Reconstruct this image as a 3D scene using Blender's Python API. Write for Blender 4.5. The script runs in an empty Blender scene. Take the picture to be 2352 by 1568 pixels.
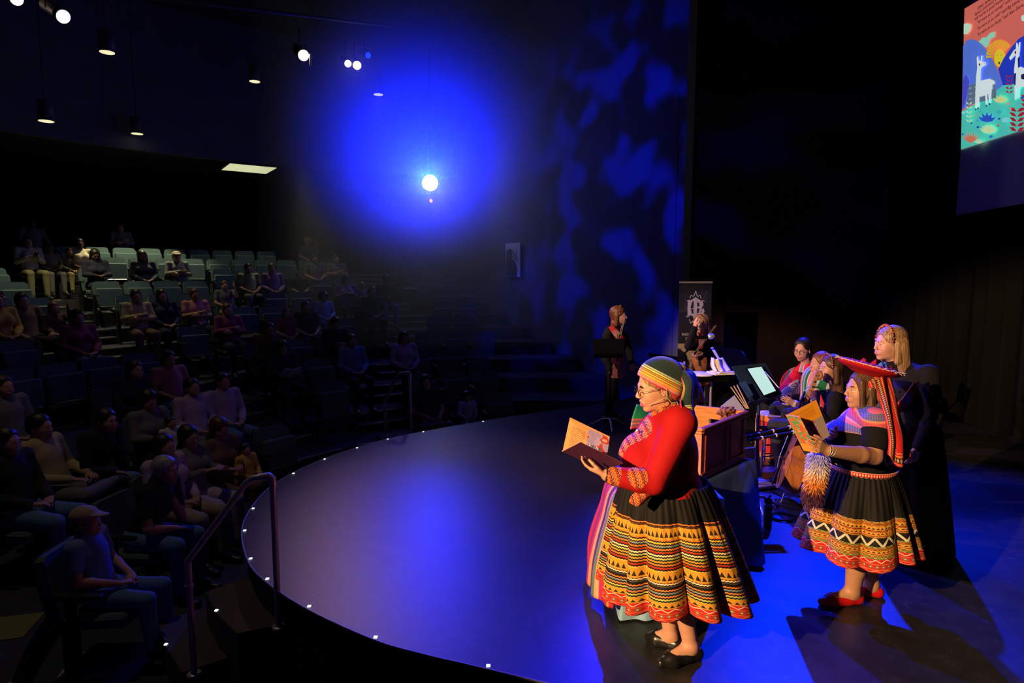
import bpy, math, random
import numpy as np
from mathutils import Vector, Matrix, Euler
random.seed(7); rng = np.random.default_rng(7)
C = bpy.context.scene
COL = C.collection
pi = math.pi
# ------------------------------------------------------------------ camera
H, F, HOR = 2.1, 1437.0, 631.0
PITCH = math.atan((784 - HOR) / F)
cd = bpy.data.cameras.new('camera'); cam = bpy.data.objects.new('camera', cd); COL.objects.link(cam)
cd.sensor_width = 36; cd.lens = F / 2352 * 36; cd.clip_start = .05; cd.clip_end = 200
cam.location = (0, 0, H); cam.rotation_euler = (pi / 2 - PITCH, 0, 0); C.camera = cam
def ray(px, py):
    u = (px - 1176) / F; v = -(py - 784) / F
    return np.array([u, math.cos(PITCH) + v * math.sin(PITCH), -math.sin(PITCH) + v * math.cos(PITCH)])
def at(px, py, Y):                      # world point at world depth Y
    r = ray(px, py); t = Y / r[1]
    return np.array([r[0] * t, Y, H + r[2] * t])
def on(px, py, z=0):                    # world point on a level z
    r = ray(px, py); t = (z - H) / r[2]
    return np.array([r[0] * t, r[1] * t, z])
def proj(p):
    x, y, z = p[0], p[1], p[2] - H
    d = y * math.cos(PITCH) - z * math.sin(PITCH)
    w = y * math.sin(PITCH) + z * math.cos(PITCH)
    return (1176 + F * x / d, 784 - F * w / d, d)
# ------------------------------------------------------------------ world, exposure
w = bpy.data.worlds.new('world'); C.world = w; w.use_nodes = True
w.node_tree.nodes['Background'].inputs[0].default_value = (0.02, 0.05, 1, 1)
w.node_tree.nodes['Background'].inputs[1].default_value = 0.004
vs = C.view_settings; vs.view_transform = 'Standard'; vs.look = 'None'; vs.gamma = 1; vs.exposure = 0; vs.use_curve_mapping = False
try:
    C.cycles.max_bounces = 6; C.cycles.volume_bounces = 0; C.cycles.use_denoising = True
    C.cycles.sample_clamp_indirect = 4
except Exception: pass
# ------------------------------------------------------------------ stage lamps (theatre rig, plus unseen fill lamps added for brightness)
def spot(name, loc, tgt, power, col, size=40, blend=.5, rad=.06, gobo=None):
    l = bpy.data.lights.new(name, 'SPOT'); l.energy = power; l.color = col; l.spot_size = math.radians(size)
    l.spot_blend = blend; l.shadow_soft_size = rad
    o = bpy.data.objects.new(name, l); COL.objects.link(o); o.location = loc
    d = Vector(tgt) - Vector(loc); o.rotation_euler = d.to_track_quat('-Z', 'Y').to_euler()
    if gobo:                            # a break-up pattern in the lamp's gate
        l.use_nodes = True; nt = l.node_tree; n = nt.nodes; L = nt.links
        em = n['Emission']; tc = n.new('ShaderNodeTexCoord'); no = n.new('ShaderNodeTexNoise'); mr = n.new('ShaderNodeMapRange')
        sc, lo, hi, fmin, fmax, det, off = gobo
        mp = n.new('ShaderNodeMapping'); mp.inputs['Location'].default_value = (off, off * .7, 0)
        sx = n.new('ShaderNodeSeparateXYZ'); L.new(tc.outputs['Normal'], sx.inputs[0])
        dv = []
        for a in 'XY':
            m = n.new('ShaderNodeMath'); m.operation = 'DIVIDE'; L.new(sx.outputs[a], m.inputs[0]); L.new(sx.outputs['Z'], m.inputs[1]); dv.append(m)
        cx = n.new('ShaderNodeCombineXYZ'); L.new(dv[0].outputs[0], cx.inputs[0]); L.new(dv[1].outputs[0], cx.inputs[1])
        L.new(cx.outputs[0], mp.inputs[0]); L.new(mp.outputs[0], no.inputs['Vector'])
        no.inputs['Scale'].default_value = sc; no.inputs['Detail'].default_value = det
        L.new(no.outputs[0], mr.inputs['Value'])
        mr.inputs['From Min'].default_value = lo; mr.inputs['From Max'].default_value = hi
        mr.inputs['To Min'].default_value = fmin; mr.inputs['To Max'].default_value = fmax
        mr.interpolation_type = 'SMOOTHSTEP'
        L.new(mr.outputs[0], em.inputs['Strength'])
    return o
STAR = at(988, 420, 17.0)
BLUE = (0.0, 0.035, 1.0); WARM = (1.0, 0.58, 0.26)
spot('blue_follow_spot', STAR + [0.03, -.32, -.03], (-1.0, 0, 5.1), 16000, (0, .008, 1), 56, 1.0, .05)
spot('blue_fill_wash_centre', (2.0, 10.3, 6.0), (2.3, 2.9, 0), 6200, (0, .01, 1), 36, .8, .07, (6, .3, .62, .3, 1.1, 1, 9))  # added back light with no fixture, strengthens the blue on the floor
spot('blue_back_wash_house_side', (-1.9, 9.6, 5.8), (3.1, 3.0, 0), 5200, BLUE, 32, .7, .07, (6, .3, .62, .3, 1.1, 1, 1))
spot('blue_back_wash_upstage', (4.8, 10.0, 5.8), (3.2, 3.4, 0), 8000, (0.0, .02, 1), 50, .7, .07, (6, .3, .62, .35, 1.1, 1, 5))
spot('warm_key_downstage', (-5.0, -1.7, 4.0), (1.75, 3.9, 1.15), 6300, WARM, 25, .4, .05)
spot('warm_key_house', at(697, 127, 11.0) + [.05, -.1, -.05], (.3, 5.6, 0), 800, (1, .55, .5), 38, .8, .05)
spot('white_house_lamp', at(697, 127, 11.0) + [.1, -.2, -.05], (2.1, 8.6, 1.3), 1000, (1, .62, .5), 16, .5, .05)
spot('warm_far_fill', (-4.6, 2.4, 5.6), (2.5, 9.2, 1.1), 3200, (1, .62, .42), 15, .6, .05)  # unseen front lamp, added to brighten the banner and violinists
spot('pink_house_lamp', at(145, 38, 8.0) + [.1, -.02, -.05], (2.6, 6.3, .9), 1900, (.95, .5, .75), 34, .6, .05)
spot('house_fill_near', (-4.3, 4.8, 7.9), (-4.1, 4.8, 0), 130, (1, .72, .5), 58, .8, .1)  # fill added above the frame, no fixture; lifts front rows and handrail
spot('house_fill_mid', (-6.0, 10.0, 7.9), (-5.8, 10, 0), 35, (1, .7, .6), 60, .8, .1)  # second added fill without a fixture, for the middle rows
spot('gobo_lamp', (-5.0, 6.5, 6.2), (1.9, 12.9, 3.6), 4600, (0, .008, 1), 52, .9, .05, (10, .47, .62, 0, 1, 1, 7))
# ------------------------------------------------------------------ helpers: nodes
class G:
    def __init__(s, m): s.nt = m.node_tree; s.n = s.nt.nodes; s.L = s.nt.links
    def lk(s, a, sock):
        if isinstance(a, V): s.L.new(a.s, sock)
        elif isinstance(a, (tuple, list)): sock.default_value = tuple(a) + ((1,) if len(a) == 3 and len(sock.default_value) == 4 else ())
        else:
            try: sock.default_value = a
            except TypeError: sock.default_value = (a,) * 3
    def math(s, op, a, b=0, c=0):
        n = s.n.new('ShaderNodeMath'); n.operation = op
        for i, x in enumerate((a, b, c)): s.lk(x, n.inputs[i])
        return V(s, n.outputs[0])
    def coord(s, kind='UV'):
        n = s.n.new('ShaderNodeTexCoord'); x = s.n.new('ShaderNodeSeparateXYZ'); s.L.new(n.outputs[kind], x.inputs[0])
        s.last = n.outputs[kind]
        return [V(s, o) for o in x.outputs]
    def vec(s, x, y, z=0):
        n = s.n.new('ShaderNodeCombineXYZ')
        for i, a in enumerate((x, y, z)): s.lk(a, n.inputs[i])
        return V(s, n.outputs[0])
    def noise(s, vec, scale, det=2):
        n = s.n.new('ShaderNodeTexNoise'); s.L.new(vec.s if isinstance(vec, V) else vec, n.inputs['Vector'])
        n.inputs['Scale'].default_value = scale; n.inputs['Detail'].default_value = det
        return V(s, n.outputs[0])
    def vor(s, vec, scale, out='Distance', feat='F1'):
        n = s.n.new('ShaderNodeTexVoronoi'); n.feature = feat; s.L.new(vec.s if isinstance(vec, V) else vec, n.inputs['Vector']); n.inputs['Scale'].default_value = scale
        return V(s, n.outputs[out])
    def ramp(s, f, stops, interp='CONSTANT'):
        n = s.n.new('ShaderNodeValToRGB'); r = n.color_ramp; r.interpolation = interp
        stops = sorted(stops, key=lambda a: a[0])[:32]
        while len(r.elements) > 1: r.elements.remove(r.elements[-1])
        r.elements[0].position = stops[0][0]; r.elements[0].color = tuple(stops[0][1]) + (1,)
        for p, c in stops[1:]:
            e = r.elements.new(p); e.color = tuple(c) + (1,)
        s.lk(f, n.inputs[0]); return V(s, n.outputs[0])
    def mix(s, f, a, b):
        n = s.n.new('ShaderNodeMix'); n.data_type = 'RGBA'
        s.lk(f, n.inputs[0]); s.lk(a, n.inputs[6]); s.lk(b, n.inputs[7]); return V(s, n.outputs[2])
class V:
    def __init__(s, g, sock): s.g = g; s.s = sock
    def _b(op):
        def f(a, b): return a.g.math(op, a, b)
        return f
    def _r(op):
        def f(a, b): return a.g.math(op, b, a)
        return f
    __add__ = _b('ADD'); __radd__ = _r('ADD'); __sub__ = _b('SUBTRACT'); __rsub__ = _r('SUBTRACT')
    __mul__ = _b('MULTIPLY'); __rmul__ = _r('MULTIPLY'); __truediv__ = _b('DIVIDE')
    __lt__ = _b('LESS_THAN'); __gt__ = _b('GREATER_THAN')
    def frac(a): return a.g.math('FRACT', a)
    def abs(a): return a.g.math('ABSOLUTE', a)
    def sin(a): return a.g.math('SINE', a)
    def min(a, b): return a.g.math('MINIMUM', a, b)
    def max(a, b): return a.g.math('MAXIMUM', a, b)
    def tri(a): return (a.frac() - .5).abs() * 2         # 0..1 triangle
    def flr(a): return a.g.math('FLOOR', a)
MATS = {}
def mat(name, col=(.5, .5, .5), rough=.6, metal=0, fn=None, emit=0, var=0, scale=20, bump=0, bscale=60, spec=.5, coat=0, sheen=0, sss=0):
    if name in MATS: return MATS[name]
    m = bpy.data.materials.new(name); m.use_nodes = True; MATS[name] = m
    b = m.node_tree.nodes['Principled BSDF']; g = G(m)
    b.inputs['Base Color'].default_value = tuple(col) + (1,); b.inputs['Roughness'].default_value = rough; b.inputs['Metallic'].default_value = metal
    b.inputs['Specular IOR Level'].default_value = spec; b.inputs['Coat Weight'].default_value = coat; b.inputs['Sheen Weight'].default_value = sheen
    if sss: b.inputs['Subsurface Weight'].default_value = sss; b.inputs['Subsurface Radius'].default_value = (.012, .005, .003); b.inputs['Subsurface Scale'].default_value = 1
    colv = None
    if fn: colv = fn(g)
    elif var:
        g.coord('Object'); n = g.noise(g.last, scale, 4)
        colv = g.mix(n, tuple(c * (1 - var) for c in col), tuple(min(1, c * (1 + var)) for c in col))
    if colv is not None:
        g.L.new(colv.s, b.inputs['Base Color'])
        if emit: g.L.new(colv.s, b.inputs['Emission Color'])
    if emit:
        if colv is None: b.inputs['Emission Color'].default_value = tuple(col) + (1,)
        b.inputs['Emission Strength'].default_value = emit
    if bump:
        g.coord('Object'); n = g.noise(g.last, bscale, 3); bn = g.n.new('ShaderNodeBump'); bn.inputs['Strength'].default_value = bump; bn.inputs['Distance'].default_value = .01
        g.L.new(n.s, bn.inputs['Height']); g.L.new(bn.outputs[0], b.inputs['Normal'])
    return m
# ------------------------------------------------------------------ helpers: objects
def empty(name, loc, rz=0, label=None, cat=None, group=None):
    o = bpy.data.objects.new(name, None); COL.objects.link(o); o.location = tuple(loc); o.rotation_euler = (0, 0, rz)
    if label: o['label'] = label
    if cat: o['category'] = cat
    if group: o['group'] = group
    return o
def tag(o, label, cat, group=None):
    o['label'] = label; o['category'] = cat
    if group: o['group'] = group
    return o
def mesh_np(name, v, f, mats=(), mids=None, smooth=True, uv=None):
    """v: n x 3, f: m x 4 or m x 3 int array"""
    me = bpy.data.meshes.new(name); v = np.asarray(v, np.float32); f = np.asarray(f, np.int32)
    me.vertices.add(len(v)); me.vertices.foreach_set('co', v.ravel())
    k = f.shape[1]; me.loops.add(f.size); me.loops.foreach_set('vertex_index', f.ravel())
    me.polygons.add(len(f)); me.polygons.foreach_set('loop_start', np.arange(0, f.size, k, dtype=np.int32))
    try: me.polygons.foreach_set('loop_total', np.full(len(f), k, np.int32))
    except Exception: pass
    for m in mats: me.materials.append(m)
    if mids is not None: me.polygons.foreach_set('material_index', np.asarray(mids, np.int32))
    me.polygons.foreach_set('use_smooth', np.full(len(f), smooth))
    if uv is not None:
        l = me.uv_layers.new(name='UVMap'); l.data.foreach_set('uv', np.asarray(uv, np.float32)[f.ravel()].ravel())
    me.update(calc_edges=True); me.validate(); return me
def link(name, me, parent=None, loc=(0, 0, 0), label=None):
    o = bpy.data.objects.new(name, me); COL.objects.link(o); o.location = tuple(loc)
    if parent is not None: o.parent = parent
    if label: o['label'] = label
    return o
def struct(o): o['kind'] = 'structure'; return o
class MB:
    """collects simple solids into one mesh (faces of any size)"""
    def __init__(s, base=(0, 0, 0)): s.v = []; s.f = []; s.m = []; s.sm = []; s.base = np.array(base, float)
    def add(s, v, f, m=0, sm=False):
        n = len(s.v); s.v += [tuple(np.asarray(a, float) - s.base) for a in v]; s.f += [tuple(i + n for i in q) for q in f]
        s.m += [m] * len(f); s.sm += [sm] * len(f); return s
    def box(s, c, d, R=None, m=0, bev=0):
        R = np.eye(3) if R is None else np.asarray(R); c = np.array(c, float); d = np.array(d, float) / 2
        if bev:
            b = min(bev, min(d) * .49); v = []; 
            sg = [(x, y, z) for x in (-1, 1) for y in (-1, 1) for z in (-1, 1)]
            for k in range(8):
                x, y, z = sg[k]
                for ax in range(3):
                    q = d - b; q = q.copy(); q[ax] = d[ax]; v.append(c + R @ (np.array((x, y, z)) * q))
            import itertools
            idx = lambda x, y, z, a: ((x > 0) * 4 + (y > 0) * 2 + (z > 0)) * 3 + a
            f = []
            o = [(-1, -1), (1, -1), (1, 1), (-1, 1)]
            for sx in (-1, 1):
                q = [idx(sx, a, b_, 0) for a, b_ in o]; f.append(q if sx > 0 else q[::-1])
                q = [idx(a, sx, b_, 1) for a, b_ in o]; f.append(q[::-1] if sx > 0 else q)
                q = [idx(a, b_, sx, 2) for a, b_ in o]; f.append(q if sx > 0 else q[::-1])
            for a in (-1, 1):
                for b_ in (-1, 1):
                    q = [idx(a, b_, -1, 0), idx(a, b_, 1, 0), idx(a, b_, 1, 1), idx(a, b_, -1, 1)]; f.append(q if a * b_ < 0 else q[::-1])
                    q = [idx(a, -1, b_, 0), idx(a, 1, b_, 0), idx(a, 1, b_, 2), idx(a, -1, b_, 2)]; f.append(q[::-1] if a * b_ < 0 else q)
                    q = [idx(-1, a, b_, 1), idx(1, a, b_, 1), idx(1, a, b_, 2), idx(-1, a, b_, 2)]; f.append(q if a * b_ < 0 else q[::-1])
            for x, y, z in sg:
                q = [idx(x, y, z, 0), idx(x, y, z, 1), idx(x, y, z, 2)]; f.append(q if x * y * z > 0 else q[::-1])
            return s.add(v, f, m)
        v = [c + R @ (np.array((x, y, z)) * d) for x in (-1, 1) for y in (-1, 1) for z in (-1, 1)]
        return s.add(v, [(0, 1, 3, 2), (4, 6, 7, 5), (0, 4, 5, 1), (2, 3, 7, 6), (0, 2, 6, 4), (1, 5, 7, 3)], m)
    def tube(s, pts, r, n=10, m=0, closed=False, caps=True):
        pts = [np.array(p, float) for p in pts]; k = len(pts); rr = r if hasattr(r, '__len__') else [r] * k
        v = []; up = None
        for i in range(k):
            a = pts[i - 1] if (i > 0 or closed) else pts[i]; b = pts[(i + 1) % k] if (i < k - 1 or closed) else pts[i]
            t = b - a; t = t / (np.linalg.norm(t) + 1e-9)
            if up is None:
                up = np.array((0, 0, 1.)) if abs(t[2]) < .9 else np.array((1., 0, 0))
            x = np.cross(up, t); x /= np.linalg.norm(x) + 1e-9; y = np.cross(t, x); up = y
            for j in range(n):
                q = 2 * pi * j / n; v.append(pts[i] + rr[i] * (math.cos(q) * x + math.sin(q) * y))
        f = []
        for i in range(k if closed else k - 1):
            for j in range(n):
                a = i * n + j; b = i * n + (j + 1) % n; i2 = (i + 1) % k
                f.append((a, b, i2 * n + (j + 1) % n, i2 * n + j))
        s.add(v, f, m, True)
        if caps and not closed:
            s.add(v[:n], [tuple(range(n))[::-1]], m); s.add(v[-n:], [tuple(range(n))], m)
        return s
    def lathe(s, prof, c=(0, 0, 0), R=None, n=20, m=0):
        """prof: [(r, z)] bottom to top"""
        R = np.eye(3) if R is None else np.asarray(R); c = np.array(c, float); v = []
        for r, z in prof:
            for j in range(n):
                q = 2 * pi * j / n; v.append(c + R @ np.array((r * math.cos(q), r * math.sin(q), z)))
        f = []
        for i in range(len(prof) - 1):
            for j in range(n): f.append((i * n + j, i * n + (j + 1) % n, (i + 1) * n + (j + 1) % n, (i + 1) * n + j))
        s.add(v, f, m, True)
        s.add(v[:n], [tuple(range(n))[::-1]], m); s.add(v[-n:], [tuple(range(n))], m)
        return s
    def prism(s, poly, z0, z1, c=(0, 0, 0), R=None, m=0, sm=False):
        R = np.eye(3) if R is None else np.asarray(R); c = np.array(c, float); n = len(poly)
        v = [c + R @ np.array((x, y, z0)) for x, y in poly] + [c + R @ np.array((x, y, z1)) for x, y in poly]
        s.add(v, [tuple(range(n))[::-1], tuple(range(n, 2 * n))], m)
        return s.add(v, [(i, (i + 1) % n, n + (i + 1) % n, n + i) for i in range(n)], m, sm)
    def mesh(s, name, mats):
        me = bpy.data.meshes.new(name); me.from_pydata(s.v, [], s.f)
        for m in (mats if isinstance(mats, (list, tuple)) else [mats]): me.materials.append(m)
        me.polygons.foreach_set('material_index', s.m); me.polygons.foreach_set('use_smooth', s.sm); me.update(); return me
    def build(s, name, mats, parent=None, label=None, loc=None):
        return link(name, s.mesh(name, mats), parent, s.base if (parent is None and loc is None) else (loc or (0, 0, 0)), label)
def rotz(a): c, s_ = math.cos(a), math.sin(a); return np.array(((c, -s_, 0), (s_, c, 0), (0, 0, 1.)))
def roty(a): c, s_ = math.cos(a), math.sin(a); return np.array(((c, 0, s_), (0, 1., 0), (-s_, 0, c)))
def rotx(a): c, s_ = math.cos(a), math.sin(a); return np.array(((1., 0, 0), (0, c, -s_), (0, s_, c)))
def nrm(a): a = np.asarray(a, float); return a / (np.linalg.norm(a) + 1e-9)
def frame(x, up=(0, 0, 1)):
    x = nrm(x); y = nrm(np.cross(up, x)); return np.stack([x, y, np.cross(x, y)], 1)
def spline(pts, n):
    """Catmull-Rom through points, n samples"""
    P = np.array(pts, float); P = np.vstack([2 * P[0] - P[1], P, 2 * P[-1] - P[-2]]); k = len(P) - 3; out = []
    for t in np.linspace(0, k - 1e-6, n):
        i = int(t); q = t - i; a, b, c, d = P[i:i + 4]
        out.append(.5 * (2 * b + (c - a) * q + (2 * a - 5 * b + 4 * c - d) * q * q + (3 * b - a - 3 * c + d) * q ** 3))
    return np.array(out)
def sheet(name, rows, mats, parent=None, base=(0, 0, 0), thick=.004, nu=24, nv=24, ripple=None, label=None, closed=False):
    """cloth through rows of control points; uv u along a row, v down the rows"""
    R_ = [spline(r, nu) for r in rows]; cols = [spline([R_[i][j] for i in range(len(R_))], nv) for j in range(nu)]
    P = np.array(cols).transpose(1, 0, 2)                       # nv x nu x 3
    dU = np.gradient(P, axis=1); dV = np.gradient(P, axis=0); N = np.cross(dU, dV); N /= np.linalg.norm(N, axis=2, keepdims=True) + 1e-9
    U, W = np.meshgrid(np.linspace(0, 1, nu), np.linspace(0, 1, nv))
    if ripple: P = P + N * ripple(U, W)[..., None]
    P = P - np.array(base)
    a = P.reshape(-1, 3); b = (P - N * thick).reshape(-1, 3); n = nu * nv
    i, j = np.meshgrid(np.arange(nv - 1), np.arange(nu - 1), indexing='ij'); q = (i * nu + j).ravel()
    f1 = np.stack([q, q + nu, q + nu + 1, q + 1], 1)
    f2 = f1[:, ::-1] + n; rim = []
    for j in range(nu - 1):
        rim += [(j, j + 1, n + j + 1, n + j), ((nv - 1) * nu + j + 1, (nv - 1) * nu + j, n + (nv - 1) * nu + j, n + (nv - 1) * nu + j + 1)]
    for i in range(nv - 1):
        rim += [((i + 1) * nu, i * nu, n + i * nu, n + (i + 1) * nu), (i * nu + nu - 1, (i + 1) * nu + nu - 1, n + (i + 1) * nu + nu - 1, n + i * nu + nu - 1)]
    f = np.vstack([f1, f2, rim])
    uv = np.stack([U.ravel(), 1 - W.ravel()], 1); uv = np.vstack([uv, uv])
    me = mesh_np(name, np.vstack([a, b]), f, mats if isinstance(mats, (list, tuple)) else [mats], uv=uv)
    return link(name, me, parent, base if parent is None else (0, 0, 0), label)
# ------------------------------------------------------------------ helpers: bodies as one blended surface
class Sdf:
    def __init__(s): s.p = []
    def cap(s, a, b, ra, rb=None, k=.015, m=0, op='u', sq=None):
        s.p.append(('c', np.array(a, float), np.array(b, float), ra, ra if rb is None else rb, k, m, op, sq)); return s
    def ell(s, c, r, R=None, k=.015, m=0, op='u'):
        r = np.array(r, float) if hasattr(r, '__len__') else np.array((r, r, r), float)
        s.p.append(('e', np.array(c, float), r, np.eye(3) if R is None else np.array(R), 0, k, m, op, None)); return s
    def grow(s, g, m=None):
        o = Sdf()
        for q in s.p:
            q = list(q)
            if m is not None: q[6] = m
            if q[0] == 'c': q[3] += g; q[4] += g
            else: q[2] = q[2] + g
            o.p.append(tuple(q))
        return o
    def bb(s, q):
        if q[0] == 'c':
            r = max(q[3], q[4]); return np.minimum(q[1], q[2]) - r, np.maximum(q[1], q[2]) + r
        r = np.abs(q[3]) @ q[2]; return q[1] - r, q[1] + r
    def mesh(s, name, mats, h=.01, base=(0, 0, 0), clip=None, matfn=None, post=None, uvfn=None):
        B = [s.bb(q) for q in s.p if q[7] == 'u']
        lo = np.min([b[0] for b in B], 0) - 3 * h; hi = np.max([b[1] for b in B], 0) + 3 * h
        if clip is not None: lo = np.maximum(lo, clip[0]); hi = np.minimum(hi, clip[1])
        n = np.ceil((hi - lo) / h).astype(int) + 1
        D = np.full(n, 1e3, np.float32); Bm = np.full(n, 1e3, np.float32); M = np.zeros(n, np.int8)
        ax = [lo[i] + h * np.arange(n[i]) for i in range(3)]
        for q in s.p:
            k = max(q[5], 1e-5); l2, h2 = s.bb(q); pad = k + 2.5 * h
            i0 = np.maximum(np.floor((l2 - pad - lo) / h).astype(int), 0); i1 = np.minimum(np.ceil((h2 + pad - lo) / h).astype(int) + 1, n)
            if (i1 <= i0).any(): continue
            sl = tuple(slice(a, b) for a, b in zip(i0, i1))
            X, Y, Z = np.meshgrid(*[ax[i][sl[i]] for i in range(3)], indexing='ij', sparse=True)
            if q[0] == 'c':
                a, b, ra, rb, sq = q[1], q[2], q[3], q[4], q[8]
                X, Y, Z = X - a[0], Y - a[1], Z - a[2]; ab = b - a
                if sq is not None:
                    nn, fct = nrm(sq[0]), sq[1]; t = (X * nn[0] + Y * nn[1] + Z * nn[2]) * (1 / fct - 1)
                    X, Y, Z = X + t * nn[0], Y + t * nn[1], Z + t * nn[2]; ab = ab + nn * (ab @ nn) * (1 / fct - 1)
                L2 = ab @ ab + 1e-12; t = np.clip((X * ab[0] + Y * ab[1] + Z * ab[2]) / L2, 0, 1)
                d = np.sqrt((X - t * ab[0]) ** 2 + (Y - t * ab[1]) ** 2 + (Z - t * ab[2]) ** 2) - (ra + (rb - ra) * t)
                if sq is not None: d = d * sq[1] ** .5
            else:
                c, r, R = q[1], q[2], q[3]; X, Y, Z = X - c[0], Y - c[1], Z - c[2]
                u = (X * R[0, 0] + Y * R[1, 0] + Z * R[2, 0]) / r[0]; v = (X * R[0, 1] + Y * R[1, 1] + Z * R[2, 1]) / r[1]; w_ = (X * R[0, 2] + Y * R[1, 2] + Z * R[2, 2]) / r[2]
                k0 = np.sqrt(u * u + v * v + w_ * w_); k1 = np.sqrt((u / r[0]) ** 2 + (v / r[1]) ** 2 + (w_ / r[2]) ** 2) + 1e-9
                d = np.where(k0 < .2, -r.min() * (1 - k0), k0 * (k0 - 1) / k1)
            d = d.astype(np.float32); cur = D[sl]
            if q[7] == 'u':
                hh = np.maximum(k - np.abs(cur - d), 0) / k; D[sl] = np.minimum(cur, d) - hh * hh * k * .25
                bm = Bm[sl]; w2 = d < bm; M[sl][w2] = q[6]; Bm[sl] = np.minimum(bm, d)
            else:
                d = -d; hh = np.maximum(k - np.abs(cur - d), 0) / k; D[sl] = np.maximum(cur, d) + hh * hh * k * .25
                if q[6]:
                    w2 = (d > cur - h); M[sl][w2] = q[6]
        D[0] = D[-1] = 1; D[:, 0] = D[:, -1] = 1; D[:, :, 0] = D[:, :, -1] = 1
        S = D < 0; c8 = [S[a:n[0] - 1 + a, b:n[1] - 1 + b, c:n[2] - 1 + c] for a in (0, 1) for b in (0, 1) for c in (0, 1)]
        al = c8[0].copy(); an = c8[0].copy()
        for c in c8[1:]: al &= c; an |= c
        act = an & ~al; I = np.argwhere(act); vid = np.full(act.shape, -1, np.int32); vid[act] = np.arange(len(I))
        acc = np.zeros((len(I), 3)); cnt = np.zeros(len(I))
        cor = [(a, b, c) for a in (0, 1) for b in (0, 1) for c in (0, 1)]
        val = {c: D[I[:, 0] + c[0], I[:, 1] + c[1], I[:, 2] + c[2]] for c in cor}
        for c in cor:
            for x in range(3):
                if c[x] == 0:
                    e = list(c); e[x] = 1; a, b = val[c], val[tuple(e)]; m_ = (a < 0) != (b < 0)
                    t = np.where(m_, a / (a - b + (a == b)), 0); p = np.tile(np.array(c, float), (len(I), 1)); p[:, x] = t
                    acc[m_] += p[m_]; cnt += m_
        P = (I + acc / np.maximum(cnt, 1)[:, None]) * h + lo
        F_ = []; MI = []
        for x in range(3):
            a = [slice(1, -1)] * 3; a[x] = slice(0, -1); b = list(a); b[x] = slice(1, None)
            A = S[tuple(a)]; Bq = S[tuple(b)]; E_ = np.argwhere(A != Bq)
            if not len(E_): continue
            off = np.array([1, 1, 1]); off[x] = 0; E_ = E_ + off
            y, z = (x + 1) % 3, (x + 2) % 3
            def vv(dy, dz):
                q = E_.copy(); q[:, y] -= dy; q[:, z] -= dz; return vid[q[:, 0], q[:, 1], q[:, 2]]
            Q = np.stack([vv(1, 1), vv(0, 1), vv(0, 0), vv(1, 0)], 1)
            ins = S[E_[:, 0], E_[:, 1], E_[:, 2]]; Q[~ins] = Q[~ins][:, ::-1]
            e2 = E_.copy(); e2[:, x] += 1
            src = np.where(ins[:, None], E_, e2); F_.append(Q); MI.append(M[src[:, 0], src[:, 1], src[:, 2]])
        Fq = np.vstack(F_); MI = np.concatenate(MI)
        if matfn is not None: MI = matfn(P[Fq].mean(1), MI)
        if post is not None: P = post(P)
        return mesh_np(name, P - np.array(base), Fq, mats if isinstance(mats, (list, tuple)) else [mats], MI, uv=uvfn(P) if uvfn else None)
    def build(s, name, mats, parent=None, base=(0, 0, 0), h=.01, label=None, **k):
        return link(name, s.mesh(name, mats, h, base, **k), parent, base if parent is None else (0, 0, 0), label)
SUB = lambda S, c, r, R=None, k=.01, m=0: S.ell(c, r, R, k, m, 's')
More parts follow.
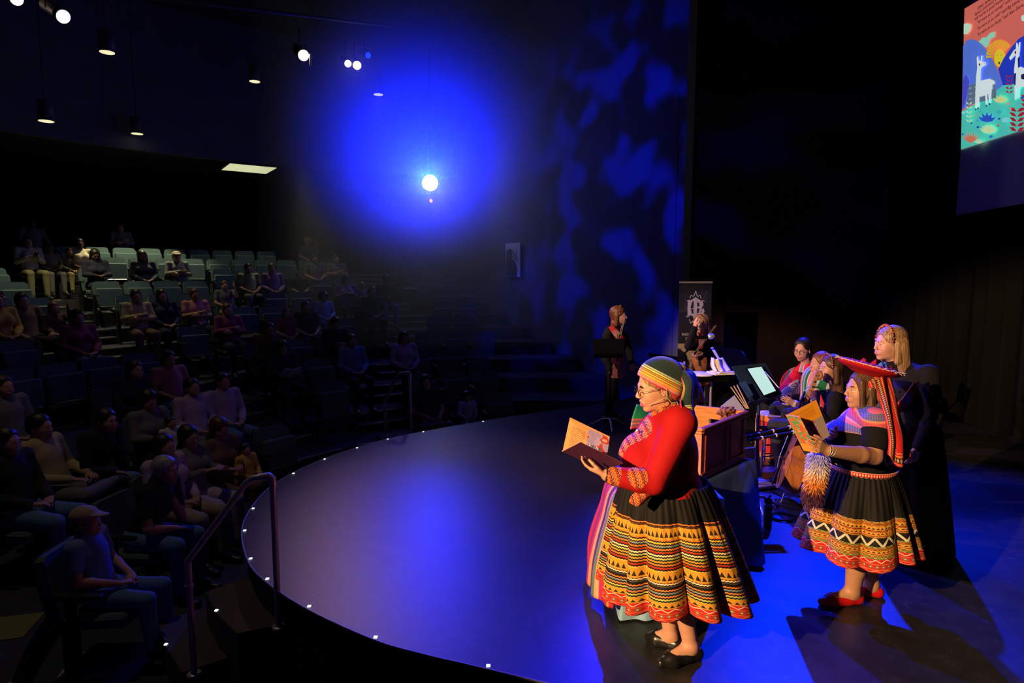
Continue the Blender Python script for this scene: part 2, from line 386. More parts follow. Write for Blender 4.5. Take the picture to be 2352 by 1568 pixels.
def head(S, c, R, s=1.0, fem=True, eyes='open', mouth=0., m=(0, 1, 2, 3), beard=0):
    """skull, face, ears; m = skin, lips, eye white, iris"""
    p = lambda x, y, z: np.asarray(c) + R @ np.array((x, y, z)) * s
    E = lambda x, y, z, r, k=.015, mm=0: S.ell(p(x, y, z), np.array(r) * s, R, k * s, m[0] if mm == 0 else mm)
    E(-.014, 0, .035, (.098, .077, .089)); E(.028, 0, -.018, (.064, .064, .082), .03); E(.03, 0, -.072, (.052, .05, .036), .03)
    E(.074, 0, -.099, (.018, .021, .016), .025)
    S.cap(p(.082, -.028, .02), p(.082, .028, .02), .011 * s, k=.02 * s, m=m[0])
    for y in (-1, 1): E(.06, y * .034, -.03, (.028, .026, .03), .025)
    for y in (-1, 1): SUB(S, p(.1, y * .031, .001), .0135 * s, None, .014 * s)
    S.cap(p(.09, 0, .012), p(.112, 0, -.026), .0075 * s, .0095 * s, .012 * s, m[0])
    for y in (-1, 1): E(.105, y * .0115, -.031, (.009, .0075, .0075), .006)
    E(.088, 0, -.062, (.017, .03, .018), .015)
    for y in (-1, 1):
        if eyes == 'open':
            S.ell(p(.079, y * .031, .001), .0125 * s, None, .001, m[2]); S.ell(p(.0885, y * .031, .001), np.array((.005, .0055, .0055)) * s, R, .001, m[3])
            S.ell(p(.0795, y * .031, .008), np.array((.0138, .0155, .009)) * s, R, .003, m[0]); S.ell(p(.079, y * .031, -.0075), np.array((.013, .014, .007)) * s, R, .004, m[0])
        else:
            S.ell(p(.079, y * .031, .001), .0138 * s, None, .004, m[0])
            S.cap(p(.091, y * .022, -.006), p(.088, y * .041, -.005), .0022 * s, k=.001, m=m[3])
    S.cap(p(.1, -.014, -.058), p(.1, .014, -.058), .0052 * s, k=.004 * s, m=m[1]); S.cap(p(.096, -.022, -.0595), p(.096, .022, -.0595), .004 * s, k=.004 * s, m=m[1])
    S.cap(p(.099, -.013, -.069 - mouth), p(.099, .013, -.069 - mouth), .0062 * s, k=.004 * s, m=m[1])
    if mouth: S.cap(p(.101, -.013, -.062 - mouth / 2), p(.101, .013, -.062 - mouth / 2), .0035 * s + mouth * .3, k=.003, m=m[1], op='s')
    for y in (-1, 1): S.cap(p(.0955, y * .014, .0225), p(.086, y * .047, .024), .0032 * s, .0022 * s, .001, m[3])
    for y in (-1, 1):
        Re = R @ rotz(y * .35)
        S.ell(p(-.006, y * .079, -.012), np.array((.017, .0075, .03)) * s, Re, .006 * s, m[0]); SUB(S, p(.0, y * .0865, -.008), np.array((.009, .004, .018)) * s, Re, .005 * s)
def hair(S, c, R, s=1.0, style='short', m=0, g=.010):
    p = lambda x, y, z: np.asarray(c) + R @ np.array((x, y, z)) * s
    k = .02 * s
    if style == 'bald': return
    S.ell(p(-.02, 0, .042), np.array((.1 + g, .078 + g, .09 + g)) * s, R, k, m)
    if style in ('short', 'receding'):
        S.ell(p(-.05, 0, -.01), np.array((.062, .077 + g * .6, .06)) * s, R, k, m)
    if style in ('bob', 'long', 'bun', 'tail'):
        S.ell(p(-.035, 0, -.01), np.array((.075, .084, .085)) * s, R, k, m)
    if style in ('bob', 'long'):
        for y in (-1, 1): S.cap(p(-.01, y * .075, .01), p(-.015, y * .078, -.12), .024 * s, .028 * s, k, m)
        S.cap(p(-.06, 0, -.02), p(-.07, 0, -.14), .06 * s, .055 * s, k, m, sq=(R[:, 0], .6))
    if style == 'long':
        for y in (-1, 0, 1): S.cap(p(-.055, y * .045, -.1), p(-.085, y * .055, -.3), .042 * s, .03 * s, k, m)
    if style == 'bun': S.ell(p(-.12, 0, .06), .042 * s, None, k, m)
    if style == 'afro': S.ell(p(-.03, 0, .05), np.array((.14, .135, .13)) * s, R, k, m)
    fx = {'receding': .01, 'short': .02}.get(style, .02)
    S.ell(p(.088 + fx, 0, -.035), np.array((.085, .064, .118 + (.012 if style == 'receding' else 0))) * s, R, .008 * s, 0, 's')
def hand(S, w_, f, up, side=1, curl=(.5, .5, .5, .5), s=1.0, m=0, thumb=(.75, .55, -.25), tcurl=.25, spread=.0):
    """w_ wrist, f pointing direction, up = back of the hand; side=+1 puts the thumb on cross(up,f)"""
    f = nrm(f); up = nrm(np.asarray(up) - f * np.dot(up, f)); lat = np.cross(up, f) * side; w_ = np.array(w_, float)
    L = [.074, .082, .077, .06]; o = [.031, .0105, -.010, -.029]; kn = [.088, .09, .085, .076]
    for i in range(4):
        K = w_ + f * kn[i] * s + lat * o[i] * s; S.cap(w_ + lat * o[i] * .55 * s + f * .005, K, .0145 * s, .0105 * s, .012 * s, m)
        d = nrm(f + lat * spread * (1.5 - i)); a = 0; P = K; cu = curl[i]
        for q, (fr, r) in enumerate(((.45, .0088), (.3, .0078), (.25, .0068))):
            a += cu * (1.0, 1.15, .8)[q]; dd = nrm(d * math.cos(a) - up * math.sin(a)); Q = P + dd * L[i] * fr * s
            S.cap(P, Q, r * s, (r - .001) * s, .003 * s, m); P = Q
    B = w_ + f * .022 * s + lat * .022 * s; d = nrm(f * thumb[0] + lat * thumb[1] + up * thumb[2]); P = B; a = 0
    for q, (l, r) in enumerate(((.042, .0135), (.032, .0105), (.027, .009))):
        a = tcurl * q; dd = nrm(d * math.cos(a) - lat * math.sin(a) * .8 + f * math.sin(a) * .3); Q = P + dd * l * s
        S.cap(P, Q, r * s, r * .88 * s, .006 * s, m); P = Q
def legs(S, J, g=0, b=1.0, ext=1.0, m=0, feet=True):
    for a in 'LR':
        h_, k_, n_ = J['hip' + a], J['kn' + a], J['an' + a]
        S.cap(h_, k_, .085 * b + g, .057 * b + g, .03, m)
        e = k_ + (n_ - k_) * ext; S.cap(k_, e, .056 * b + g, (.056 + (.037 - .056) * ext) * b + g, .02, m)
        if ext >= .6:
            d = nrm(k_ - n_); bk = nrm(np.cross(np.cross(d, J['toe' + a] - n_), d)) * -1
            S.cap(k_ + (n_ - k_) * .15 + bk * .012, k_ + (n_ - k_) * .5 + bk * .01, .05 * b + g, .042 * b + g, .02, m)
        if feet:
            t = J['toe' + a]; S.cap(n_, n_ + (t - n_) * .15 + np.array((0, 0, -.03)), .036 * b, .034 * b, .02, m); S.cap(n_ - (t - n_) * .12 + np.array((0, 0, -.035)), t, .034, .024, .02, m)
            S.cap(n_ , n_ + (t - n_) * .75, .032, .024, .02, m)
def torso(S, J, g=0, b=1.0, m=0, bust=0, shoulders=True):
    pe, ch = J['pel'], J['che']; up = nrm(ch - pe); sh = J['shL'] - J['shR']; lat = nrm(sh); fw = nrm(np.cross(lat, up)); R = np.stack([fw, lat, up], 1)
    S.ell(pe, np.array((.115, .16, .11)) * b + g, R, .04, m)
    S.cap(pe + up * .04, ch - up * .02, .135 * b + g, .14 * b + g, .04, m, sq=(fw, .78))
    S.ell(ch, np.array((.11, .15, .13)) * b + g, R, .04, m)
    if bust:
        for y in (-1, 1): S.ell(ch + fw * (.075 + bust * .05) * b + lat * y * .07 * b - up * .04, np.array((.07, .075, .075)) * b * (1 + bust * .3) + g, R, .03, m)
    for a in 'LR': S.cap(ch + up * .085 * b + (J['sh' + a] - ch - up * .085 * b) * .35, J['sh' + a], .058 * b + g, .05 * b + g, .035, m)
    S.cap(ch + up * .07, J['nek'], .085 * b + g, .06 + g, .04, m)
    return fw, lat, up
def arms(S, J, g=0, b=1.0, ext=2.0, m=0, puff=0):
    """ext 0..1 of the upper arm, 1..2 of the forearm"""
    for a in 'LR':
        s_, e, w_ = J['sh' + a], J['el' + a], J['wr' + a]
        q = min(ext, 1); S.cap(s_, s_ + (e - s_) * q, .05 * b + g + puff, (.05 - .012 * q) * b + g, .025, m)
        if ext > 1:
            q = ext - 1; mid = e + (w_ - e) * min(.3, q); S.cap(e, mid, .038 * b + g, .039 * b + g, .015, m)
            S.cap(mid, e + (w_ - e) * q, .039 * b + g, (.039 - .013 * q) * b + g, .015, m)
def skin_mat(name, c): return mat('skin_' + name, c, .5, var=.12, scale=30, sss=.0, spec=.4)
# ================================================================== STRUCTURE
CC = np.array((.75, 6.0)); ZH = -.75; R0 = 4.1; DR = .95; RISE = .26
def ring(th, R, z=0): t = math.radians(th); return np.array((CC[0] - R * math.cos(t), CC[1] + R * math.sin(t), z))
WA, WB = np.array((-2.2, 19.6)), np.array((3.05, 11.3))         # side wall of the house, far end to stage end
def wall_x(y): return WA[0] + (WB[0] - WA[0]) * (y - WA[1]) / (WB[1] - WA[1])
def floor_fn(g):
    g.coord('Object'); n = g.noise(g.last, 1.3, 5); n2 = g.noise(g.last, 9, 6)
    c = g.ramp(n * .6 + n2 * .4, [(.3, (.007, .0065, .0075)), (.5, (.013, .0125, .014)), (.7, (.022, .021, .024))], 'LINEAR')
    x, y, z = g.coord('Object'); sc = g.noise(g.vec(x * 2 + y * 5, y * 1.2 - x * 3, 0), 3, 3)
    return g.mix(((sc - .5).abs() < .0025) * .5 * (n2 > .52), c, (.12, .12, .13))
M_stage = mat('stage_paint', rough=.43, fn=floor_fn, bump=.1, bscale=6, spec=.5)
M_black = mat('black_wall', (.012, .011, .012), .9, var=.3, scale=3, spec=.1)
M_brown = mat('dark_panel', (.02, .012, .009), .9, var=.25, scale=2, spec=.1)
M_blackcloth = mat('black_curtain', (.01, .01, .011), .95, spec=.05)
M_wallblue = mat('side_wall_paint', (.16, .16, .17), .9, var=.2, scale=2, spec=.1)
M_carpet = mat('house_carpet', (.05, .055, .075), .95, var=.4, scale=40, spec=.1)
M_riser = mat('riser_paint', (.02, .022, .03), .8)
M_nose = mat('step_nosing', (.55, .55, .5), .35, metal=.6)
M_ceil = mat('ceiling_paint', (.03, .03, .032), .95)
edge_px = [(1117, 1535), (980, 1503), (856, 1467), (702, 1396), (606, 1331), (568, 1284), (555, 1218), (575, 1168), (616, 1121), (670, 1087), (742, 1054), (817, 1028), (888, 1008), (968, 991), (1100, 968), (1220, 950), (1340, 934)]
ed = [on(x, y, 0) for x, y in edge_px]
ed = [np.array((2.6, 2.1, 0)), np.array((1.2, 2.65, 0))] + ed
edge = spline(ed, 90)
poly = [tuple(p[:2]) for p in edge] + [(2.9, 11.35), (8, 11.35), (8, 1.2), (3.2, 1.4)]
mb = MB(); mb.prism(poly, -.03, 0)
fl = struct(mb.build('floor', [M_stage])); fl['label'] = 'black painted thrust stage floor, scuffed, washed in blue light'
mb = MB(); mb.prism([(x + .04 * (1 if x < 1 else 0), y) for x, y in poly], ZH, -.03); struct(mb.build('trim_1', [M_riser]))
mb = MB(); mb.tube([p + (0, 0, -.004) for p in edge], .007, 6); o = mb.build('edge_strip', [mat('edge_strip', (.3, .3, .3), .4)], fl)
M_glow = mat('edge_marker', (.75, .9, .85), .4, emit=1.6)
for x, y in [(1117, 1534), (856, 1467), (703, 1395), (607, 1331), (569, 1284), (556, 1219), (576, 1168), (670, 1087), (742, 1054), (817, 1028), (888, 1008), (970, 991), (1108, 967)]:
    p = on(x, y, 0); p2 = p + nrm(np.array((1.5, 6, 0)) - p) * .02; mb = MB(); mb.box((p2[0], p2[1], .003), (.022, .022, .006), bev=.002); mb.build('marker', [M_glow], fl)
# stage walls
mb = MB(); mb.box((5.4, 11.5, 2.6), (4.9, .1, 5.4)); struct(mb.build('wall_far', [M_brown]))
mb = MB(); mb.box((5.6, 11.8, 4.0), (5.1, .1, 9.5)); struct(mb.build('wall_back', [M_black]))
def curtain(name, a, b, z0, z1, amp=.06, wl=.28, m=M_blackcloth):
    a = np.array(a, float); b = np.array(b, float); L = np.linalg.norm(b - a); n = int(L / wl * 8); d = (b - a) / L; nn = np.array((-d[1], d[0]))
    v = []; 
    for i in range(n + 1):
        t = i / n; q = t * L / wl * 2 * pi; off = amp * (math.sin(q) + .35 * math.sin(q * 1.7 + 1))
        p = a + (b - a) * t + nn * off; v += [(p[0], p[1], z0), (p[0], p[1], z1)]
    v2 = [(x + nn[0] * .01, y + nn[1] * .01, z) for x, y, z in v]; k = len(v)
    f = [(2 * i, 2 * i + 2, 2 * i + 3, 2 * i + 1) for i in range(n)] + [(k + 2 * i, k + 2 * i + 1, k + 2 * i + 3, k + 2 * i + 2) for i in range(n)]
    f += [(2 * i, k + 2 * i, k + 2 * i + 2, 2 * i + 2) for i in range(n)] + [(2 * i + 1, 2 * i + 3, k + 2 * i + 3, k + 2 * i + 1) for i in range(n)]
    return link(name, mesh_np(name, v + v2, f, [m]))
tag(curtain('stage_curtain', (6.35, 10.9), (6.9, .5), .01, 6.5), 'tall black drape hanging in folds behind the standing women', 'curtain')
# side wall of the house (takes the blue break-up pattern)
d = np.append(WB - WA, 0); L = np.linalg.norm(d); Rw = frame(d)
mb = MB(); mb.box(np.append((WA + WB) / 2, 3.8) + Rw[:, 1] * .1, (L, .2, 9.6), Rw); struct(mb.build('wall_right', [M_wallblue]))
# back wall ring, ceiling, soffit
def arcwall(name, R, t0, t1, z0, z1, m, th=.2, n=48, top=True):
    v = []; 
    for i in range(n + 1):
        t = t0 + (t1 - t0) * i / n
        for r, z in ((R, z0), (R + th, z0), (R + th, z1), (R, z1)): v.append(ring(t, r, z))
    f = [(4 * i + j, 4 * i + (j + 1) % 4, 4 * i + 4 + (j + 1) % 4, 4 * i + 4 + j) for i in range(n) for j in range(4)]
    f += [(0, 3, 2, 1), (4 * n, 4 * n + 1, 4 * n + 2, 4 * n + 3)]
    return struct(link(name, mesh_np(name, v, f, [m], smooth=False)))
arcwall('wall_left', 17.6, -50, 88, -.8, 8.4, M_black)
arcwall('trim_2', 13.1, -40, 82, 5.0, 8.4, M_wallblue, .15)
arcwall('trim_3', 13.25, -40, 82, 5.0, 5.1, M_ceil, 4.3)
mb = MB(); mb.box((-3, 8, 8.5), (30, 30, .2)); struct(mb.build('ceiling', [M_ceil]))
# seating tiers
def tmax(R, lim=.12):
    t = 40
    while t < 100:
        p = ring(t, R); 
        if p[0] > wall_x(p[1]) - lim or (R < 5.8 and p[0] > 1.6): break
        t += 1
    return t
NT = 13
for k in range(NT):
    R1 = R0 + DR * k - .5; R2 = R1 + DR
    z = ZH + RISE * k; t1 = tmax(R2, -.3)
    if k == 0: R1 = 2.0
    o = arcwall('floor_tier', R1, -62, t1, ZH - .06 if k else ZH - .05, z, M_carpet, (R2 if k < NT - 1 else 17.7) - R1 + .02, 60)
def theta_at_px(k, px):
    """where row k crosses the sight line through column px, on its far side"""
    R = R0 + DR * k; u = ray(px, 700); u = np.array((u[0] / u[1], 1.0)); a = u @ u; b = -2 * (u @ CC); c = CC @ CC - R * R
    q = b * b - 4 * a * c
    if q < 0: return None
    t = (-b + math.sqrt(q)) / (2 * a); p = u * t; return math.degrees(math.atan2(p[1] - CC[1], CC[0] - p[0]))
APX = ((745, 660, 560, 440, 345, 250, 205, 155, 105, 40, 10, -20, -50), (886, 872, 868, 900, 930, 945, 950, 910, 880, 860, 850, 845, 840))
def aisle(ai, k):
    if ai == 0: return -36
    k = max(k, 0); k0 = int(k); k1 = min(k0 + 1, 12); f = k - k0; px = APX[ai - 1][k0] * (1 - f) + APX[ai - 1][k1] * f
    return theta_at_px(k, px)
# nosing strips and half steps of the aisles
for ai in range(3):
    a0 = aisle(ai, 0)
    st = empty('aisle_stairs', ring(a0, R0 + .4, ZH), 0, ('flight of steps in the aisle nearest the camera', 'flight of steps in the middle aisle with pale nosing lines', 'flight of steps in the far aisle by the side wall')[ai], 'stairs')
    b = ring(a0, R0 + .4, ZH)
    for k in range(1, NT - 1):
        Re = R0 + DR * k - .5; z = ZH + RISE * k; hw = math.degrees(.5 / Re); a0 = aisle(ai, k - .5)
        mb = MB(b); pts = [ring(a0 - hw + 2 * hw * q / 4, Re - .30, 0) for q in range(5)] + [ring(a0 + hw - 2 * hw * q / 4, Re - .01, 0) for q in range(5)]
        mb.prism([tuple(p[:2]) for p in pts], z - RISE + .003, z - RISE / 2); mb.build('half_step', [M_carpet], st)
        for rr, zz in ((Re - .30, z - RISE / 2), (Re, z)):
            mb = MB(b); pts = [ring(a0 - hw + 2 * hw * q / 4, rr - .006, 0) for q in range(5)] + [ring(a0 + hw - 2 * hw * q / 4, rr + .03, 0) for q in range(5)]
            mb.prism([tuple(p[:2]) for p in pts], zz - .02, zz + .006); mb.build('nosing', [M_nose], st)
# steps up to the stage, near and far
def stage_steps(quads, label):
    b = np.mean([on(x, y, z) for q, z in quads for x, y in q], 0); b[2] = ZH
    st = empty('stage_steps', b, 0, label, 'stairs'); st['group'] = 'steps up to the stage'
    for q, z in quads:
        p = [on(x, y, z) for x, y in q]; mb = MB(b); mb.prism([tuple(a[:2]) for a in p], ZH + .002, z); mb.build('tread', [mat('step_carpet', (.085, .07, .065), .95, var=.3, scale=60)], st)
    return st
sA = stage_steps([([(632, 1436), (545, 1454), (500, 1412), (472, 1359), (568, 1325), (596, 1362), (634, 1400)], -.25), ([(541, 1504), (418, 1544), (385, 1490), (360, 1425), (429, 1408), (475, 1395), (500, 1450)], -.5)], 'dark carpeted steps with curved front beside the nearer handrail')
sB = stage_steps([([(946, 1000), (886, 1018), (866, 1000), (935, 986)], -.25), ([(886, 1022), (826, 1036), (806, 1018), (860, 1003)], -.5)], 'dark steps at the far handrail across the stage')
for x, y, z in ((497, 1402, -.25), (381, 1480, -.5)):
    p = on(x, y, z); b = np.array(sA.location); mb = MB(b); mb.box((p[0], p[1], z + .003), (.02, .02, .006)); mb.build('marker', [M_glow], sA)
M_steel = mat('brushed_steel', (.62, .59, .55), .36, metal=.55, bump=.05, bscale=200)
def handrail(b1, z1, b2, z2, e1, e2, e3, label, r=.021):
    B1 = on(*b1, z1); B2 = on(*b2, z2); b = (B1 + B2) / 2; b[2] = z2
    hr = empty('handrail', b, 0, label, 'handrail', 'steel handrails at the stage steps')
    T1 = at(*e1, B1[1]); T1[0] = B1[0]; T2 = at(*e3, B2[1]); T2[0] = B2[0]
    T15 = at(*e2, B1[1] + (B2[1] - B1[1]) * .22)
    mb = MB(b); mb.tube([B1, T1 - (0, 0, .05)], r, 14); mb.lathe([(.045, 0), (.045, .008), (.025, .012)], B1); mb.build('post', [M_steel], hr)
    mb = MB(b); mb.tube([B2, T2 - (0, 0, .01)], r, 14); mb.lathe([(.045, 0), (.045, .008), (.025, .012)], B2); mb.build('post', [M_steel], hr)
    mb = MB(b); mb.tube([T1 - (0, 0, .08), T1 - (0, 0, .02), T1 + nrm(T15 - T1) * .02 , T1 + nrm(T15 - T1) * .09], r * 1.16, 14); mb.build('elbow', [M_steel], hr)
    mb = MB(b); mb.tube([T1 + nrm(T15 - T1) * .02, T15 + nrm(T1 - T15) * .02, T15 + nrm(T2 - T15) * .03, T2, T2 - (0, 0, .03)], r, 14); mb.build('rail', [M_steel], hr)
    mb = MB(b); c = B2 + (T2 - B2) * .78; mb.lathe([(r * 1.25, -.012), (r * 1.25, .012)], c); mb.build('collar', [M_steel], hr)
handrail((640, 1440), -.25, (446, 1548), -.5, (632, 1092), (572, 1099), (424, 1288), 'steel handrail nearest the camera, sloping down from the stage')
handrail((944, 1000), -.25, (886, 1016), -.5, (938, 856), (914, 858), (878, 920), 'steel handrail at the far steps across the stage', .024)
for (x, y, z, dx, dy, lab, c) in ((165, 1526, -.5, .07, .3, 'pale tape strip on the aisle floor at the bottom of the frame', (.5, .48, .4)), (25, 1440, -.5, .3, .35, 'yellow green carpet tile on the aisle floor in the corner', (.2, .2, .05)), (205, 1553, -.5, .2, .06, 'orange brown tape piece beside the pale tape strip', (.4, .16, .06))):
    p = on(x, y, z); zz = ZH + .004
    for k in range(NT):
        if math.hypot(p[0] - CC[0], p[1] - CC[1]) > R0 + DR * k - .5: zz = ZH + RISE * k + .004
    p = on(x, y, zz); mb = MB(p); mb.box(p, (dx, dy, .006), rotz(.25)); tag(mb.build('floor_tape', [mat('tape_%d' % x, c, .8)]), lab, 'tape')
# ------------------------------------------------------------------ ceiling lamps over the house
M_can = mat('lamp_can', (.08, .08, .085), .5); M_lens = mat('warm_lens', (.95, .9, .52), .4, emit=.95)
for i, (x, y, d, zc) in enumerate([(246, 120, 12.6, 0), (585, 187, 16, 0), (869, 217, 17.5, 0), (106, 278, 13.2, 0), (315, 307, 14.0, 0), (673, 343, 19.5, 0), (814, 350, 20.5, 0)]):
    Y = d * .97 if x > 500 else d / math.hypot(1, (x - 1176) / F) * 1.12
    if i == 4: Y = 14.75
    p = at(x, y, Y)
    e = empty('downlight', p, 0, ('cylinder downlight nearest the top corner of the house ceiling', 'cylinder downlight hanging under the single warm stage lamp, to its lower left', 'pink-lit cylinder downlight hanging beside thin pipes', 'cylinder downlight farthest toward the dark side over the audience', 'cylinder downlight throwing a yellow scallop on the wall below it', 'small distant cylinder downlight above the square ceiling light', 'smallest distant downlight above the blue beam lamp')[i], 'ceiling light', 'cylinder downlights over the audience')
    r = .125; mb = MB(p); mb.lathe([(r * .9, .0), (r, 0), (r, .36), (r * .5, .38)], p, n=24); mb.build('housing', [M_can], e)
    mb = MB(p); mb.lathe([(r * .97, -.006), (r * .97, .002)], p, n=24); mb.build('lens', [M_lens], e)
    mb = MB(p); mb.tube([p + (0, 0, .37), (p[0], p[1], 8.42)], .012, 8); mb.build('stem', [M_can], e)
    spot('downlight_lamp', p - (0, 0, .02), p - (0, 0, 3), (150, 170, 10, 260, 700, 160, 5)[i], (1, .85, .45), 62, .4, .05)
p = at(572, 396, 17.3); p[2] = 4.99
e = empty('ceiling_panel_light', p, 0, 'flat square light panel in the low ceiling over the back rows', 'ceiling light')
mb = MB(p); mb.box(p + (0, 0, -.02), (1.3, 1.3, .04), rotz(.6), bev=.01); mb.build('frame', [M_can], e); mb = MB(p); mb.box(p + (0, 0, -.045), (1.15, 1.15, .012), rotz(.6)); mb.build('diffuser', [mat('panel_lens', (.85, .88, .5), .4, emit=.75)], e)
# stage lamps seen in the house
def fixture(px, py, Y, aim, r, col, emit, label, ell=1.0, pipe=True):
    p = at(px, py, Y); d = nrm(np.array(aim) - p); R = frame(d); e = empty('stage_lamp', p, 0, label, 'stage light', 'stage lamps hung over the audience')
    Rz = np.stack([R[:, 1], R[:, 2], R[:, 0]], 1)
    mb = MB(p); mb.lathe([(r * .5, -.42), (r * .9, -.4), (r * .95, -.15), (r * 1.15, -.1), (r * 1.2, 0), (r * 1.02, .0)], p, Rz); mb.build('housing', [M_can], e)
    mb = MB(p); mb.lathe([(r, .0), (r, .012)], p, Rz); mb.build('lens', [mat('stage_lens_%s' % label[:9], col, .3, emit=emit)], e)
    mb = MB(p); mb.tube([p - d * .2 + (0, 0, r * 1.4), p - d * .2 + (0, 0, .4)], .012, 6); mb.tube([p - d * .2 + R[:, 1] * r * 1.3, p - d * .2 + R[:, 1] * r * 1.3 + (0, 0, r * 1.4), p - d * .2 - R[:, 1] * r * 1.3 + (0, 0, r * 1.4), p - d * .2 - R[:, 1] * r * 1.3], .01, 6); mb.build('yoke', [M_can], e)
    return p
fixture(145, 38, 8.0, (1, 5, 1), .075, (1, .85, .9), 9, 'pinkish white stage lamp, second from the top corner')
fixture(38, -2, 8.0, (1, 5, 1), .07, (1, .7, .55), 6, 'warm white stage lamp cut by the top edge of the picture')
fixture(697, 127, 11.0, (1.5, 4, 1), .085, (1, .86, .65), 14, 'single bright warm lamp beside a thin vertical pipe')
fixture(799, 146, 13.0, (1.5, 4, 1), .065, (1, .85, .95), 5, 'paired white lamp, the farther one from the blue lamp')
fixture(820, 150, 13.0, (1.5, 4, 1), .08, (1, .8, .95), 6, 'pair member white lamp next to the small blue lamp')
fixture(845, 127, 14.0, (3.5, 5, 1), .06, (.01, .05, 1), 1.5, 'tiny blue lamp just above the thin pipes')
fixture(988, 420, 17.0, (0.0, .3, 2.0), .2, (.75, .8, 1), 60, 'blazing blue white spotlight shining through haze')
p = at(990, 461, 17.0); e = empty('indicator_lamp', p, 0, 'small glowing red indicator under the blazing blue spotlight', 'indicator light')
mb = MB(p); mb.lathe([(.02, -.035), (.04, -.02), (.04, .02), (.02, .035)], p, rotx(pi / 2)); mb.build('bulb', [mat('red_indicator', (1, .1, .12), .4, emit=9)], e); mb = MB(p); mb.tube([p + (0, .04, 0), p + (0, .06, .42)], .012); mb.build('bracket', [M_can], e)
M_pipe = mat('lit_pipe', (.5, .4, .38), .4, metal=.5)
for a, b, lab in (((713, 124, 11.0), (713, 152, 11.0), 'short thin pipe hanging beside the single warm lamp'), ((850, 150, 17.0), (850, 200, 17.0), 'thin vertical pipe above the pink-lit downlight'), ((828, 197, 17.0), (858, 200, 17.0), 'thin horizontal pipe next to the pink-lit downlight')):
    A, B = at(*a), at(*b); mb = MB((A + B) / 2); mb.tube([A, B], .015); tag(mb.build('hanging_pipe', [M_pipe]), lab, 'pipe')
a0 = at(700, 120, 11.0); mb = MB(a0); mb.tube([at(20, -40, 8.0) + (0, 0, .42), at(145, 10, 8) + (0, 0, .2), at(900, 60, 14.5)], .03); tag(mb.build('lighting_pipe', [M_can]), 'long dark pipe that carries the stage lamps over the audience', 'pipe')
mb = MB(STAR); mb.tube([STAR + (0, .2, .4), (STAR[0], STAR[1] + .2, 8.4)], .025); tag(mb.build('lighting_pipe', [M_can]), 'dark drop pipe that holds the blazing blue spotlight', 'pipe')
# haze around the blue spotlight
hz = bpy.data.materials.new('theatre_haze'); hz.use_nodes = True; n = hz.node_tree.nodes; n.remove(n['Principled BSDF'])
vsn = n.new('ShaderNodeVolumeScatter'); vsn.inputs['Density'].default_value = .11; vsn.inputs['Anisotropy'].default_value = .45; hz.node_tree.links.new(vsn.outputs[0], n['Material Output'].inputs['Volume'])
hm = MB((-2.6, 14.9, .7)); hm.prism([(-4.6, 11.4), (2.5, 11.4), (wall_x(18.4) - .4, 18.4), (-5.6, 18.4)], .7, 8.3); hz_o = hm.build('haze', [hz]); hz_o['kind'] = 'stuff'; hz_o['label'] = 'blue lit theatre haze in the house around the spotlight'
# poster on the side wall
dw = nrm(np.append(WB - WA, 0)); 
def on_wall(px, py, off=.06):
    r = ray(px, py); nn = Rw[:, 1] * 1.0
    A = np.append(WA, 0) - nn * off; t = ((A - np.array((0, 0, H))) @ nn) / (r @ nn); return np.array((0, 0, H)) + r * t
c4 = [on_wall(1162, 562), on_wall(1195, 556), on_wall(1195, 633), on_wall(1162, 634)]
P0 = (c4[0] + c4[2]) / 2; wv = np.linalg.norm(c4[1][:2] - c4[0][:2]); hv = c4[0][2] - c4[3][2] + .05
Rp = np.stack([dw, np.array((0, 0, 1.)), np.cross(dw, (0, 0, 1.))], 1)
po = empty('wall_banner', P0, 0, 'narrow vertical banner with two lines of lettering on the dark side wall', 'banner')
mb = MB(P0); mb.box(P0, (wv, hv, .02), Rp); mb.build('panel', [mat('poster', (.8, .82, .85), .6)], po)
def text(s, size, name, parent, base, pos, R, m, ext=.002, align='CENTER', font_bold=0):
    c = bpy.data.curves.new('t', 'FONT'); c.body = s; c.size = size; c.align_x = align; c.align_y = 'CENTER'; c.extrude = ext; c.resolution_u = 2; c.offset = font_bold
    o = bpy.data.objects.new('t', c); COL.objects.link(o); dg = bpy.context.evaluated_depsgraph_get(); me = bpy.data.meshes.new_from_object(o.evaluated_get(dg)); 
    bpy.data.objects.remove(o); bpy.data.curves.remove(c); me.name = name
    T = Matrix.Identity(4)
    for i in range(3):
        for j in range(3): T[i][j] = R[i][j]
        T[i][3] = pos[i] - base[i]
    me.transform(T); me.materials.clear(); me.materials.append(m); return link(name, me, parent)
M_ink = mat('ink', (.03, .03, .05), .7)
text('del', wv * .36, 'lettering', po, P0, P0 + Rp @ np.array((wv * .12, hv * .18, .013)), Rp, M_ink)
text('son', wv * .36, 'lettering', po, P0, P0 + Rp @ np.array((wv * .12, hv * .04, .013)), Rp, M_ink)
mb = MB(P0)
poly2 = [(-.5, .5), (-.5, -.5), (.3, -.5), (.34, -.25), (.2, -.08), (-.05, .0), (-.1, .14), (.0, .25), (-.08, .33), (-.3, .34), (-.38, .28), (-.45, .34)]
mb.prism([(x * wv * .98, y * hv * .98) for x, y in poly2[1:]], .0105, .0125, P0, Rp); mb.build('dark_figure', [mat('poster_dark', (.05, .05, .09), .7)], po)
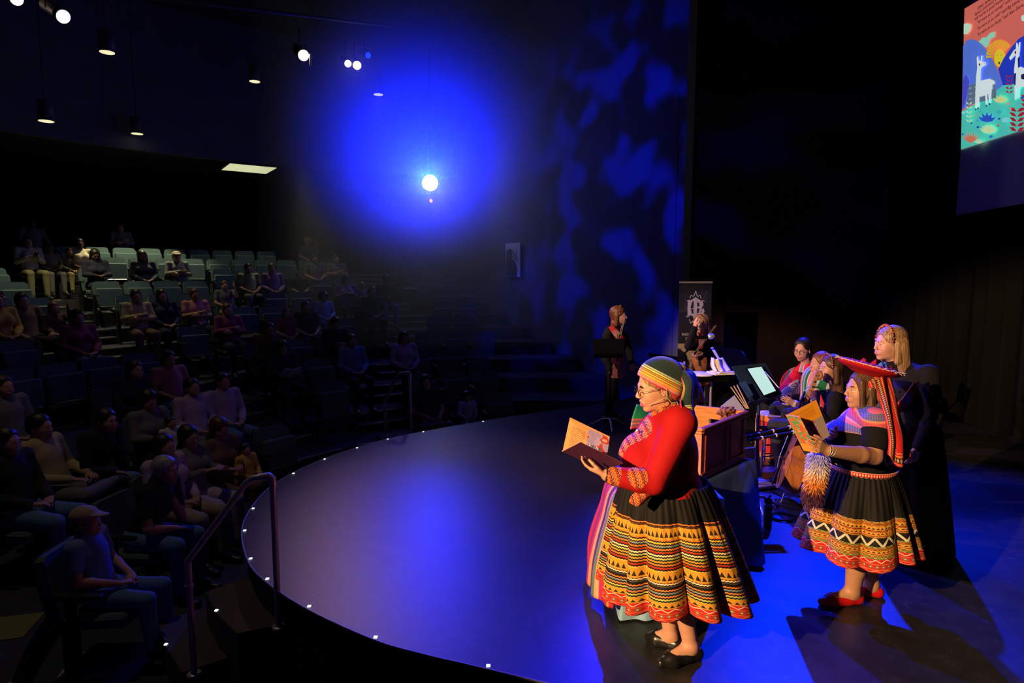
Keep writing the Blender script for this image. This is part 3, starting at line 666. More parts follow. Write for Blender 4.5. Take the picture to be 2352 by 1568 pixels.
# ================================================================== SEATS
M_seat = mat('seat_fabric', (.07, .13, .14), .9, var=.3, scale=90, bump=.1); M_plast = mat('seat_shell', (.02, .02, .022), .4); M_glint = mat('seat_edge', (.5, .5, .48), .25, metal=.8)
def seat_parts(folded):
    a = MB(); Rb = roty(-.22)
    # shaped backrest with curved top
    prof = [(-.235, 0), (.235, 0), (.245, .30), (.225, .44), (.18, .465), (-.18, .465), (-.225, .44), (-.245, .30)]
    Rr = Rb @ np.array(((0, 0, 1.), (1, 0, 0), (0, 1, 0)))
    a.prism(prof, -.035, .035, (-.17, 0, .44), Rr); back = a.mesh('backrest', [M_seat])
    sh = MB(); sh.prism([(x * 1.02, y * 1.01) for x, y in prof], -.055, -.036, (-.17, 0, .44), Rr); shell = sh.mesh('back_shell', [M_plast])
    c = MB()
    if folded: c.box((-.07, 0, .58), (.09, .46, .38), roty(-.12), bev=.03)
    else: c.box((.05, 0, .41), (.46, .46, .10), roty(-.03), bev=.035)
    cu = c.mesh('seat_cushion', [M_seat])
    e = MB()
    if folded: e.box((-.02, 0, .405), (.05, .38, .018), bev=.006)
    else: e.box((.275, 0, .385), (.015, .38, .03), bev=.006)
    ed_ = e.mesh('front_edge', [M_glint])
    ar = MB(); ar.box((.0, .0, .635), (.34, .05, .035), bev=.014); ar.box((-.05, 0, .5), (.07, .03, .26)); arm = ar.mesh('armrest', [M_plast])
    l = MB(); l.box((-.06, 0, .2), (.1, .05, .4)); l.box((-.06, 0, .01), (.26, .07, .02), bev=.005); leg = l.mesh('pedestal', [M_plast])
    return [('backrest', back, 0), ('back_shell', shell, 0), ('seat_cushion', cu, 0), ('front_edge', ed_, 0), ('armrest', arm, -.27), ('pedestal', leg, -.27)]
SEATS = [seat_parts(True), seat_parts(False)]
people_pos = []        # filled below: (k, theta)
def solve(px, py, hh=1.22, k=None):
    best = None
    for kk in ([k] if k is not None else range(NT)):
        for _ in range(3):
            th = theta_at_px(kk, px)
        if th is None: continue
        p = ring(th, R0 + DR * kk, ZH + RISE * kk + hh); X = proj(p); e = abs(X[1] - py)
        if best is None or e < best[0]: best = (e, kk, th, X[2])
    return best
ORD = ['front', 'second', 'third', 'fourth', 'fifth', 'sixth', 'seventh', 'eighth', 'ninth', 'tenth', 'eleventh', 'twelfth', 'thirteenth']
def faceto(p, tgt=(1.3, 4.6)): return math.atan2(tgt[1] - p[1], tgt[0] - p[0])
NTH = ['first', 'second', 'third', 'fourth', 'fifth', 'sixth', 'seventh', 'eighth', 'ninth', 'tenth', 'eleventh', 'twelfth', 'thirteenth', 'fourteenth', 'fifteenth', 'sixteenth', 'seventeenth', 'eighteenth', 'nineteenth', 'twentieth', 'twenty-first', 'twenty-second', 'twenty-third', 'twenty-fourth', 'twenty-fifth', 'twenty-sixth']
def place_seats():
    n = 0
    for k in range(0, 11):
        R = R0 + DR * k; t1 = min(tmax(R, 1.35), 80); step = math.degrees(.56 / R); gap = math.degrees(.76 / R)
        for lo, hi, s_, where in ((aisle(0, k) + gap, aisle(1, k) - gap, -1, 'before the middle aisle'), (aisle(1, k) + gap, aisle(2, k) - gap, 1, 'beyond the middle aisle'), (aisle(2, k) + gap, t1, 1, 'beyond the far aisle')):
            th = (hi if s_ < 0 else lo); c_ = 0; mine = [t for kk, t in people_pos if kk == k and lo - .01 <= t <= hi + .01]
            spots = []
            while lo - .01 <= th <= hi + .01: spots.append(th); th += s_ * step
            spots = [t for t in spots if all(abs(t - m_) > step * .97 for m_ in mine)] + mine; spots.sort(key=lambda t: t * s_)
            for c_, th in enumerate(spots):
                occ = th in mine; p = ring(th, R, ZH + RISE * k); X = proj(p + (0, 0, .7))
                if X[2] < 3.0 or X[0] < -50 or X[0] > 1500 or X[1] > 1640 or (k == 0 and 47 < th < 60 and not occ): continue
                e = empty('auditorium_seat', p, faceto(p), '%s seat in the %s row up, %s %s' % ('occupied teal' if occ else 'empty folded teal', ORD[k], NTH[c_], where), 'seat', 'auditorium seats of the %s row' % ORD[k])
                for nm, me, dy in SEATS[1 if occ else 0]: link(nm, me, e, (0, dy, 0))
                n += 1
    print('seats', n)
# ================================================================== AUDIENCE
SK = {'l': skin_mat('light', (.55, .30, .21)), 'm': skin_mat('tan', (.46, .25, .15)), 'd': skin_mat('dark', (.13, .06, .035))}
M_lip = mat('lips', (.42, .10, .09), .45); M_eye = mat('eye_white', (.5, .48, .45), .4); M_iris = mat('iris', (.03, .02, .015), .3)
def pose(kind):
    J = {}; v = lambda *a: np.array(a, float)
    lean = {'lap': -.10, 'cross': -.12, 'chin': .2, 'phone': -.06, 'slouch': -.2, 'legx': -.16, 'wave': -.05, 'book': .04}[kind]
    J['pel'] = v(0, 0, .55); J['che'] = v(lean * .8, 0, .90); J['nek'] = v(lean, 0, 1.06)
    for a, y in (('L', 1), ('R', -1)):
        J['sh' + a] = v(lean * .95, y * .175, 1.01); J['hip' + a] = v(.02, y * .09, .54); J['kn' + a] = v(.44, y * .13, .53); J['an' + a] = v(.46, y * .13, .09); J['toe' + a] = v(.62, y * .15, .03)
    hp = (lean + .02, 0, 1.165)
    if kind == 'lap':
        for a, y in (('L', 1), ('R', -1)): J['el' + a] = v(lean + .06, y * .235, .75); J['wr' + a] = v(.2, y * .09, .66)
    elif kind == 'cross':
        for a, y in (('L', 1), ('R', -1)): J['el' + a] = v(lean + .1, y * .235, .78); J['wr' + a] = v(.13, -y * .02, .82 - y * .03)
    elif kind == 'chin':
        J['elL'] = v(.28, .16, .66); J['wrL'] = v(.24, .07, .93); J['elR'] = v(.25, -.22, .70); J['wrR'] = v(.36, -.02, .64); hp = (lean + .06, .02, 1.14)
    elif kind in ('phone', 'book'):
        for a, y in (('L', 1), ('R', -1)): J['el' + a] = v(lean + .08, y * .22, .77); J['wr' + a] = v(.26, y * .08, .86 if kind == 'phone' else .76)
    elif kind == 'wave':
        J['elL'] = v(.1, .24, .9); J['wrL'] = v(.12, .2, 1.14); J['elR'] = v(0.05, -.24, .76); J['wrR'] = v(.24, -.1, .68)
    elif kind == 'slouch':
        for a, y in (('L', 1), ('R', -1)): J['el' + a] = v(lean + .1, y * .28, .72); J['wr' + a] = v(.22, y * .2, .66); J['an' + a] = v(.68, y * .16, .10); J['toe' + a] = v(.78, y * .2, .18)
        hp = (lean + .03, 0, 1.15)
    elif kind == 'legx':
        for a, y in (('L', 1), ('R', -1)): J['el' + a] = v(lean + .08, y * .25, .74); J['wr' + a] = v(.22, y * .1, .70)
        J['knR'] = v(.42, -.2, .58); J['anR'] = v(.46, .16, .62); J['toeR'] = v(.6, .22, .58)
    J['hd'] = v(*hp)
    return J
def aud_meshes(kind, long_sleeve, bust, hairs, shorts=False):
    J = pose(kind); Rh = roty({'book': .35, 'phone': .1, 'chin': .02}.get(kind, -.02)); hs = 1.0; g = .013
    B = Sdf(); torso(B, J, -.006, 1, 0, bust); arms(B, J, 0, 1); legs(B, J, 0, 1, 1, 0, False)
    B.cap(J['nek'] - (0, 0, .04), J['hd'] - (.01, 0, .03), .052, .048, .02); head(B, J['hd'], Rh, hs)
    for a, y in (('L', 1), ('R', -1)):
        f = nrm(J['wr' + a] - J['el' + a]); up = (0, 0, 1)
        if kind in ('cross',): f = nrm((.15, -y, -.1)); up = (1, 0, .2)
        if kind == 'lap': f = nrm((.4, -y * .6, -.1))
        if kind in ('wave', 'chin') and a == 'L': up = (0, .8, .2); f = nrm((-.2, -.1, 1))
        hand(B, J['wr' + a], f, up, -1 if a == 'L' else 1, (.35,) * 4 if kind != 'wave' else (.05,) * 4, 1, spread=.1)
        if kind == 'slouch': pass
    T = Sdf(); torso(T, J, g, 1, 0, bust); arms(T, J, g, 1, 1.93 if long_sleeve else .62, 0)
    P = Sdf(); P.ell(J['pel'], (.12 + g, .165 + g, .115 + g), None, .04); legs(P, J, g * .9, 1, .1 if shorts else .96, 0, False)
    for a in 'LR': P.cap(J['pel'], J['hip' + a], .1, .098, .04)
    SH = []
    for a in 'LR':
        S = Sdf(); SH.append(S)
        n_, t = J['an' + a], J['toe' + a]; d = nrm(t - n_); S.cap(n_ + (0, 0, -.035) if kind != 'legx' or a == 'L' else n_, t, .045, .036, .02); S.cap(n_, n_ + (t - n_) * .3, .047, .04, .02)
    out = {'body': B.mesh('body', [SK['l'], M_lip, M_eye, M_iris], .0115), 'top': T.mesh('top', [M_seat], .014), 'trousers': P.mesh('trousers', [M_seat], .015), 'shoe0': SH[0].mesh('shoe', [M_plast], .012), 'shoe1': SH[1].mesh('shoe', [M_plast], .012)}
    for st in hairs:
        Hs = Sdf(); hair(Hs, J['hd'], Rh, hs, st); out['hair_' + st] = Hs.mesh('hair', [M_plast], .011)
    if 'cap' in hairs: pass
    out['J'] = J; out['Rh'] = Rh
    return out
AV = {}
def av(kind, ls, bust, sh):
    key = (kind, ls, bust, sh)
    if key not in AV: AV[key] = aud_meshes(kind, ls, bust, ['short', 'long', 'bun', 'afro'], sh)
    return AV[key]
CLOTH = {'cream': (.62, .56, .40), 'tan': (.42, .36, .18), 'grey': (.15, .15, .15), 'black': (.015, .015, .018), 'navy': (.012, .015, .04), 'magenta': (.25, .04, .10), 'pink': (.55, .22, .22), 'green': (.42, .5, .14), 'purple': (.3, .16, .26), 'lilac': (.45, .36, .52), 'white': (.6, .6, .65), 'blue': (.12, .2, .42), 'jean': (.09, .2, .38), 'olive': (.2, .2, .1), 'yellow': (.6, .4, .06), 'brown': (.16, .09, .06), 'khaki': (.35, .28, .2), 'pale_blue': (.35, .5, .62), 'orange': (.8, .35, .05)}
def cl(n): return mat('cloth_' + n, CLOTH[n], .9, var=.2, scale=40, bump=.15, bscale=25)
def hm_(name, c):
    def fn(g):
        x, y, z = g.coord('Object'); n = g.noise(g.vec(x * 90, y * 90, z * 5), 1.5, 4); return g.ramp(n, [(.3, tuple(q * .35 for q in c)), (.5, c), (.68, tuple(min(1, q * 1.9) for q in c))], 'LINEAR')
    m = mat('hair_' + name, c, .42, fn=fn); g = G(m); x, y, z = g.coord('Object'); n = g.noise(g.vec(x * 90, y * 90, z * 5), 1.5, 3); b = g.n.new('ShaderNodeBump'); b.inputs['Strength'].default_value = .6; b.inputs['Distance'].default_value = .004
    g.L.new(n.s, b.inputs['Height']); g.L.new(b.outputs[0], m.node_tree.nodes['Principled BSDF'].inputs['Normal']); return m
HAIRC = {'k': hm_('black', (.015, .011, .009)), 'b': hm_('brown', (.08, .04, .02)), 'n': hm_('blond', (.26, .16, .08)), 'g': hm_('grey', (.3, .3, .3)), 'r': hm_('auburn', (.16, .05, .018))}
def settle(kk, th):
    """keep some forty centimetres between neighbours of a row and stay off the aisles"""
    R = R0 + DR * kk; g = math.degrees(.37 / R)
    for _ in range(12):
        mv = False

        for k2, t2 in people_pos:
            if k2 == kk and abs(th - t2) < g * .98: th = t2 + (g if th > t2 else -g); mv = True
        if not mv: break
    return th
def person(px, py, kind, skin, hr, hc, top, bot, label, ls=True, bust=0, sh=False, s=1.0, k=None, yaw=0, extra=None):
    bust *= .25
    _, kk, th, d = solve(px, py, 1.27 * s + (1 - s) * .45, k); th = settle(kk, th); p = ring(th, R0 + DR * kk, ZH + RISE * kk)
    if s < 1: p[2] += .45 * (1 - s)
    people_pos.append((kk, th)); q_ = proj(p + (0, 0, 1.27 * s)); a = av(kind, ls, bust, sh); e = empty('person', p, faceto(p) + yaw, label, 'person', 'people seated in the audience'); e.scale = (s, s, s)
    def lk(nm, key, m):
        o = link(nm, a[key], e)
        for i, x in enumerate(m): o.material_slots[i].link = 'OBJECT'; o.material_slots[i].material = x
        return o
    lk('body', 'body', [SK[skin], M_lip, M_eye, M_iris]); lk('shorts' if sh else 'trousers', 'trousers', [cl(bot)]); lk('sweater' if ls else 'shirt', 'top', [cl(top)]); lk('shoe', 'shoe0', [M_plast]); lk('shoe', 'shoe1', [M_plast])
    if hr != 'none': lk('hair', 'hair_' + hr, [HAIRC[hc]])
    J, Rh = a['J'], a['Rh']
    if extra == 'beanie' or extra == 'cap':
        S_ = Sdf(); c = J['hd']; S_.ell(c + Rh @ np.array((-.018, 0, .06)), (.115, .098, .085), Rh, .01)
        if extra == 'cap': S_.cap(c + Rh @ np.array((.09, -.03, .07)), c + Rh @ np.array((.15, 0, .06)), .035, .03, .02, sq=(Rh[:, 2], .3)); S_.cap(c + Rh @ np.array((.09, .03, .07)), c + Rh @ np.array((.15, 0, .06)), .035, .03, .02, sq=(Rh[:, 2], .3))
        S_.build(extra, [cl('orange' if extra == 'beanie' else 'khaki')], e, h=.012)
    if extra == 'glasses':
        mb = MB(); c = J['hd']
        for y in (-1, 1): mb.tube([c + Rh @ np.array((.1, y * .033 + .024 * math.cos(q), .002 + .02 * math.sin(q))) for q in np.linspace(0, 2 * pi, 13)[:-1]], .0022, 5, closed=True)
        mb.build('glasses', [M_plast], e)
    if extra in ('phone', 'tablet', 'book', 'yellow_book', 'paper'):
        w_, hh, c_ = {'phone': (.075, .15, 'black'), 'tablet': (.2, .15, 'grey'), 'book': (.3, .22, 'white'), 'yellow_book': (.34, .22, 'yellow'), 'paper': (.2, .15, 'cream')}[extra]
        m_ = (J['wrL'] + J['wrR']) / 2 + np.array((.13, 0, .05)); M4 = np.array(e.matrix_basis); 
        b = empty('booklet' if 'book' in extra or extra == 'paper' else 'handheld_device', (0, 0, 0), faceto(p) + yaw, ('%s held open by ' if 'book' in extra else '%s in the hands of ') % {'phone': 'black phone', 'tablet': 'grey tablet', 'book': 'white booklet', 'yellow_book': 'yellow booklet', 'paper': 'cream folded programme'}[extra] + 'the ' + ' '.join(label.replace('person ', 'person ').split()[:9]), 'booklet' if 'book' in extra or extra == 'paper' else 'device')
        b.location = tuple(p + rotz(faceto(p) + yaw) @ (m_ * s)); 
        for y in (-1, 1):
            q = MB(); q.box((0, y * w_ / 4, abs(y) * 0.0), (hh, w_ / 2, .008), rotx(y * .25) @ roty(-.7)); q.build('cover' if 'book' in extra else 'half', [cl(c_)], b)
    return e
PX = 'person '
A_ = [
 (195, 545, 'lap', 'd', 'short', 'k', 'cream', 'cream', 'person in cream t-shirt and glasses sitting before the teal seats', dict(ls=False, extra='glasses', bust=1)),
 (92, 508, 'slouch', 'd', 'short', 'k', 'grey', 'navy', 'person in dark grey sweater leaning back in the top row above the phone holder', {}),
 (76, 541, 'phone', 'm', 'bun', 'k', 'cream', 'olive', 'person in pale patterned top lifting both hands at the aisle of the top rows', dict(extra='phone', bust=1)),
 (113, 556, 'lap', 'd', 'afro', 'k', 'olive', 'grey', 'child in olive clothes beside the person lifting both hands', dict(s=.82)),
 (157, 567, 'lap', 'm', 'short', 'r', 'olive', 'tan', 'child in khaki shirt beside the cream shirted person', dict(s=.75)),
 (224, 584, 'book', 'd', 'long', 'k', 'navy', 'navy', 'dark haired person in navy seen in front of the cream t-shirt', dict(bust=1)),
 (290, 510, 'cross', 'm', 'afro', 'k', 'grey', 'grey', 'person with crossed arms sitting alone in the topmost row', {}),
 (337, 577, 'lap', 'd', 'long', 'k', 'navy', 'navy', 'long haired dark figure in front of the empty teal seats', dict(bust=1)),
 (415, 575, 'cross', 'm', 'short', 'b', 'grey', 'navy', 'person with a light cap at the end of the teal seats', dict(extra='cap')),
 (318, 652, 'cross', 'm', 'short', 'k', 'tan', 'brown', 'bearded person in tan jacket with folded arms', dict(yaw=-.1)),
 (377, 662, 'lap', 'm', 'long', 'k', 'navy', 'navy', 'dark dressed person next to the tan jacket', dict(bust=1)),
 (453, 664, 'cross', 'm', 'short', 'b', 'pink', 'navy', 'person in salmon t-shirt with crossed arms', dict(ls=False)),
 (64, 672, 'slouch', 'm', 'short', 'k', 'brown', 'black', 'person in brown shirt resting an arm on the seat back', {}),
 (86, 692, 'wave', 'l', 'long', 'r', 'brown', 'navy', 'child touching its face beside the star patterned dress', dict(s=.8)),
 (12, 690, 'lap', 'l', 'long', 'r', 'yellow', 'black', 'person in pale patterned dress cut by the side of the picture', dict(bust=1)),
 (182, 702, 'lap', 'm', 'bun', 'k', 'magenta', 'jean', 'person in dark magenta sweater by the middle aisle', dict(bust=1)),
 (713, 549, 'wave', 'm', 'short', 'k', 'grey', 'khaki', 'person in orange beanie taking a picture in the back row', dict(ls=False, extra='beanie')),
 (728, 577, 'lap', 'm', 'short', 'k', 'grey', 'navy', 'person in dark t-shirt just below the orange beanie', dict(ls=False)),
 (777, 594, 'cross', 'm', 'short', 'k', 'grey', 'navy', 'person in checked shirt at the row end near the far aisle', dict(ls=False)),
 (518, 640, 'wave', 'l', 'short', 'b', 'grey', 'khaki', 'child raising a hand left of the yellow green t-shirt', dict(ls=False, s=.85)),
 (576, 617, 'lap', 'm', 'short', 'k', 'green', 'grey', 'person in bright yellow green t-shirt', dict(ls=False)),
 (630, 614, 'lap', 'm', 'short', 'b', 'purple', 'grey', 'person in mauve sweater tilting the head back', {}),
 (691, 632, 'lap', 'm', 'short', 'k', 'black', 'khaki', 'small child in dark shirt with bare knees', dict(ls=False, s=.78, sh=True)),
 (745, 662, 'lap', 'm', 'afro', 'k', 'pale_blue', 'jean', 'child in pale blue top below the far group', dict(s=.85)),
 (796, 641, 'phone', 'l', 'long', 'b', 'purple', 'navy', 'person in patterned top next to the child in sunglasses', dict(bust=1)),
 (829, 646, 'phone', 'l', 'short', 'n', 'grey', 'navy', 'child with sunglasses holding a cup', dict(s=.8)),
 (858, 668, 'lap', 'm', 'short', 'k', 'navy', 'navy', 'dim person in navy near the yellow booklet', {}),
 (888, 644, 'book', 'm', 'short', 'k', 'navy', 'jean', 'dim seated person reading a yellow booklet', dict(extra='yellow_book')),
 (527, 711, 'cross', 'l', 'short', 'b', 'magenta', 'navy', 'person in dark pink shirt with folded arms, middle rows', {}),
 (600, 718, 'chin', 'm', 'short', 'k', 'brown', 'navy', 'person with hand lifted next to the dark pink shirt', {}),
 (660, 721, 'lap', 'l', 'long', 'b', 'magenta', 'navy', 'child in magenta shirt stretching an arm', dict(ls=False, s=.85)),
 (705, 696, 'lap', 'm', 'short', 'k', 'black', 'navy', 'person in black shirt with a bare arm, middle rows', dict(ls=False)),
 (766, 727, 'book', 'l', 'short', 'b', 'navy', 'navy', 'person looking down at a cream programme', dict(extra='paper')),
 (809, 779, 'lap', 'm', 'short', 'k', 'blue', 'navy', 'person in plain blue shirt above the far handrail', {}),
 (929, 782, 'lap', 'm', 'long', 'k', 'lilac', 'navy', 'person in mauve sleeves above the far handrail post', dict(bust=1)),
 (640, 800, 'book', 'm', 'short', 'k', 'navy', 'navy', 'dim person with a white booklet in the middle rows', dict(extra='book')),
 (4, 858, 'lap', 'm', 'short', 'k', 'grey', 'grey', 'person cut by the picture side above the tan shirt', {}),
 (103, 951, 'legx', 'm', 'short', 'k', 'tan', 'grey', 'person in open tan shirt sitting with one leg crossed', dict(yaw=.15)),
 (174, 944, 'chin', 'm', 'short', 'k', 'black', 'jean', 'dark haired person just behind the open tan shirt', {}),
 (318, 905, 'book', 'm', 'long', 'k', 'grey', 'black', 'long haired person in grey bending over a striped child', dict(bust=1)),
 (268, 846, 'chin', 'm', 'long', 'k', 'navy', 'jean', 'dim person leaning forward beside the pink shirt', dict(bust=1)),
 (387, 815, 'lap', 'm', 'short', 'k', 'pink', 'jean', 'person in coral pink t-shirt in the middle rows', dict(ls=False)),
 (439, 890, 'lap', 'm', 'short', 'k', 'lilac', 'grey', 'person in light mauve shirt beside the jeans', {}),
 (510, 872, 'lap', 'm', 'short', 'k', 'lilac', 'jean', 'person in lilac shirt and blue jeans at the row end', {}),
 (423, 945, 'phone', 'm', 'long', 'k', 'grey', 'lilac', 'person with black hair holding a small child', dict(bust=1)),
 (480, 984, 'book', 'm', 'long', 'b', 'brown', 'brown', 'person in brown sweater holding a child in yellow', dict(bust=1)),
 (375, 1014, 'lap', 'm', 'long', 'k', 'lilac', 'khaki', 'front row person in pale denim jacket and tan trousers', dict(bust=1, k=0)),
 (981, 878, 'legx', 'm', 'short', 'k', 'navy', 'grey', 'person in navy t-shirt seated at the far edge of the stage', dict(ls=False, k=0)),
 (1073, 927, 'lap', 'm', 'afro', 'k', 'pale_blue', 'pale_blue', 'small child in white shirt at the far stage edge', dict(s=.62, k=0)),
 (186, 1196, 'lap', 'm', 'short', 'b', 'blue', 'jean', 'front row person in khaki cap and blue t-shirt with long jeans', dict(ls=False, extra='cap', k=0, s=.86)),
 (292, 1130, 'chin', 'm', 'short', 'g', 'black', 'jean', 'person resting chin on hand next to the khaki cap', dict(ls=False, k=0)),
 (8, 1120, 'lap', 'm', 'short', 'k', 'black', 'jean', 'person cut by the picture side with jeans in the lower rows', {}),
]
for a in A_:
    person(*a[:9], **a[9])
# small children held on laps
def held_child(px, py, top, label, k=0, fw=.3):
    _, kk, th, d = solve(px, py, .95, k); p = ring(th, R0 + DR * kk - fw, ZH + RISE * kk + .22); a = av('lap', True, 0, False)
    e = empty('person', p, faceto(p), label, 'person'); e.scale = (.58,) * 3
    for nm, key, m in (('body', 'body', SK['m']), ('trousers', 'trousers', cl('navy')), ('shirt', 'top', cl(top)), ('shoe', 'shoe0', M_plast), ('shoe', 'shoe1', M_plast), ('hair', 'hair_short', HAIRC['k'])):
        o = link(nm, a[key], e); o.material_slots[0].link = 'OBJECT'; o.material_slots[0].material = m
held_child(500, 1030, 'yellow', 'small child in yellow held on the brown sweater lap', 0)
held_child(330, 985, 'white', 'small child in striped shirt held on a lap', 1)
place_seats()
# ================================================================== PERFORMERS
def J_stand(bx, by, ang, Ht=1.65, dz=0):
    k = Ht / 1.65; R = rotz(ang); T = lambda x, y, z: np.array((bx, by, dz)) + R @ np.array((x, y, z)) * k
    J = dict(pel=T(0, 0, .93), che=T(0, 0, 1.2), nek=T(-.01, 0, 1.37), hd=T(.02, 0, 1.50))
    for a, y in (('L', 1), ('R', -1)):
        J['sh' + a] = T(-.01, y * .17, 1.325); J['el' + a] = T(-.03, y * .225, 1.06); J['wr' + a] = T(.06, y * .22, .82)
        J['hip' + a] = T(0, y * .09, .9); J['kn' + a] = T(.02, y * .1, .49); J['an' + a] = T(-.03, y * .1, .09); J['toe' + a] = T(.13, y * .12, .03)
    J['R'] = R; J['T'] = T; return J
def J_seat(bx, by, ang, lean=-.03, s=1.0):
    R = rotz(ang); T = lambda x, y, z: np.array((bx, by, 0)) + R @ np.array((x, y, z)) * s
    J = dict(pel=T(0, 0, .55), che=T(lean * .8, 0, .88), nek=T(lean, 0, 1.05), hd=T(lean + .03, 0, 1.18))
    for a, y in (('L', 1), ('R', -1)):
        J['sh' + a] = T(lean, y * .175, 1.0); J['el' + a] = T(lean + .08, y * .24, .76); J['wr' + a] = T(.22, y * .14, .68)
        J['hip' + a] = T(.02, y * .09, .54); J['kn' + a] = T(.42, y * .14, .53); J['an' + a] = T(.42, y * .14, .09); J['toe' + a] = T(.58, y * .16, .03)
    J['R'] = R; J['T'] = T; return J
def glasses(parent, base, c, R, s=1.0, m=M_plast, r=.0018):
    e = empty('glasses', (0, 0, 0)); e.parent = parent; 
    mb = MB(base); p = lambda x, y, z: np.asarray(c) + R @ np.array((x, y, z)) * s
    for y in (-1, 1):
        mb.tube([p(.106, y * .034 + .024 * math.cos(q), -.002 + .019 * math.sin(q)) for q in np.linspace(0, 2 * pi, 21)[:-1]], r, 6, closed=True)
        mb.tube([p(.104, y * .058, .004), p(.09, y * .074, .006), p(.0, y * .086, .006), p(-.02, y * .084, -.01)], r, 6)
    mb.tube([p(.107, -.011, .002), p(.111, 0, .006), p(.107, .011, .002)], r, 6)
    bpy.data.objects.remove(e); mb.build('glasses', [m], parent)
def body_part(J, Rh, hs=1.0, b=1.0, bust=0, hands=None, eyes='open', mouth=0, nk=.05, armb=None, feet=True):
    B = Sdf(); torso(B, J, -.006, b, 0, bust); arms(B, J, 0, armb or b); legs(B, J, 0, b, 1, 0, feet)
    B.cap(J['nek'] - (0, 0, .03), J['hd'] - Rh @ np.array((.015, 0, .03)), nk + .004, nk, .02); head(B, J['hd'], Rh, hs, eyes=eyes, mouth=mouth)
    for a in 'LR':
        hd = (hands or {}).get(a)
        if hd is None:
            f = nrm(J['wr' + a] - J['el' + a]); fw = J['R'] @ np.array((1., 0, 0)); up = J['R'] @ np.array((0, 1. if a == 'L' else -1., 0)); hd = dict(f=f, up=up, want=fw, curl=(.35, .4, .45, .5))
        f = nrm(hd['f']); up = nrm(hd['up']); lat = np.cross(nrm(up - f * (f @ up)), f); sd = 1 if lat @ np.asarray(hd['want']) > 0 else -1
        hand(B, J['wr' + a], f, up, sd, hd.get('curl', (.4,) * 4), hd.get('s', .95), 0, hd.get('thumb', (.75, .55, -.25)), hd.get('tc', .25))
    return B
def shoe(parent, base, an, toe, m, name='shoe', h=.006, r=.043, open_top=False, heel=.0):
    S = Sdf(); d = toe - an; d = np.array((d[0], d[1], 0)); L = np.linalg.norm(d); d /= L; hl = np.array((an[0], an[1], .034)) - d * .035; tp = np.array((toe[0], toe[1], .026)) + d * .012
    S.cap(hl, hl + d * .07, r * .98, r * .95, .02); S.cap(hl + d * .07, hl + (tp - hl) * .7, r * .92, r * 1.12, .02); S.cap(hl + (tp - hl) * .7, tp, r * 1.1, r * .6, .02)
    if open_top: S.cap(hl + d * .01 + (0, 0, .05), hl + (tp - hl) * .6 + (0, 0, .062), .031, .036, .006, op='s')
    S.build(name, [m], parent, base, h, clip=((-99, -99, .0), (99, 99, 9)))
def feetJ(J, a, heel, toe):
    d = nrm(toe - heel); J['an' + a] = np.array((heel[0], heel[1], .085)) + d * .035; J['toe' + a] = np.array((toe[0], toe[1], .03)) - d * .03
# ---------- cloth patterns
K = (.004, .004, .005)
def emb_fn(g):                         # bright embroidered trim
    x, y, z = g.coord('Object'); r = (x * 26 + z * 7 + (z * 55 + y * 30).tri() * .3).frac()
    c = g.ramp(r, [(0, (.7, .25, .02)), (.18, (.4, .008, .01)), (.5, (.02, .015, .015)), (.68, (.55, .42, .3)), (.76, (.5, .012, .012)), (.93, (.08, .12, .06))])
    zz = (((z * 70).tri() - .5).abs() + ((x * 52 + y * 20).tri() - .5).abs()) < .2; return g.mix(zz, c, (.75, .35, .03))
M_emb = mat('embroidery', rough=.8, fn=emb_fn, bump=.3, bscale=300)
def skirt_fn(kind):
    def fn(g):
        u, v, _ = g.coord('UV'); v = 1 - v; zz = (u * 150).tri() * .006
        Y, O, Rd, W_, Bl, Gn, Go = (.75, .5, .08), (.75, .2, .03), (.4, .02, .01), (.75, .65, .45), (.15, .25, .3), (.4, .5, .12), (.6, .3, .03)
        if kind == 0:
            top = .25; gold = ((.28, .37), (.62, .70), (.86, .90)); cols = [O, K, Go, Y, Rd, O, Y, Bl, O, Rd, W_, Gn, Go, O, Rd, Y, O, Y, Rd, W_, K, O, Bl, O, Gn, Go, Y]; red = .9
        else:
            top = .47; gold = ((.52, .56), (.58, .61), (.77, .80)); cols = [Y, Go, O, Go, Y, Go, Rd, O, Go, Y, O, Go, Y, Gn, Go, Y, O, Rd, Gn, Go, O, Y, Go, O, Y, Go, Gn]; red = .86
        n = len(cols); w_ = (red - top) / n
        c = g.ramp((v + zz - top) * (1 / (red - top)), [(i / n, q) for i, q in enumerate(cols)])
        gap = ((v + zz - top) * (1 / w_)).frac() > .52
        c = g.mix(gap, c, K)
        for a, b in gold:
            t = (v - a) * (1 / (b - a)); ins = (t > 0) * (t < 1); p = ((u * 84).tri() < (t - .25) * 1.5) * (t > .25) * (t < .8)
            c = g.mix(ins, c, g.mix(p, Go, (.02, .015, .01)))
        if kind == 1:
            t = (v - .64) * (1 / .09); ins = (t > 0) * (t < 1); q = ((u * 26).tri() - t).abs() < .2; c = g.mix(ins, c, g.mix(q, K, (.6, .58, .42)))
        c = g.mix(v < top, c, K)
        t = (v - red) * (1 / (1 - red)); Rr = (.5, .012, .012)
        cr = g.mix((((u * 40).tri() * .22 + .04) - t).abs() < .035, Rr, (.7, .6, .5))
        dm = ((u * 36).tri() - .5).abs() + ((t - .55) * 2.2).abs(); cr = g.mix(dm < .42, cr, (.22, .1, .05)); cr = g.mix(dm < .14, cr, (.65, .5, .4)); cr = g.mix(((t - .36).abs() < .02) + ((t - .76).abs() < .02), cr, (.55, .2, .05))
        cr = g.mix(((u * 40).tri() * .15 + .82 - t).abs() < .03, cr, (.6, .25, .2))
        return g.mix(v > red, c, cr)
    return fn
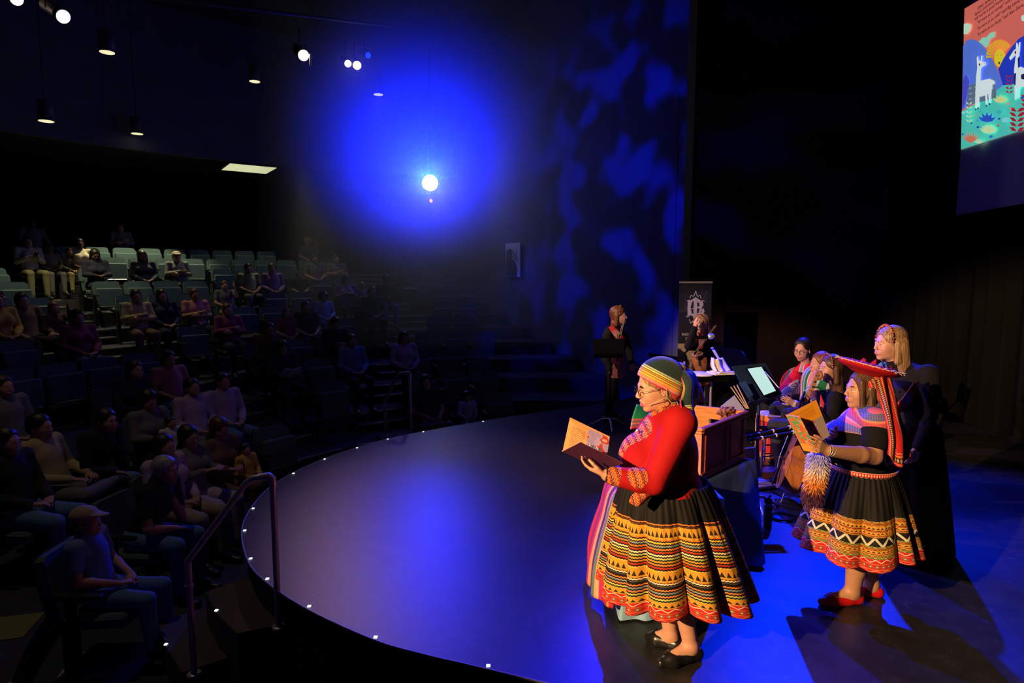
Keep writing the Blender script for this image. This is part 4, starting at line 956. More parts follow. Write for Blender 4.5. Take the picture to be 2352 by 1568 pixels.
M_skirtA = mat('skirt_cloth_bands', rough=.75, fn=skirt_fn(0), bump=.15, bscale=400, spec=.3); M_skirtB = mat('skirt_cloth_zigzag', rough=.75, fn=skirt_fn(1), bump=.15, bscale=400, spec=.3)
def skirt(name, parent, base, c0, r0, c1, r1, m, pleats=13, amp=.03, nu=260, nv=50, seed=1, sq=1.0, hemfn=None):
    rg = np.random.default_rng(seed); ph = np.cumsum(rg.uniform(.6, 1.4, pleats)); ph = ph / ph[-1]; U = np.linspace(0, 1, nu, endpoint=False)
    pw = np.interp(U, np.r_[0, ph], np.arange(pleats + 1)); am = np.interp(U, np.r_[0, ph], np.r_[1, rg.uniform(.5, 1.3, pleats - 1), 1])
    W = np.linspace(0, 1, nv); P = np.zeros((nv, nu, 3)); c0, c1 = np.array(c0), np.array(c1)
    wave = 1 - np.abs(np.sin(pw * pi)) ** .7 * 2
    for i, w_ in enumerate(W):
        r = r0 + (r1 - r0) * (w_ ** .72); c = c0 + (c1 - c0) * w_; rr = r - amp * am * wave * (w_ ** 1.0) - .004 * np.sin(pw * 2 * pi * 5) * (1 - w_)
        a = 2 * pi * U; P[i, :, 0] = c[0] + rr * np.cos(a); P[i, :, 1] = c[1] + rr * sq * np.sin(a); P[i, :, 2] = c[2] + (hemfn(a) * w_ if hemfn else 0)
    P = P - np.array(base); Q = P.copy(); ctr = (c0 - base)[:2]; Q[:, :, :2] += (np.array((c1 - base)[:2]) - Q[:, :, :2]) * .012
    v = np.vstack([P.reshape(-1, 3), Q.reshape(-1, 3)]); n = nu * nv; i, j = np.meshgrid(np.arange(nv - 1), np.arange(nu), indexing='ij'); a = (i * nu + j).ravel(); b = (i * nu + (j + 1) % nu).ravel()
    f1 = np.stack([a, a + nu, b + nu, b], 1); f2 = f1[:, ::-1] + n; j = np.arange(nu); e = (nv - 1) * nu; f3 = np.stack([e + (j + 1) % nu, e + j, n + e + j, n + e + (j + 1) % nu], 1)
    f4 = np.stack([j, (j + 1) % nu, n + (j + 1) % nu, n + j], 1)
    uu = np.tile(U, nv); vv = 1 - np.repeat(W, nu); uv = np.stack([uu, vv], 1)
    return link(name, mesh_np(name, v, np.vstack([f1, f2, f3, f4]), [m], uv=np.vstack([uv, uv])), parent)
def band_fn(g):                        # v = distance from the cloth's edge, in metres
    u, v, _ = g.coord('UV'); z = (u * 110).tri() * .0045; D = (.0, .012, .01); O = (.75, .24, .02); Y = (.75, .62, .1)
    c = g.ramp((v + z) * 10, [(0, (.5, .02, .03)), (.07, (.62, .1, .25)), (.15, O), (.25, Y), (.28, O), (.33, D), (.36, Y), (.42, D), (.46, O), (.52, D), (.56, (.6, .7, .15)), (.63, D), (.67, (.5, .55, .45)), (.73, D), (.76, (.0, .022, .024))])
    a = ((u * 46).tri() - .5).abs() + ((v * 10 - .08) * 4).abs(); return g.mix((a < .3) * (v < .015), c, (.7, .45, .4))
M_scarf = mat('green_banded_cloth', rough=.85, fn=band_fn, bump=.2, bscale=250, sheen=.2)
M_black = mat('black_cloth', (.006, .006, .008), .9, spec=.2, bump=.2, bscale=30)
M_red = mat('red_felt', (.38, .004, .008), .8, spec=.25, bump=.6, bscale=9)
M_redp = mat('red_glossy_leather', (.5, .01, .015), .22, coat=.5); M_blk_leather = mat('black_leather', (.01, .01, .011), .3)
M_gold = mat('gold', (.8, .5, .15), .3, metal=1); M_wire = mat('thin_wire', (.6, .5, .35), .4)
# ---------------------------------------------------------------- reader in red jacket
Y0 = 3.3
J = J_stand(.93, 3.3, pi, 1.62); base = np.array((.93, 3.3, 0)); NP = np.array
J['hd'] = at(1511, 888, Y0); J['nek'] = at(1535, 945, Y0); J['che'] = at(1528, 1030, Y0); J['pel'] = at(1540, 1130, Y0)
J['shL'] = at(1560, 972, 3.11); J['shR'] = at(1548, 972, 3.49); J['elL'] = at(1502, 1108, 3.03); J['wrL'] = at(1394, 1091, 3.06); J['elR'] = at(1500, 1105, 3.52); J['wrR'] = at(1420, 1082, 3.42)
feetJ(J, 'L', on(1598, 1512), on(1512, 1534)); feetJ(J, 'R', on(1553, 1492), on(1484, 1470))
J['knL'] = J['anL'] * .55 + J['pel'] * .45 + (-.03, -.02, 0); J['knR'] = J['anR'] * .55 + J['pel'] * .45 + (-.03, .03, 0)
Rh = rotz(pi + .05) @ roty(.2)
per = empty('person', base, 0, 'woman in red embroidered jacket and green headscarf reading an open book aloud', 'person')
hands = dict(L=dict(f=at(1335, 1066, 3.1) - J['wrL'], up=(.1, -.25, -1), want=(0, -1, .3), curl=(.25, .3, .35, .4), thumb=(.9, .35, -.45), s=.95), R=dict(f=at(1360, 1060, 3.35) - J['wrR'], up=(.1, .3, -1), want=(0, 1, .3), curl=(.3,) * 4))
B = body_part(J, Rh, 1.06, 1.08, .5, hands, 'down', .006, .055, 1.2)
B.build('body', [SK['l'], M_lip, M_eye, M_iris], per, base, .0055)
h_ = Sdf(); hair(h_, J['hd'], Rh, 1.06, 'bun', 0, .008); h_.build('hair', [HAIRC['n']], per, base, .006)
c = J['hd']; Lp = lambda x, y, z, s=1.06: c + Rh @ NP((x, y, z)) * s
T = Sdf(); torso(T, J, .02, 1.3, 0, .5); arms(T, J, .014, 1.2, 1.86, 0, .012)
fwd = NP((-1., 0, 0))
def jk_mat(P, M_):
    t = nrm(J['wrL'] - J['elL']); L_ = np.linalg.norm(J['wrL'] - J['elL']); out = M_.copy()
    for a in 'LR':
        q = P - J['el' + a]; tt = (q @ nrm(J['wr' + a] - J['el' + a])) / L_; dd = np.linalg.norm(q - (tt * L_)[:, None] * nrm(J['wr' + a] - J['el' + a]), axis=1)
        out[(tt > .72) & (tt < 1.1) & (dd < .1)] = 1
    out[(np.linalg.norm((P - at(1466, 1092, 2.98)) * (1, .6, .75), axis=1) < .05)] = 1
    out[(P[:, 0] < .73) & (np.abs(P[:, 1] - 3.25) < .06) & (P[:, 2] < 1.34)] = 1
    out[(P[:, 2] < .998) & (P[:, 1] > 3.12)] = 1
    out[(np.linalg.norm(P - J['nek'] + (0, 0, .0), axis=1) < .112)] = 1
    return out
T.build('jacket', [M_red, M_emb], per, base, .0065, clip=((-9, -9, .955), (9, 9, 1.455)), matfn=jk_mat)
S = Sdf(); S.cap(J['nek'] - (0, 0, .04), J['nek'] + (0, 0, .025), .085, .066, .01); S.build('collar', [M_black], per, base, .007)
mb = MB(base)
for k in range(16):
    p = at(1452 + 14 * math.sin(k * 1.9), 985 + k * 8.5, 3.2 if k % 2 else 3.24); p[0] = .66 if k < 5 else .625; p[1] = 3.215 + .02 * (k % 3); mb.lathe([(.004, 0), (.0085, .003), (.004, .006)], p, frame((0, 0, 1), (-1, 0, 0)) @ rotx(0), 10)
mb.build('button', [mat('pearl', (.8, .7, .55), .3)], per)
SKc0 = at(1528, 1106, Y0); SKc1 = at(1553, 1392, Y0); SKc1[2] = .375
skirt('skirt', per, base, SKc0 + (0, 0, .012), .225, SKc1, .375, M_skirtA, 12, .062, seed=4, sq=.88, hemfn=lambda a: .02 * np.sin(3 * a))
sheet('jacket_tab', [[at(1478, 1118, 3.05), at(1492, 1112, 3.04), at(1508, 1112, 3.05)], [at(1450, 1140, 3.02), at(1475, 1142, 3.0), at(1500, 1132, 3.03)], [at(1446, 1152, 3.02), at(1462, 1163, 3.0), at(1474, 1156, 3.03)]], [M_emb], per, base, .006, 12, 12)
# headscarf: cap with banded border, falling tail
def scarf_cut(S, s=1.06, p1=(.088, .078), p2=(-.035, -.02), ci=1.0):
    n2 = NP((-(p1[1] - p2[1]), (p1[0] - p2[0]))); n2 = n2 / np.linalg.norm(n2); nn = Rh @ NP((n2[0], 0, n2[1])); P1 = c + Rh @ NP((p1[0], 0, p1[1])) * s
    S.ell(P1 - nn * 1.0, (1, 1, 1), None, .003, 0, 's'); return P1, nn
S = Sdf(); S.ell(Lp(-.02, 0, .045), NP((.116, .095, .106)) * 1.06, Rh, .02); S.ell(Lp(-.07, 0, .02), NP((.085, .085, .1)), Rh, .03); S.ell(Lp(-.05, 0, -.03), (.07, .08, .07), Rh, .03)
P1, nn = scarf_cut(S)
lat = Rh @ NP((0, 1., 0)); mid = nrm(np.cross(lat, nn))
S.build('headscarf', [M_scarf], per, base, .0055, uvfn=lambda P: np.stack([np.arctan2((P - c) @ lat, (P - c) @ mid) * .1 / 1.0 * 1.6, np.maximum((P - P1) @ nn, 0)], 1))
def edge_uv(o, wd, ht, sides='lrb', lk=1):
    l = o.data.uv_layers[0].data; n = len(l); a = np.zeros(n * 2, np.float32); l.foreach_get('uv', a); a = a.reshape(-1, 2); u, v = a[:, 0].copy(), a[:, 1].copy()
    ds = [u * wd * lk if 'l' in sides else u * 0 + 9, (1 - u) * wd if 'r' in sides else u * 0 + 9, v * ht if 'b' in sides else u * 0 + 9]; D = np.stack(ds); k = D.argmin(0)
    a[:, 1] = D.min(0); a[:, 0] = np.where(k == 2, u * wd, v * ht); l.foreach_set('uv', a.ravel())
o = sheet('scarf_tail', [[at(1560, 856, 3.24), at(1556, 842, 3.28), at(1552, 838, 3.36), at(1552, 845, 3.42)], [at(1570, 895, 3.19), at(1585, 872, 3.22), at(1592, 860, 3.33), at(1588, 865, 3.44)], [at(1562, 925, 3.1), at(1585, 918, 3.15), at(1600, 900, 3.32), at(1606, 895, 3.45)], [at(1567, 945, 3.08), at(1593, 962, 3.13), at(1594, 920, 3.3), at(1612, 925, 3.44)]], [M_scarf], per, base, .008, 40, 30, lambda U, W: .012 * np.sin(U * 17) * W)
edge_uv(o, .3, .28, 'lrb', 3)
o = sheet('shoulder_cloth', [[at(1462, 928, 3.42), at(1478, 930, 3.45), at(1500, 935, 3.5)], [at(1452, 958, 3.44), at(1475, 958, 3.46), at(1500, 962, 3.5)], [at(1447, 985, 3.44), at(1470, 982, 3.47), at(1500, 985, 3.5)]], [mat('green_shawl', rough=.85, fn=lambda g: g.ramp(g.coord('UV')[1], [(0, (.5, .12, .12)), (.12, (.2, .15, .2)), (.2, (.5, .25, .15)), (.28, (.2, .15, .25)), (.38, (.55, .15, .12)), (.45, (.0, .3, .12))]))], per, base, .006, 14, 14)
glasses(per, base, c, Rh, 1.06, mat('dark_metal', (.08, .06, .05), .3, metal=.8), .0014)
mb = MB(base); mb.tube([Lp(.0, .085, .02), Lp(-.02, .09, .0), Lp(-.01, .088, -.04), Lp(.04, .078, -.055), Lp(.075, .058, -.068)], .0017, 6); mb.tube([Lp(-.01, .088, -.04), Lp(-.03, .09, -.07), Lp(-.055, .1, -.07), Lp(-.06, .1, -.1)], .0015, 6); mb.build('headset_microphone', [M_wire], per)
mb = MB(base); mb.tube([Lp(.002, .084, -.045), Lp(.0, .085, -.07)], .0018, 6); mb.lathe([(.001, -.02), (.007, -.01), (.003, .0)], Lp(.0, .085, -.075)); mb.build('earring', [M_gold], per)
mb = MB(base); wv_ = nrm(J['wrL'] - J['elL']); mb.tube([J['wrL'] + wv_ * .0 + frame(wv_)[:, 1] * .031 * math.cos(q) + frame(wv_)[:, 2] * .031 * math.sin(q) for q in np.linspace(0, 2 * pi, 17)[:-1]], .0065, 8, closed=True); mb.build('wristwatch', [mat('watch', (.1, .08, .05), .3, metal=.7)], per)
shoe(per, base, J['anL'], J['toeL'] , M_blk_leather, open_top=True); shoe(per, base, J['anR'], J['toeR'], M_blk_leather, open_top=True)
# book
def panel(name, q, m, parent, base, th=.004, nu=2):
    q = [np.array(a, float) for a in q]; n = nrm(np.cross(q[1] - q[0], q[3] - q[0])); v = [a - base for a in q] + [a - base - n * th for a in q]
    uv = [(0, 1), (1, 1), (1, 0), (0, 0)] * 2
    return link(name, mesh_np(name, v, [(3, 2, 1, 0), (4, 5, 6, 7), (0, 1, 5, 4), (1, 2, 6, 5), (2, 3, 7, 6), (3, 0, 4, 7)], [m] if not isinstance(m, list) else m, smooth=False, uv=uv), parent)
def rect(u, v, a, b, c_, d): return (u > a) * (u < b) * (v > c_) * (v < d)
def pageA(g):
    u, v, _ = g.coord('UV'); n = g.noise(g.vec(u * 2, v * 2), 2, 1); c = (.8, .42, .16)
    ln = ((v * 22).frac() < .4) * (g.noise(g.vec(u * 60, (v * 22).flr() * 7.3), 1, 1) > .42) * rect(u, v, .1, .42, .2, .8)
    c = g.mix(ln, c, (.35, .16, .06)); c = g.mix(rect(u, v, .48, 1, .0, .95) * (v < 1.0), c, g.ramp(n, [(0, (.4, .34, .6)), (.45, (.5, .42, .65)), (.52, (.55, .05, .04)), (.62, (.8, .45, .3))]))
    return g.mix(rect(u, v, .5, .85, .0, .55), c, g.ramp(g.noise(g.vec(u * 4, v * 4), 2.5, 1), [(0, (.55, .5, .75)), (.45, (.1, .1, .16)), (.56, (.5, .48, .7))]))
def coverA(g):
    u, v, _ = g.coord('UV'); return g.mix(g.noise(g.vec(u * 3, v * 3), 2, 3), (.05, .01, .05), (.09, .02, .04))
D_, G_, A1, B1_, E1, F1 = at(1292, 1037, 3.25), at(1389, 1082, 3.2), at(1309, 959, 3.38), at(1400, 1003, 3.36), at(1333, 1016, 3.08), at(1431, 1064, 3.02)
bb = (D_ + G_) / 2; bk = empty('open_book', bb, 0, 'open picture book with orange pages held by the woman in red jacket', 'book')
panel('page', [A1, B1_, G_, D_], mat('page_print', rough=.7, fn=pageA), bk, bb, .004); n0 = NP((0, .006, 0))
panel('back_cover', [A1 + n0, B1_ + n0, G_ + n0, D_ + n0], mat('purple_cover', rough=.5, fn=coverA), bk, bb, .003)
panel('front_cover', [E1, F1, G_, D_][::-1], mat('purple_cover'), bk, bb, .003); n1 = NP((-.003, .005, .004))
panel('page', [D_ + n1, G_ + n1, F1 + n1, E1 + n1][::-1], mat('page_plain', (.8, .42, .16), .7), bk, bb, .003)
# ---------------------------------------------------------------- second reader, flat red hat
Y1 = 3.86
J = J_stand(2.2, 3.86, pi, 1.55); base = NP((2.2, 3.86, 0))
J['hd'] = at(1983, 895, Y1); J['nek'] = at(1998, 942, Y1); J['che'] = at(1985, 1005, Y1); J['pel'] = at(1985, 1100, Y1)
J['shL'] = at(2014, 972, 3.66); J['shR'] = at(2000, 970, 4.04); J['elL'] = at(2008, 1048, 3.58); J['wrL'] = at(1900, 1034, 3.45); J['elR'] = at(1985, 1040, 4.06); J['wrR'] = at(1915, 1000, 3.8)
feetJ(J, 'L', on(1968, 1385), on(1882, 1391)); feetJ(J, 'R', on(2014, 1370), on(1962, 1362))
J['knL'] = J['anL'] * .58 + J['pel'] * .42 + (-.02, -.05, 0); J['knR'] = J['anR'] * .58 + J['pel'] * .42 + (-.02, .05, 0)
Rh = rotz(pi - .0) @ roty(-.0); c = J['hd']
per = empty('person', base, 0, 'woman in flat red hat, black top and red shoes reading an orange book', 'person')
hands = dict(L=dict(f=at(1852, 1008, 3.36) - J['wrL'], up=(.2, -1, .15), want=(0, 0, 1), curl=(.2, .25, .3, .35), thumb=(.8, .45, -.3)), R=dict(f=at(1890, 990, 3.68) - J['wrR'], up=(0, 1, 0), want=(0, 0, 1), curl=(.4,) * 4))
B = body_part(J, Rh, .98, 1.22, .6, hands, 'open', 0, .055, 1.22)
B.build('body', [SK['m'], M_lip, M_eye, M_iris], per, base, .0055)
h_ = Sdf(); hair(h_, c, Rh, .98, 'long', 0, .008); h_.cap(Lp(.05, .066, .06, .98), Lp(.04, .075, -.12, .98), .016, .018, .02); h_.build('hair', [HAIRC['b']], per, base, .0065)
T = Sdf(); torso(T, J, .014, 1.25, 0, .6); arms(T, J, .018, 1.25, .56, 0, .005); T.build('top', [M_black], per, base, .008, clip=((-9, -9, .86), (9, 9, 1.3)))
zc = at(1990, 985, Y1)[2]
S = Sdf(); torso(S, J, .03, 1.25, 0, .6); S.cap(J['nek'] - (0, 0, .03), J['nek'] + (0, 0, .015), .09, .085, .03)
def shawl_fn(g):
    u, v, _ = g.coord('UV'); t = v * 9 + u * 2.2; w_ = ((u * 70).tri() > .5) * ((v * 150).tri() > .4)
    c = g.ramp(t.frac(), [(0, (.5, .06, .1)), (.2, (.7, .25, .15)), (.3, (.05, .1, .35)), (.55, (.05, .12, .3)), (.62, (.6, .12, .2)), (.75, (.65, .3, .3)), (.85, (.3, .06, .2))]); return g.mix(w_ * .5, c, (.6, .2, .15))
S.build('shawl', [mat('woven_shawl', rough=.85, fn=shawl_fn, bump=.2, bscale=200)], per, base, .007, clip=((-9, -9, zc), (9, 9, 9)), uvfn=lambda P: np.stack([P[:, 0] - P[:, 1] * .5, P[:, 2] - .4 * P[:, 0]], 1))
c0 = at(1982, 1072, Y1); c1 = at(1968, 1270, Y1); c1[2] = at(1950, 1283, 3.62)[2]
skirt('skirt', per, base, c0, .185, c1, .335, M_skirtB, 11, .045, seed=9, hemfn=lambda a: .03 * np.cos(a - .6) + .015 * np.sin(4 * a))
def wb_fn(g):
    u, v, _ = g.coord('UV'); a = ((u * 40).tri() - .5).abs() + ((v - .5) * 1.0).abs(); c = g.mix(a < .35, (.5, .01, .02), (.75, .5, .3)); return g.mix(((v - .5).abs() > .4), c, (.65, .45, .35))
mb = None
def ring_band(name, cen, r, h, m, parent, base, th=.004, sq=1.0, n=60):
    v = []; uv = []
    for i in range(n):
        a = 2 * pi * i / n
        for rr, z in ((r, -h / 2), (r, h / 2), (r - th, h / 2), (r - th, -h / 2)): v.append(cen + NP((rr * math.cos(a), rr * sq * math.sin(a), z)) - base); uv.append((i / n, z / h + .5))
    f = [(4 * i + j, 4 * ((i + 1) % n) + j, 4 * ((i + 1) % n) + (j + 1) % 4, 4 * i + (j + 1) % 4) for i in range(n) for j in range(4)]
    return link(name, mesh_np(name, v, f, [m], uv=uv), parent)
ring_band('belt', c0 + (0, 0, .0), .197, .032, mat('woven_belt', rough=.8, fn=wb_fn), per, base)
# hat
ht = at(1996, 843, Y1); Rt = rotz(pi) @ roty(-.26)
S = Sdf(); S.ell(ht, (.185, .165, .04), Rt, .01); S.ell(ht + Rt @ NP((0, 0, .055)), (.165, .145, .05), Rt, .01, 0, 's'); S.ell(ht - Rt @ NP((0, 0, .028)), (.1, .09, .03), Rt, .02)
h0 = empty('flat_hat', ht, 0, 'flat round red felt hat with fringe, worn by the second reader', 'hat'); S.build('crown', [M_red], h0, ht, .006)
mb = MB(ht)
for k in range(70):
    a = 2 * pi * k / 70; p = ht + Rt @ NP((.183 * math.cos(a), .163 * math.sin(a), .012)); q = p + Rt @ NP((.022 * math.cos(a + .3), .022 * math.sin(a + .3), .010 * math.sin(k * 2.3))); mb.tube([p, q], .0018, 4)
mb.tube([ht + Rt @ NP((.185 * math.cos(a), .165 * math.sin(a), .01)) for a in np.linspace(0, 2 * pi, 49)[:-1]], .0035, 6, closed=True); mb.build('fringe', [mat('fringe_thread', (.75, .5, .2), .7)], h0)
for k, (dx, dy, s_, m_) in enumerate([(-.02, .0, 1, 0), (.03, -.03, .8, 0), (-.07, .04, 1, 1), (-.1, -.02, .9, 1), (-.03, .06, .8, 1), (-.12, .02, .7, 0), (.06, .03, .7, 0)]):
    mb = MB(ht); p = ht + Rt @ NP((dx, dy, .008)); mb.lathe([(.016 * s_, 0), (.02 * s_, .02), (.004, .05 * s_)], p, Rt @ rotx(.3 * (k % 3 - 1)), 10); mb.build('petal', [M_red if m_ == 0 else mat('blue_felt', (.08, .2, .6), .8)], h0)
S = Sdf(); S.ell(Lp(-.03, 0, .03, .98), NP((.105, .092, .1)), Rh, .02); S.ell(Lp(-.05, 0, -.03, .98), (.075, .085, .07), Rh, .03); P1, nn = scarf_cut(S, .98, (.03, .1), (-.02, -.06)); lat = Rh @ NP((0, 1., 0)); mid = nrm(np.cross(lat, nn))
def rb_fn(g):
    u, v, _ = g.coord('UV'); c = g.mix(((v - .006 - (u * 60).tri() * .006).abs() < .0012), (.55, .01, .012), (.75, .5, .35)); a = ((u * 36).tri() - .5).abs() * .03 + (v - .03).abs()
    c = g.mix(((v - .03).abs() < .013), c, (.03, .02, .015)); c = g.mix(a < .011, c, (.6, .45, .2)); c = g.mix(a < .004, c, (.4, .02, .02)); c = g.mix((v > .048) * (v < .053), c, (.7, .35, .05)); return g.mix(((v - .062 - (u * 60).tri() * .006).abs() < .0015), c, (.75, .5, .3))
M_rband = mat('red_banded_cloth', rough=.85, fn=rb_fn, bump=.2, bscale=250)
S.build('headscarf', [M_rband], per, base, .006, uvfn=lambda P: np.stack([np.arctan2((P - c) @ lat, (P - c) @ mid) * .16, np.maximum((P - P1) @ nn, 0)], 1))
o = sheet('scarf_tail', [[at(2008, 872, 3.74), at(2030, 868, 3.76), at(2048, 872, 3.84)], [at(2020, 915, 3.62), at(2042, 915, 3.62), at(2060, 915, 3.72)], [at(2036, 965, 3.5), at(2052, 965, 3.5), at(2068, 960, 3.6)], [at(2042, 1010, 3.48), at(2062, 1010, 3.48), at(2080, 1000, 3.56)], [at(2038, 1042, 3.48), at(2064, 1072, 3.48), at(2088, 1048, 3.54)]], [M_rband], per, base, .006, 36, 50, lambda U, W: .01 * np.sin(U * 14 + W * 3)); edge_uv(o, .17, .55)
mb = MB(base); mb.tube([Lp(.0, .082, .06, .98), Lp(.01, .086, -.02, .98), Lp(.03, .07, -.09, .98), Lp(.05, .03, -.115, .98)], .004, 6); mb.build('chin_strap', [M_blk_leather], per)
mb = MB(base); mb.tube([Lp(-.01, .088, -.04, .98), Lp(-.04, .1, -.1, .98), Lp(-.04, .11, -.2, .98)], .0018, 6); mb.tube([at(2030, 1015, 3.62), at(2036, 1040, 3.6), at(2032, 1060, 3.6), at(2040, 1072, 3.62), at(2046, 1055, 3.62)], .002, 6); mb.build('headset_microphone', [M_wire], per)
mb = MB(base); mb.lathe([(.002, -.006), (.005, 0), (.002, .006)], Lp(.0, .084, -.048, .98)); mb.build('earring', [mat('pearl')], per)
mb = MB(base); wv_ = nrm(J['wrL'] - J['elL'])
for k in range(3): mb.tube([J['wrL'] - wv_ * .012 * k + frame(wv_)[:, 1] * .033 * math.cos(q) + frame(wv_)[:, 2] * .033 * math.sin(q) + wv_ * .01 * math.cos(q * 1 + k) for q in np.linspace(0, 2 * pi, 17)[:-1]], .0016, 6, closed=True)
mb.build('bracelet', [mat('silver', (.7, .68, .7), .3, metal=.35)], per)
for a in 'LR':
    shoe(per, base, J['an' + a], J['toe' + a], M_redp, open_top=True)
    d = nrm((J['toe' + a] - J['an' + a]) * (1, 1, 0)); s_ = NP((-d[1], d[0], 0)); p = J['an' + a] + d * .028; mb = MB(base); mb.tube([p + s_ * .036 - (0, 0, .045), p + s_ * .036 + (0, 0, -.01), p + d * .012 + (0, 0, .006), p - s_ * .036 + (0, 0, -.01), p - s_ * .036 - (0, 0, .045)], .005, 6); mb.build('shoe_strap', [M_redp], per)
def pageB(g):
    u, v, _ = g.coord('UV'); c = (.8, .34, .015); ln = ((v * 26).frac() < .35) * (g.noise(g.vec(u * 50, (v * 26).flr() * 7.3), 1, 1) > .4) * rect(u, v, .12, .85, .66, .92)
    c = g.mix(ln, c, (.4, .13, .01)); pic = g.ramp(g.noise(g.vec(u * 3, v * 4), 1.6, 2), [(0, (.22, .06, .04)), (.42, (.25, .07, .04)), (.5, (.45, .42, .38)), (.56, (.5, .02, .02)), (.68, (.7, .3, .05))])
    return g.mix(rect(u, v, .0, 1, .0, .56), c, g.mix(u > .72, pic, (.35, .3, .25)))
def coverB(g):
    u, v, _ = g.coord('UV'); n = g.noise(g.vec(u * 2, v * 3), 1.8, 2); c = g.ramp(n, [(0, (.7, .08, .02)), (.4, (.8, .12, .03)), (.48, (.1, .28, .12)), (.6, (.75, .3, .1)), (.7, (.7, .1, .03))]); return g.mix(v < .22, c, (.75, .3, .03))
S0, S1 = at(1806, 953, 3.56), at(1847, 1034, 3.52); Pg0, Pg1 = at(1874, 918, 3.64), at(1906, 1000, 3.6); Cv0, Cv1 = at(1838, 957, 3.50), at(1880, 1040, 3.46)
bb = (S0 + S1) / 2; bk = empty('open_book', bb, 0, 'orange picture book held open by the woman in flat red hat', 'book')
panel('page', [S0, Pg0, Pg1, S1], mat('orange_page_print', rough=.7, fn=pageB), bk, bb, .003); n0 = NP((0, .006, -.003))
panel('back_cover', [S0 + n0, Pg0 + n0, Pg1 + n0, S1 + n0], mat('orange_cover', rough=.5, fn=coverB), bk, bb, .003)
panel('front_cover', [S0, Cv0, Cv1, S1], mat('orange_cover'), bk, bb, .003); n1 = NP((0, .007, .002))
panel('page', [S0 + n1, Cv0 + n1, Cv1 + n1, S1 + n1], mat('page_orange_plain', (.8, .36, .03), .7), bk, bb, .003)
# fur tail in her hand
def fur(name, path, cols, label, n=2600, L=.05, rad=.045, cat='fur tassel'):
    b0 = path[0]; core = MB(b0); core.tube(spline(path, 12), [rad * .55] * 12, 10); e = empty(name, b0, 0, label, cat); core.build('core', [cols[0]], e)
    pth = spline(path, 60); rg = np.random.default_rng(3); k = len(cols)
    for ci in range(k):
        v = []; f = []
        for i in range(n // k):
            t = (ci + rg.random() * 1.35 - .17) / k; t = min(max(t, 0), .999); p = pth[int(t * 59)]; d = nrm(rg.normal(size=3)); d[2] = d[2] * .4; d = nrm(d); q = p + d * rad * .5; g_ = nrm(d * .9 + NP((0, 0, -.75)) + rg.normal(size=3) * .18); s_ = nrm(np.cross(g_, rg.normal(size=3))) * .0042; l = L * rg.uniform(.6, 1.2)
            j = len(v); v += [q - s_ - b0, q + s_ - b0, q + g_ * l * .6 + s_ * .7 + (0, 0, -.002) - b0, q + g_ * l * .6 - s_ * .7 - (0, 0, .002) - b0, q + g_ * l + (0, 0, -.012) - b0]; f += [(j, j + 1, j + 2, j + 3), (j + 3, j + 2, j + 4, j + 4)]
        me = bpy.data.meshes.new('fur'); me.from_pydata([tuple(a) for a in v], [], [q if q[2] != q[3] else q[:3] for q in f]); me.materials.append(cols[ci]); o = link('fur', me, e); o['kind'] = 'stuff'
fur('fur_tassel', [at(1880, 1046, 3.62), at(1878, 1075, 3.6), at(1872, 1105, 3.6), at(1866, 1145, 3.62)], [mat('fur_blue', (.35, .35, .8), .9), mat('fur_cream', (.75, .65, .55), .9), mat('fur_orange', (.8, .3, .06), .9), mat('fur_plum', (.08, .02, .07), .9)], 'shaggy fur tassel in blue, cream, orange and plum hanging beside the zigzag skirt', 9000, .036, .075)
# ================================================================== MUSICIANS
def musician(name_label, J, Rh, base, skin, hst, hcol, topm, botm, h=.009, hs=1.0, b=1.0, bust=0, hands=None, ls=1.93, dress=None, eyes='open', mouth=0, top_name='top', topuv=None, grow=.014, shoes=None, cutz=None):
    base = NP(base); per = empty('person', base, 0, name_label, 'person')
    body_part(J, Rh, hs, b, bust, hands, eyes, mouth, .05, feet=False).build('body', [SK[skin], M_lip, M_eye, M_iris], per, base, h * .8)
    if hst: h_ = Sdf(); hair(h_, J['hd'], Rh, hs, hst, 0, .01); h_.build('hair', [HAIRC[hcol]], per, base, h)
    if topm: T = Sdf(); torso(T, J, grow, b, 0, bust); arms(T, J, grow, b, ls, 0); T.build(top_name, [topm], per, base, h, uvfn=topuv)
    if botm:
        P = Sdf(); P.ell(J['pel'], (.12 * b + .01, .165 * b + .01, .12), J['R'], .04); legs(P, J, .012, b, .98, 0, False)
        for a in 'LR': P.cap(J['pel'], J['hip' + a], .1, .098, .04)
        P.build('trousers', [botm], per, base, h)
    for a in 'LR': shoe(per, base, J['an' + a], J['toe' + a], shoes or M_blk_leather, h=h * .8)
    return per
M_trous = mat('dark_trousers', (.012, .013, .03), .85, bump=.15, bscale=40)
def sash_fn(g):
    u, v, _ = g.coord('UV'); a = ((u * 9).tri() - .5).abs() + ((v - .5) * 1.5).abs(); c = g.mix(a < .45, (.5, .01, .015), (.5, .42, .4)); return g.mix((v - .5).abs() > .33, c, (.6, .02, .03))
M_sash = mat('red_woven_sash', rough=.8, fn=sash_fn)
def hband(parent, base, c, R, s=1.0, m=None, x=.045, r=.0085):
    mb = MB(base); 
    for k in range(17):
        a = pi * k / 16; p = NP(c) + R @ NP((x - .01 * math.sin(a), .098 * math.cos(a), .03 + .112 * math.sin(a))) * s; mb.lathe([(.003, -.01), (r * (1 + .25 * (k % 2)), 0), (.003, .01)], p, frame(R[:, 2]) if k % 2 else R, 8)
    mb.build('headband', [m or M_emb], parent)
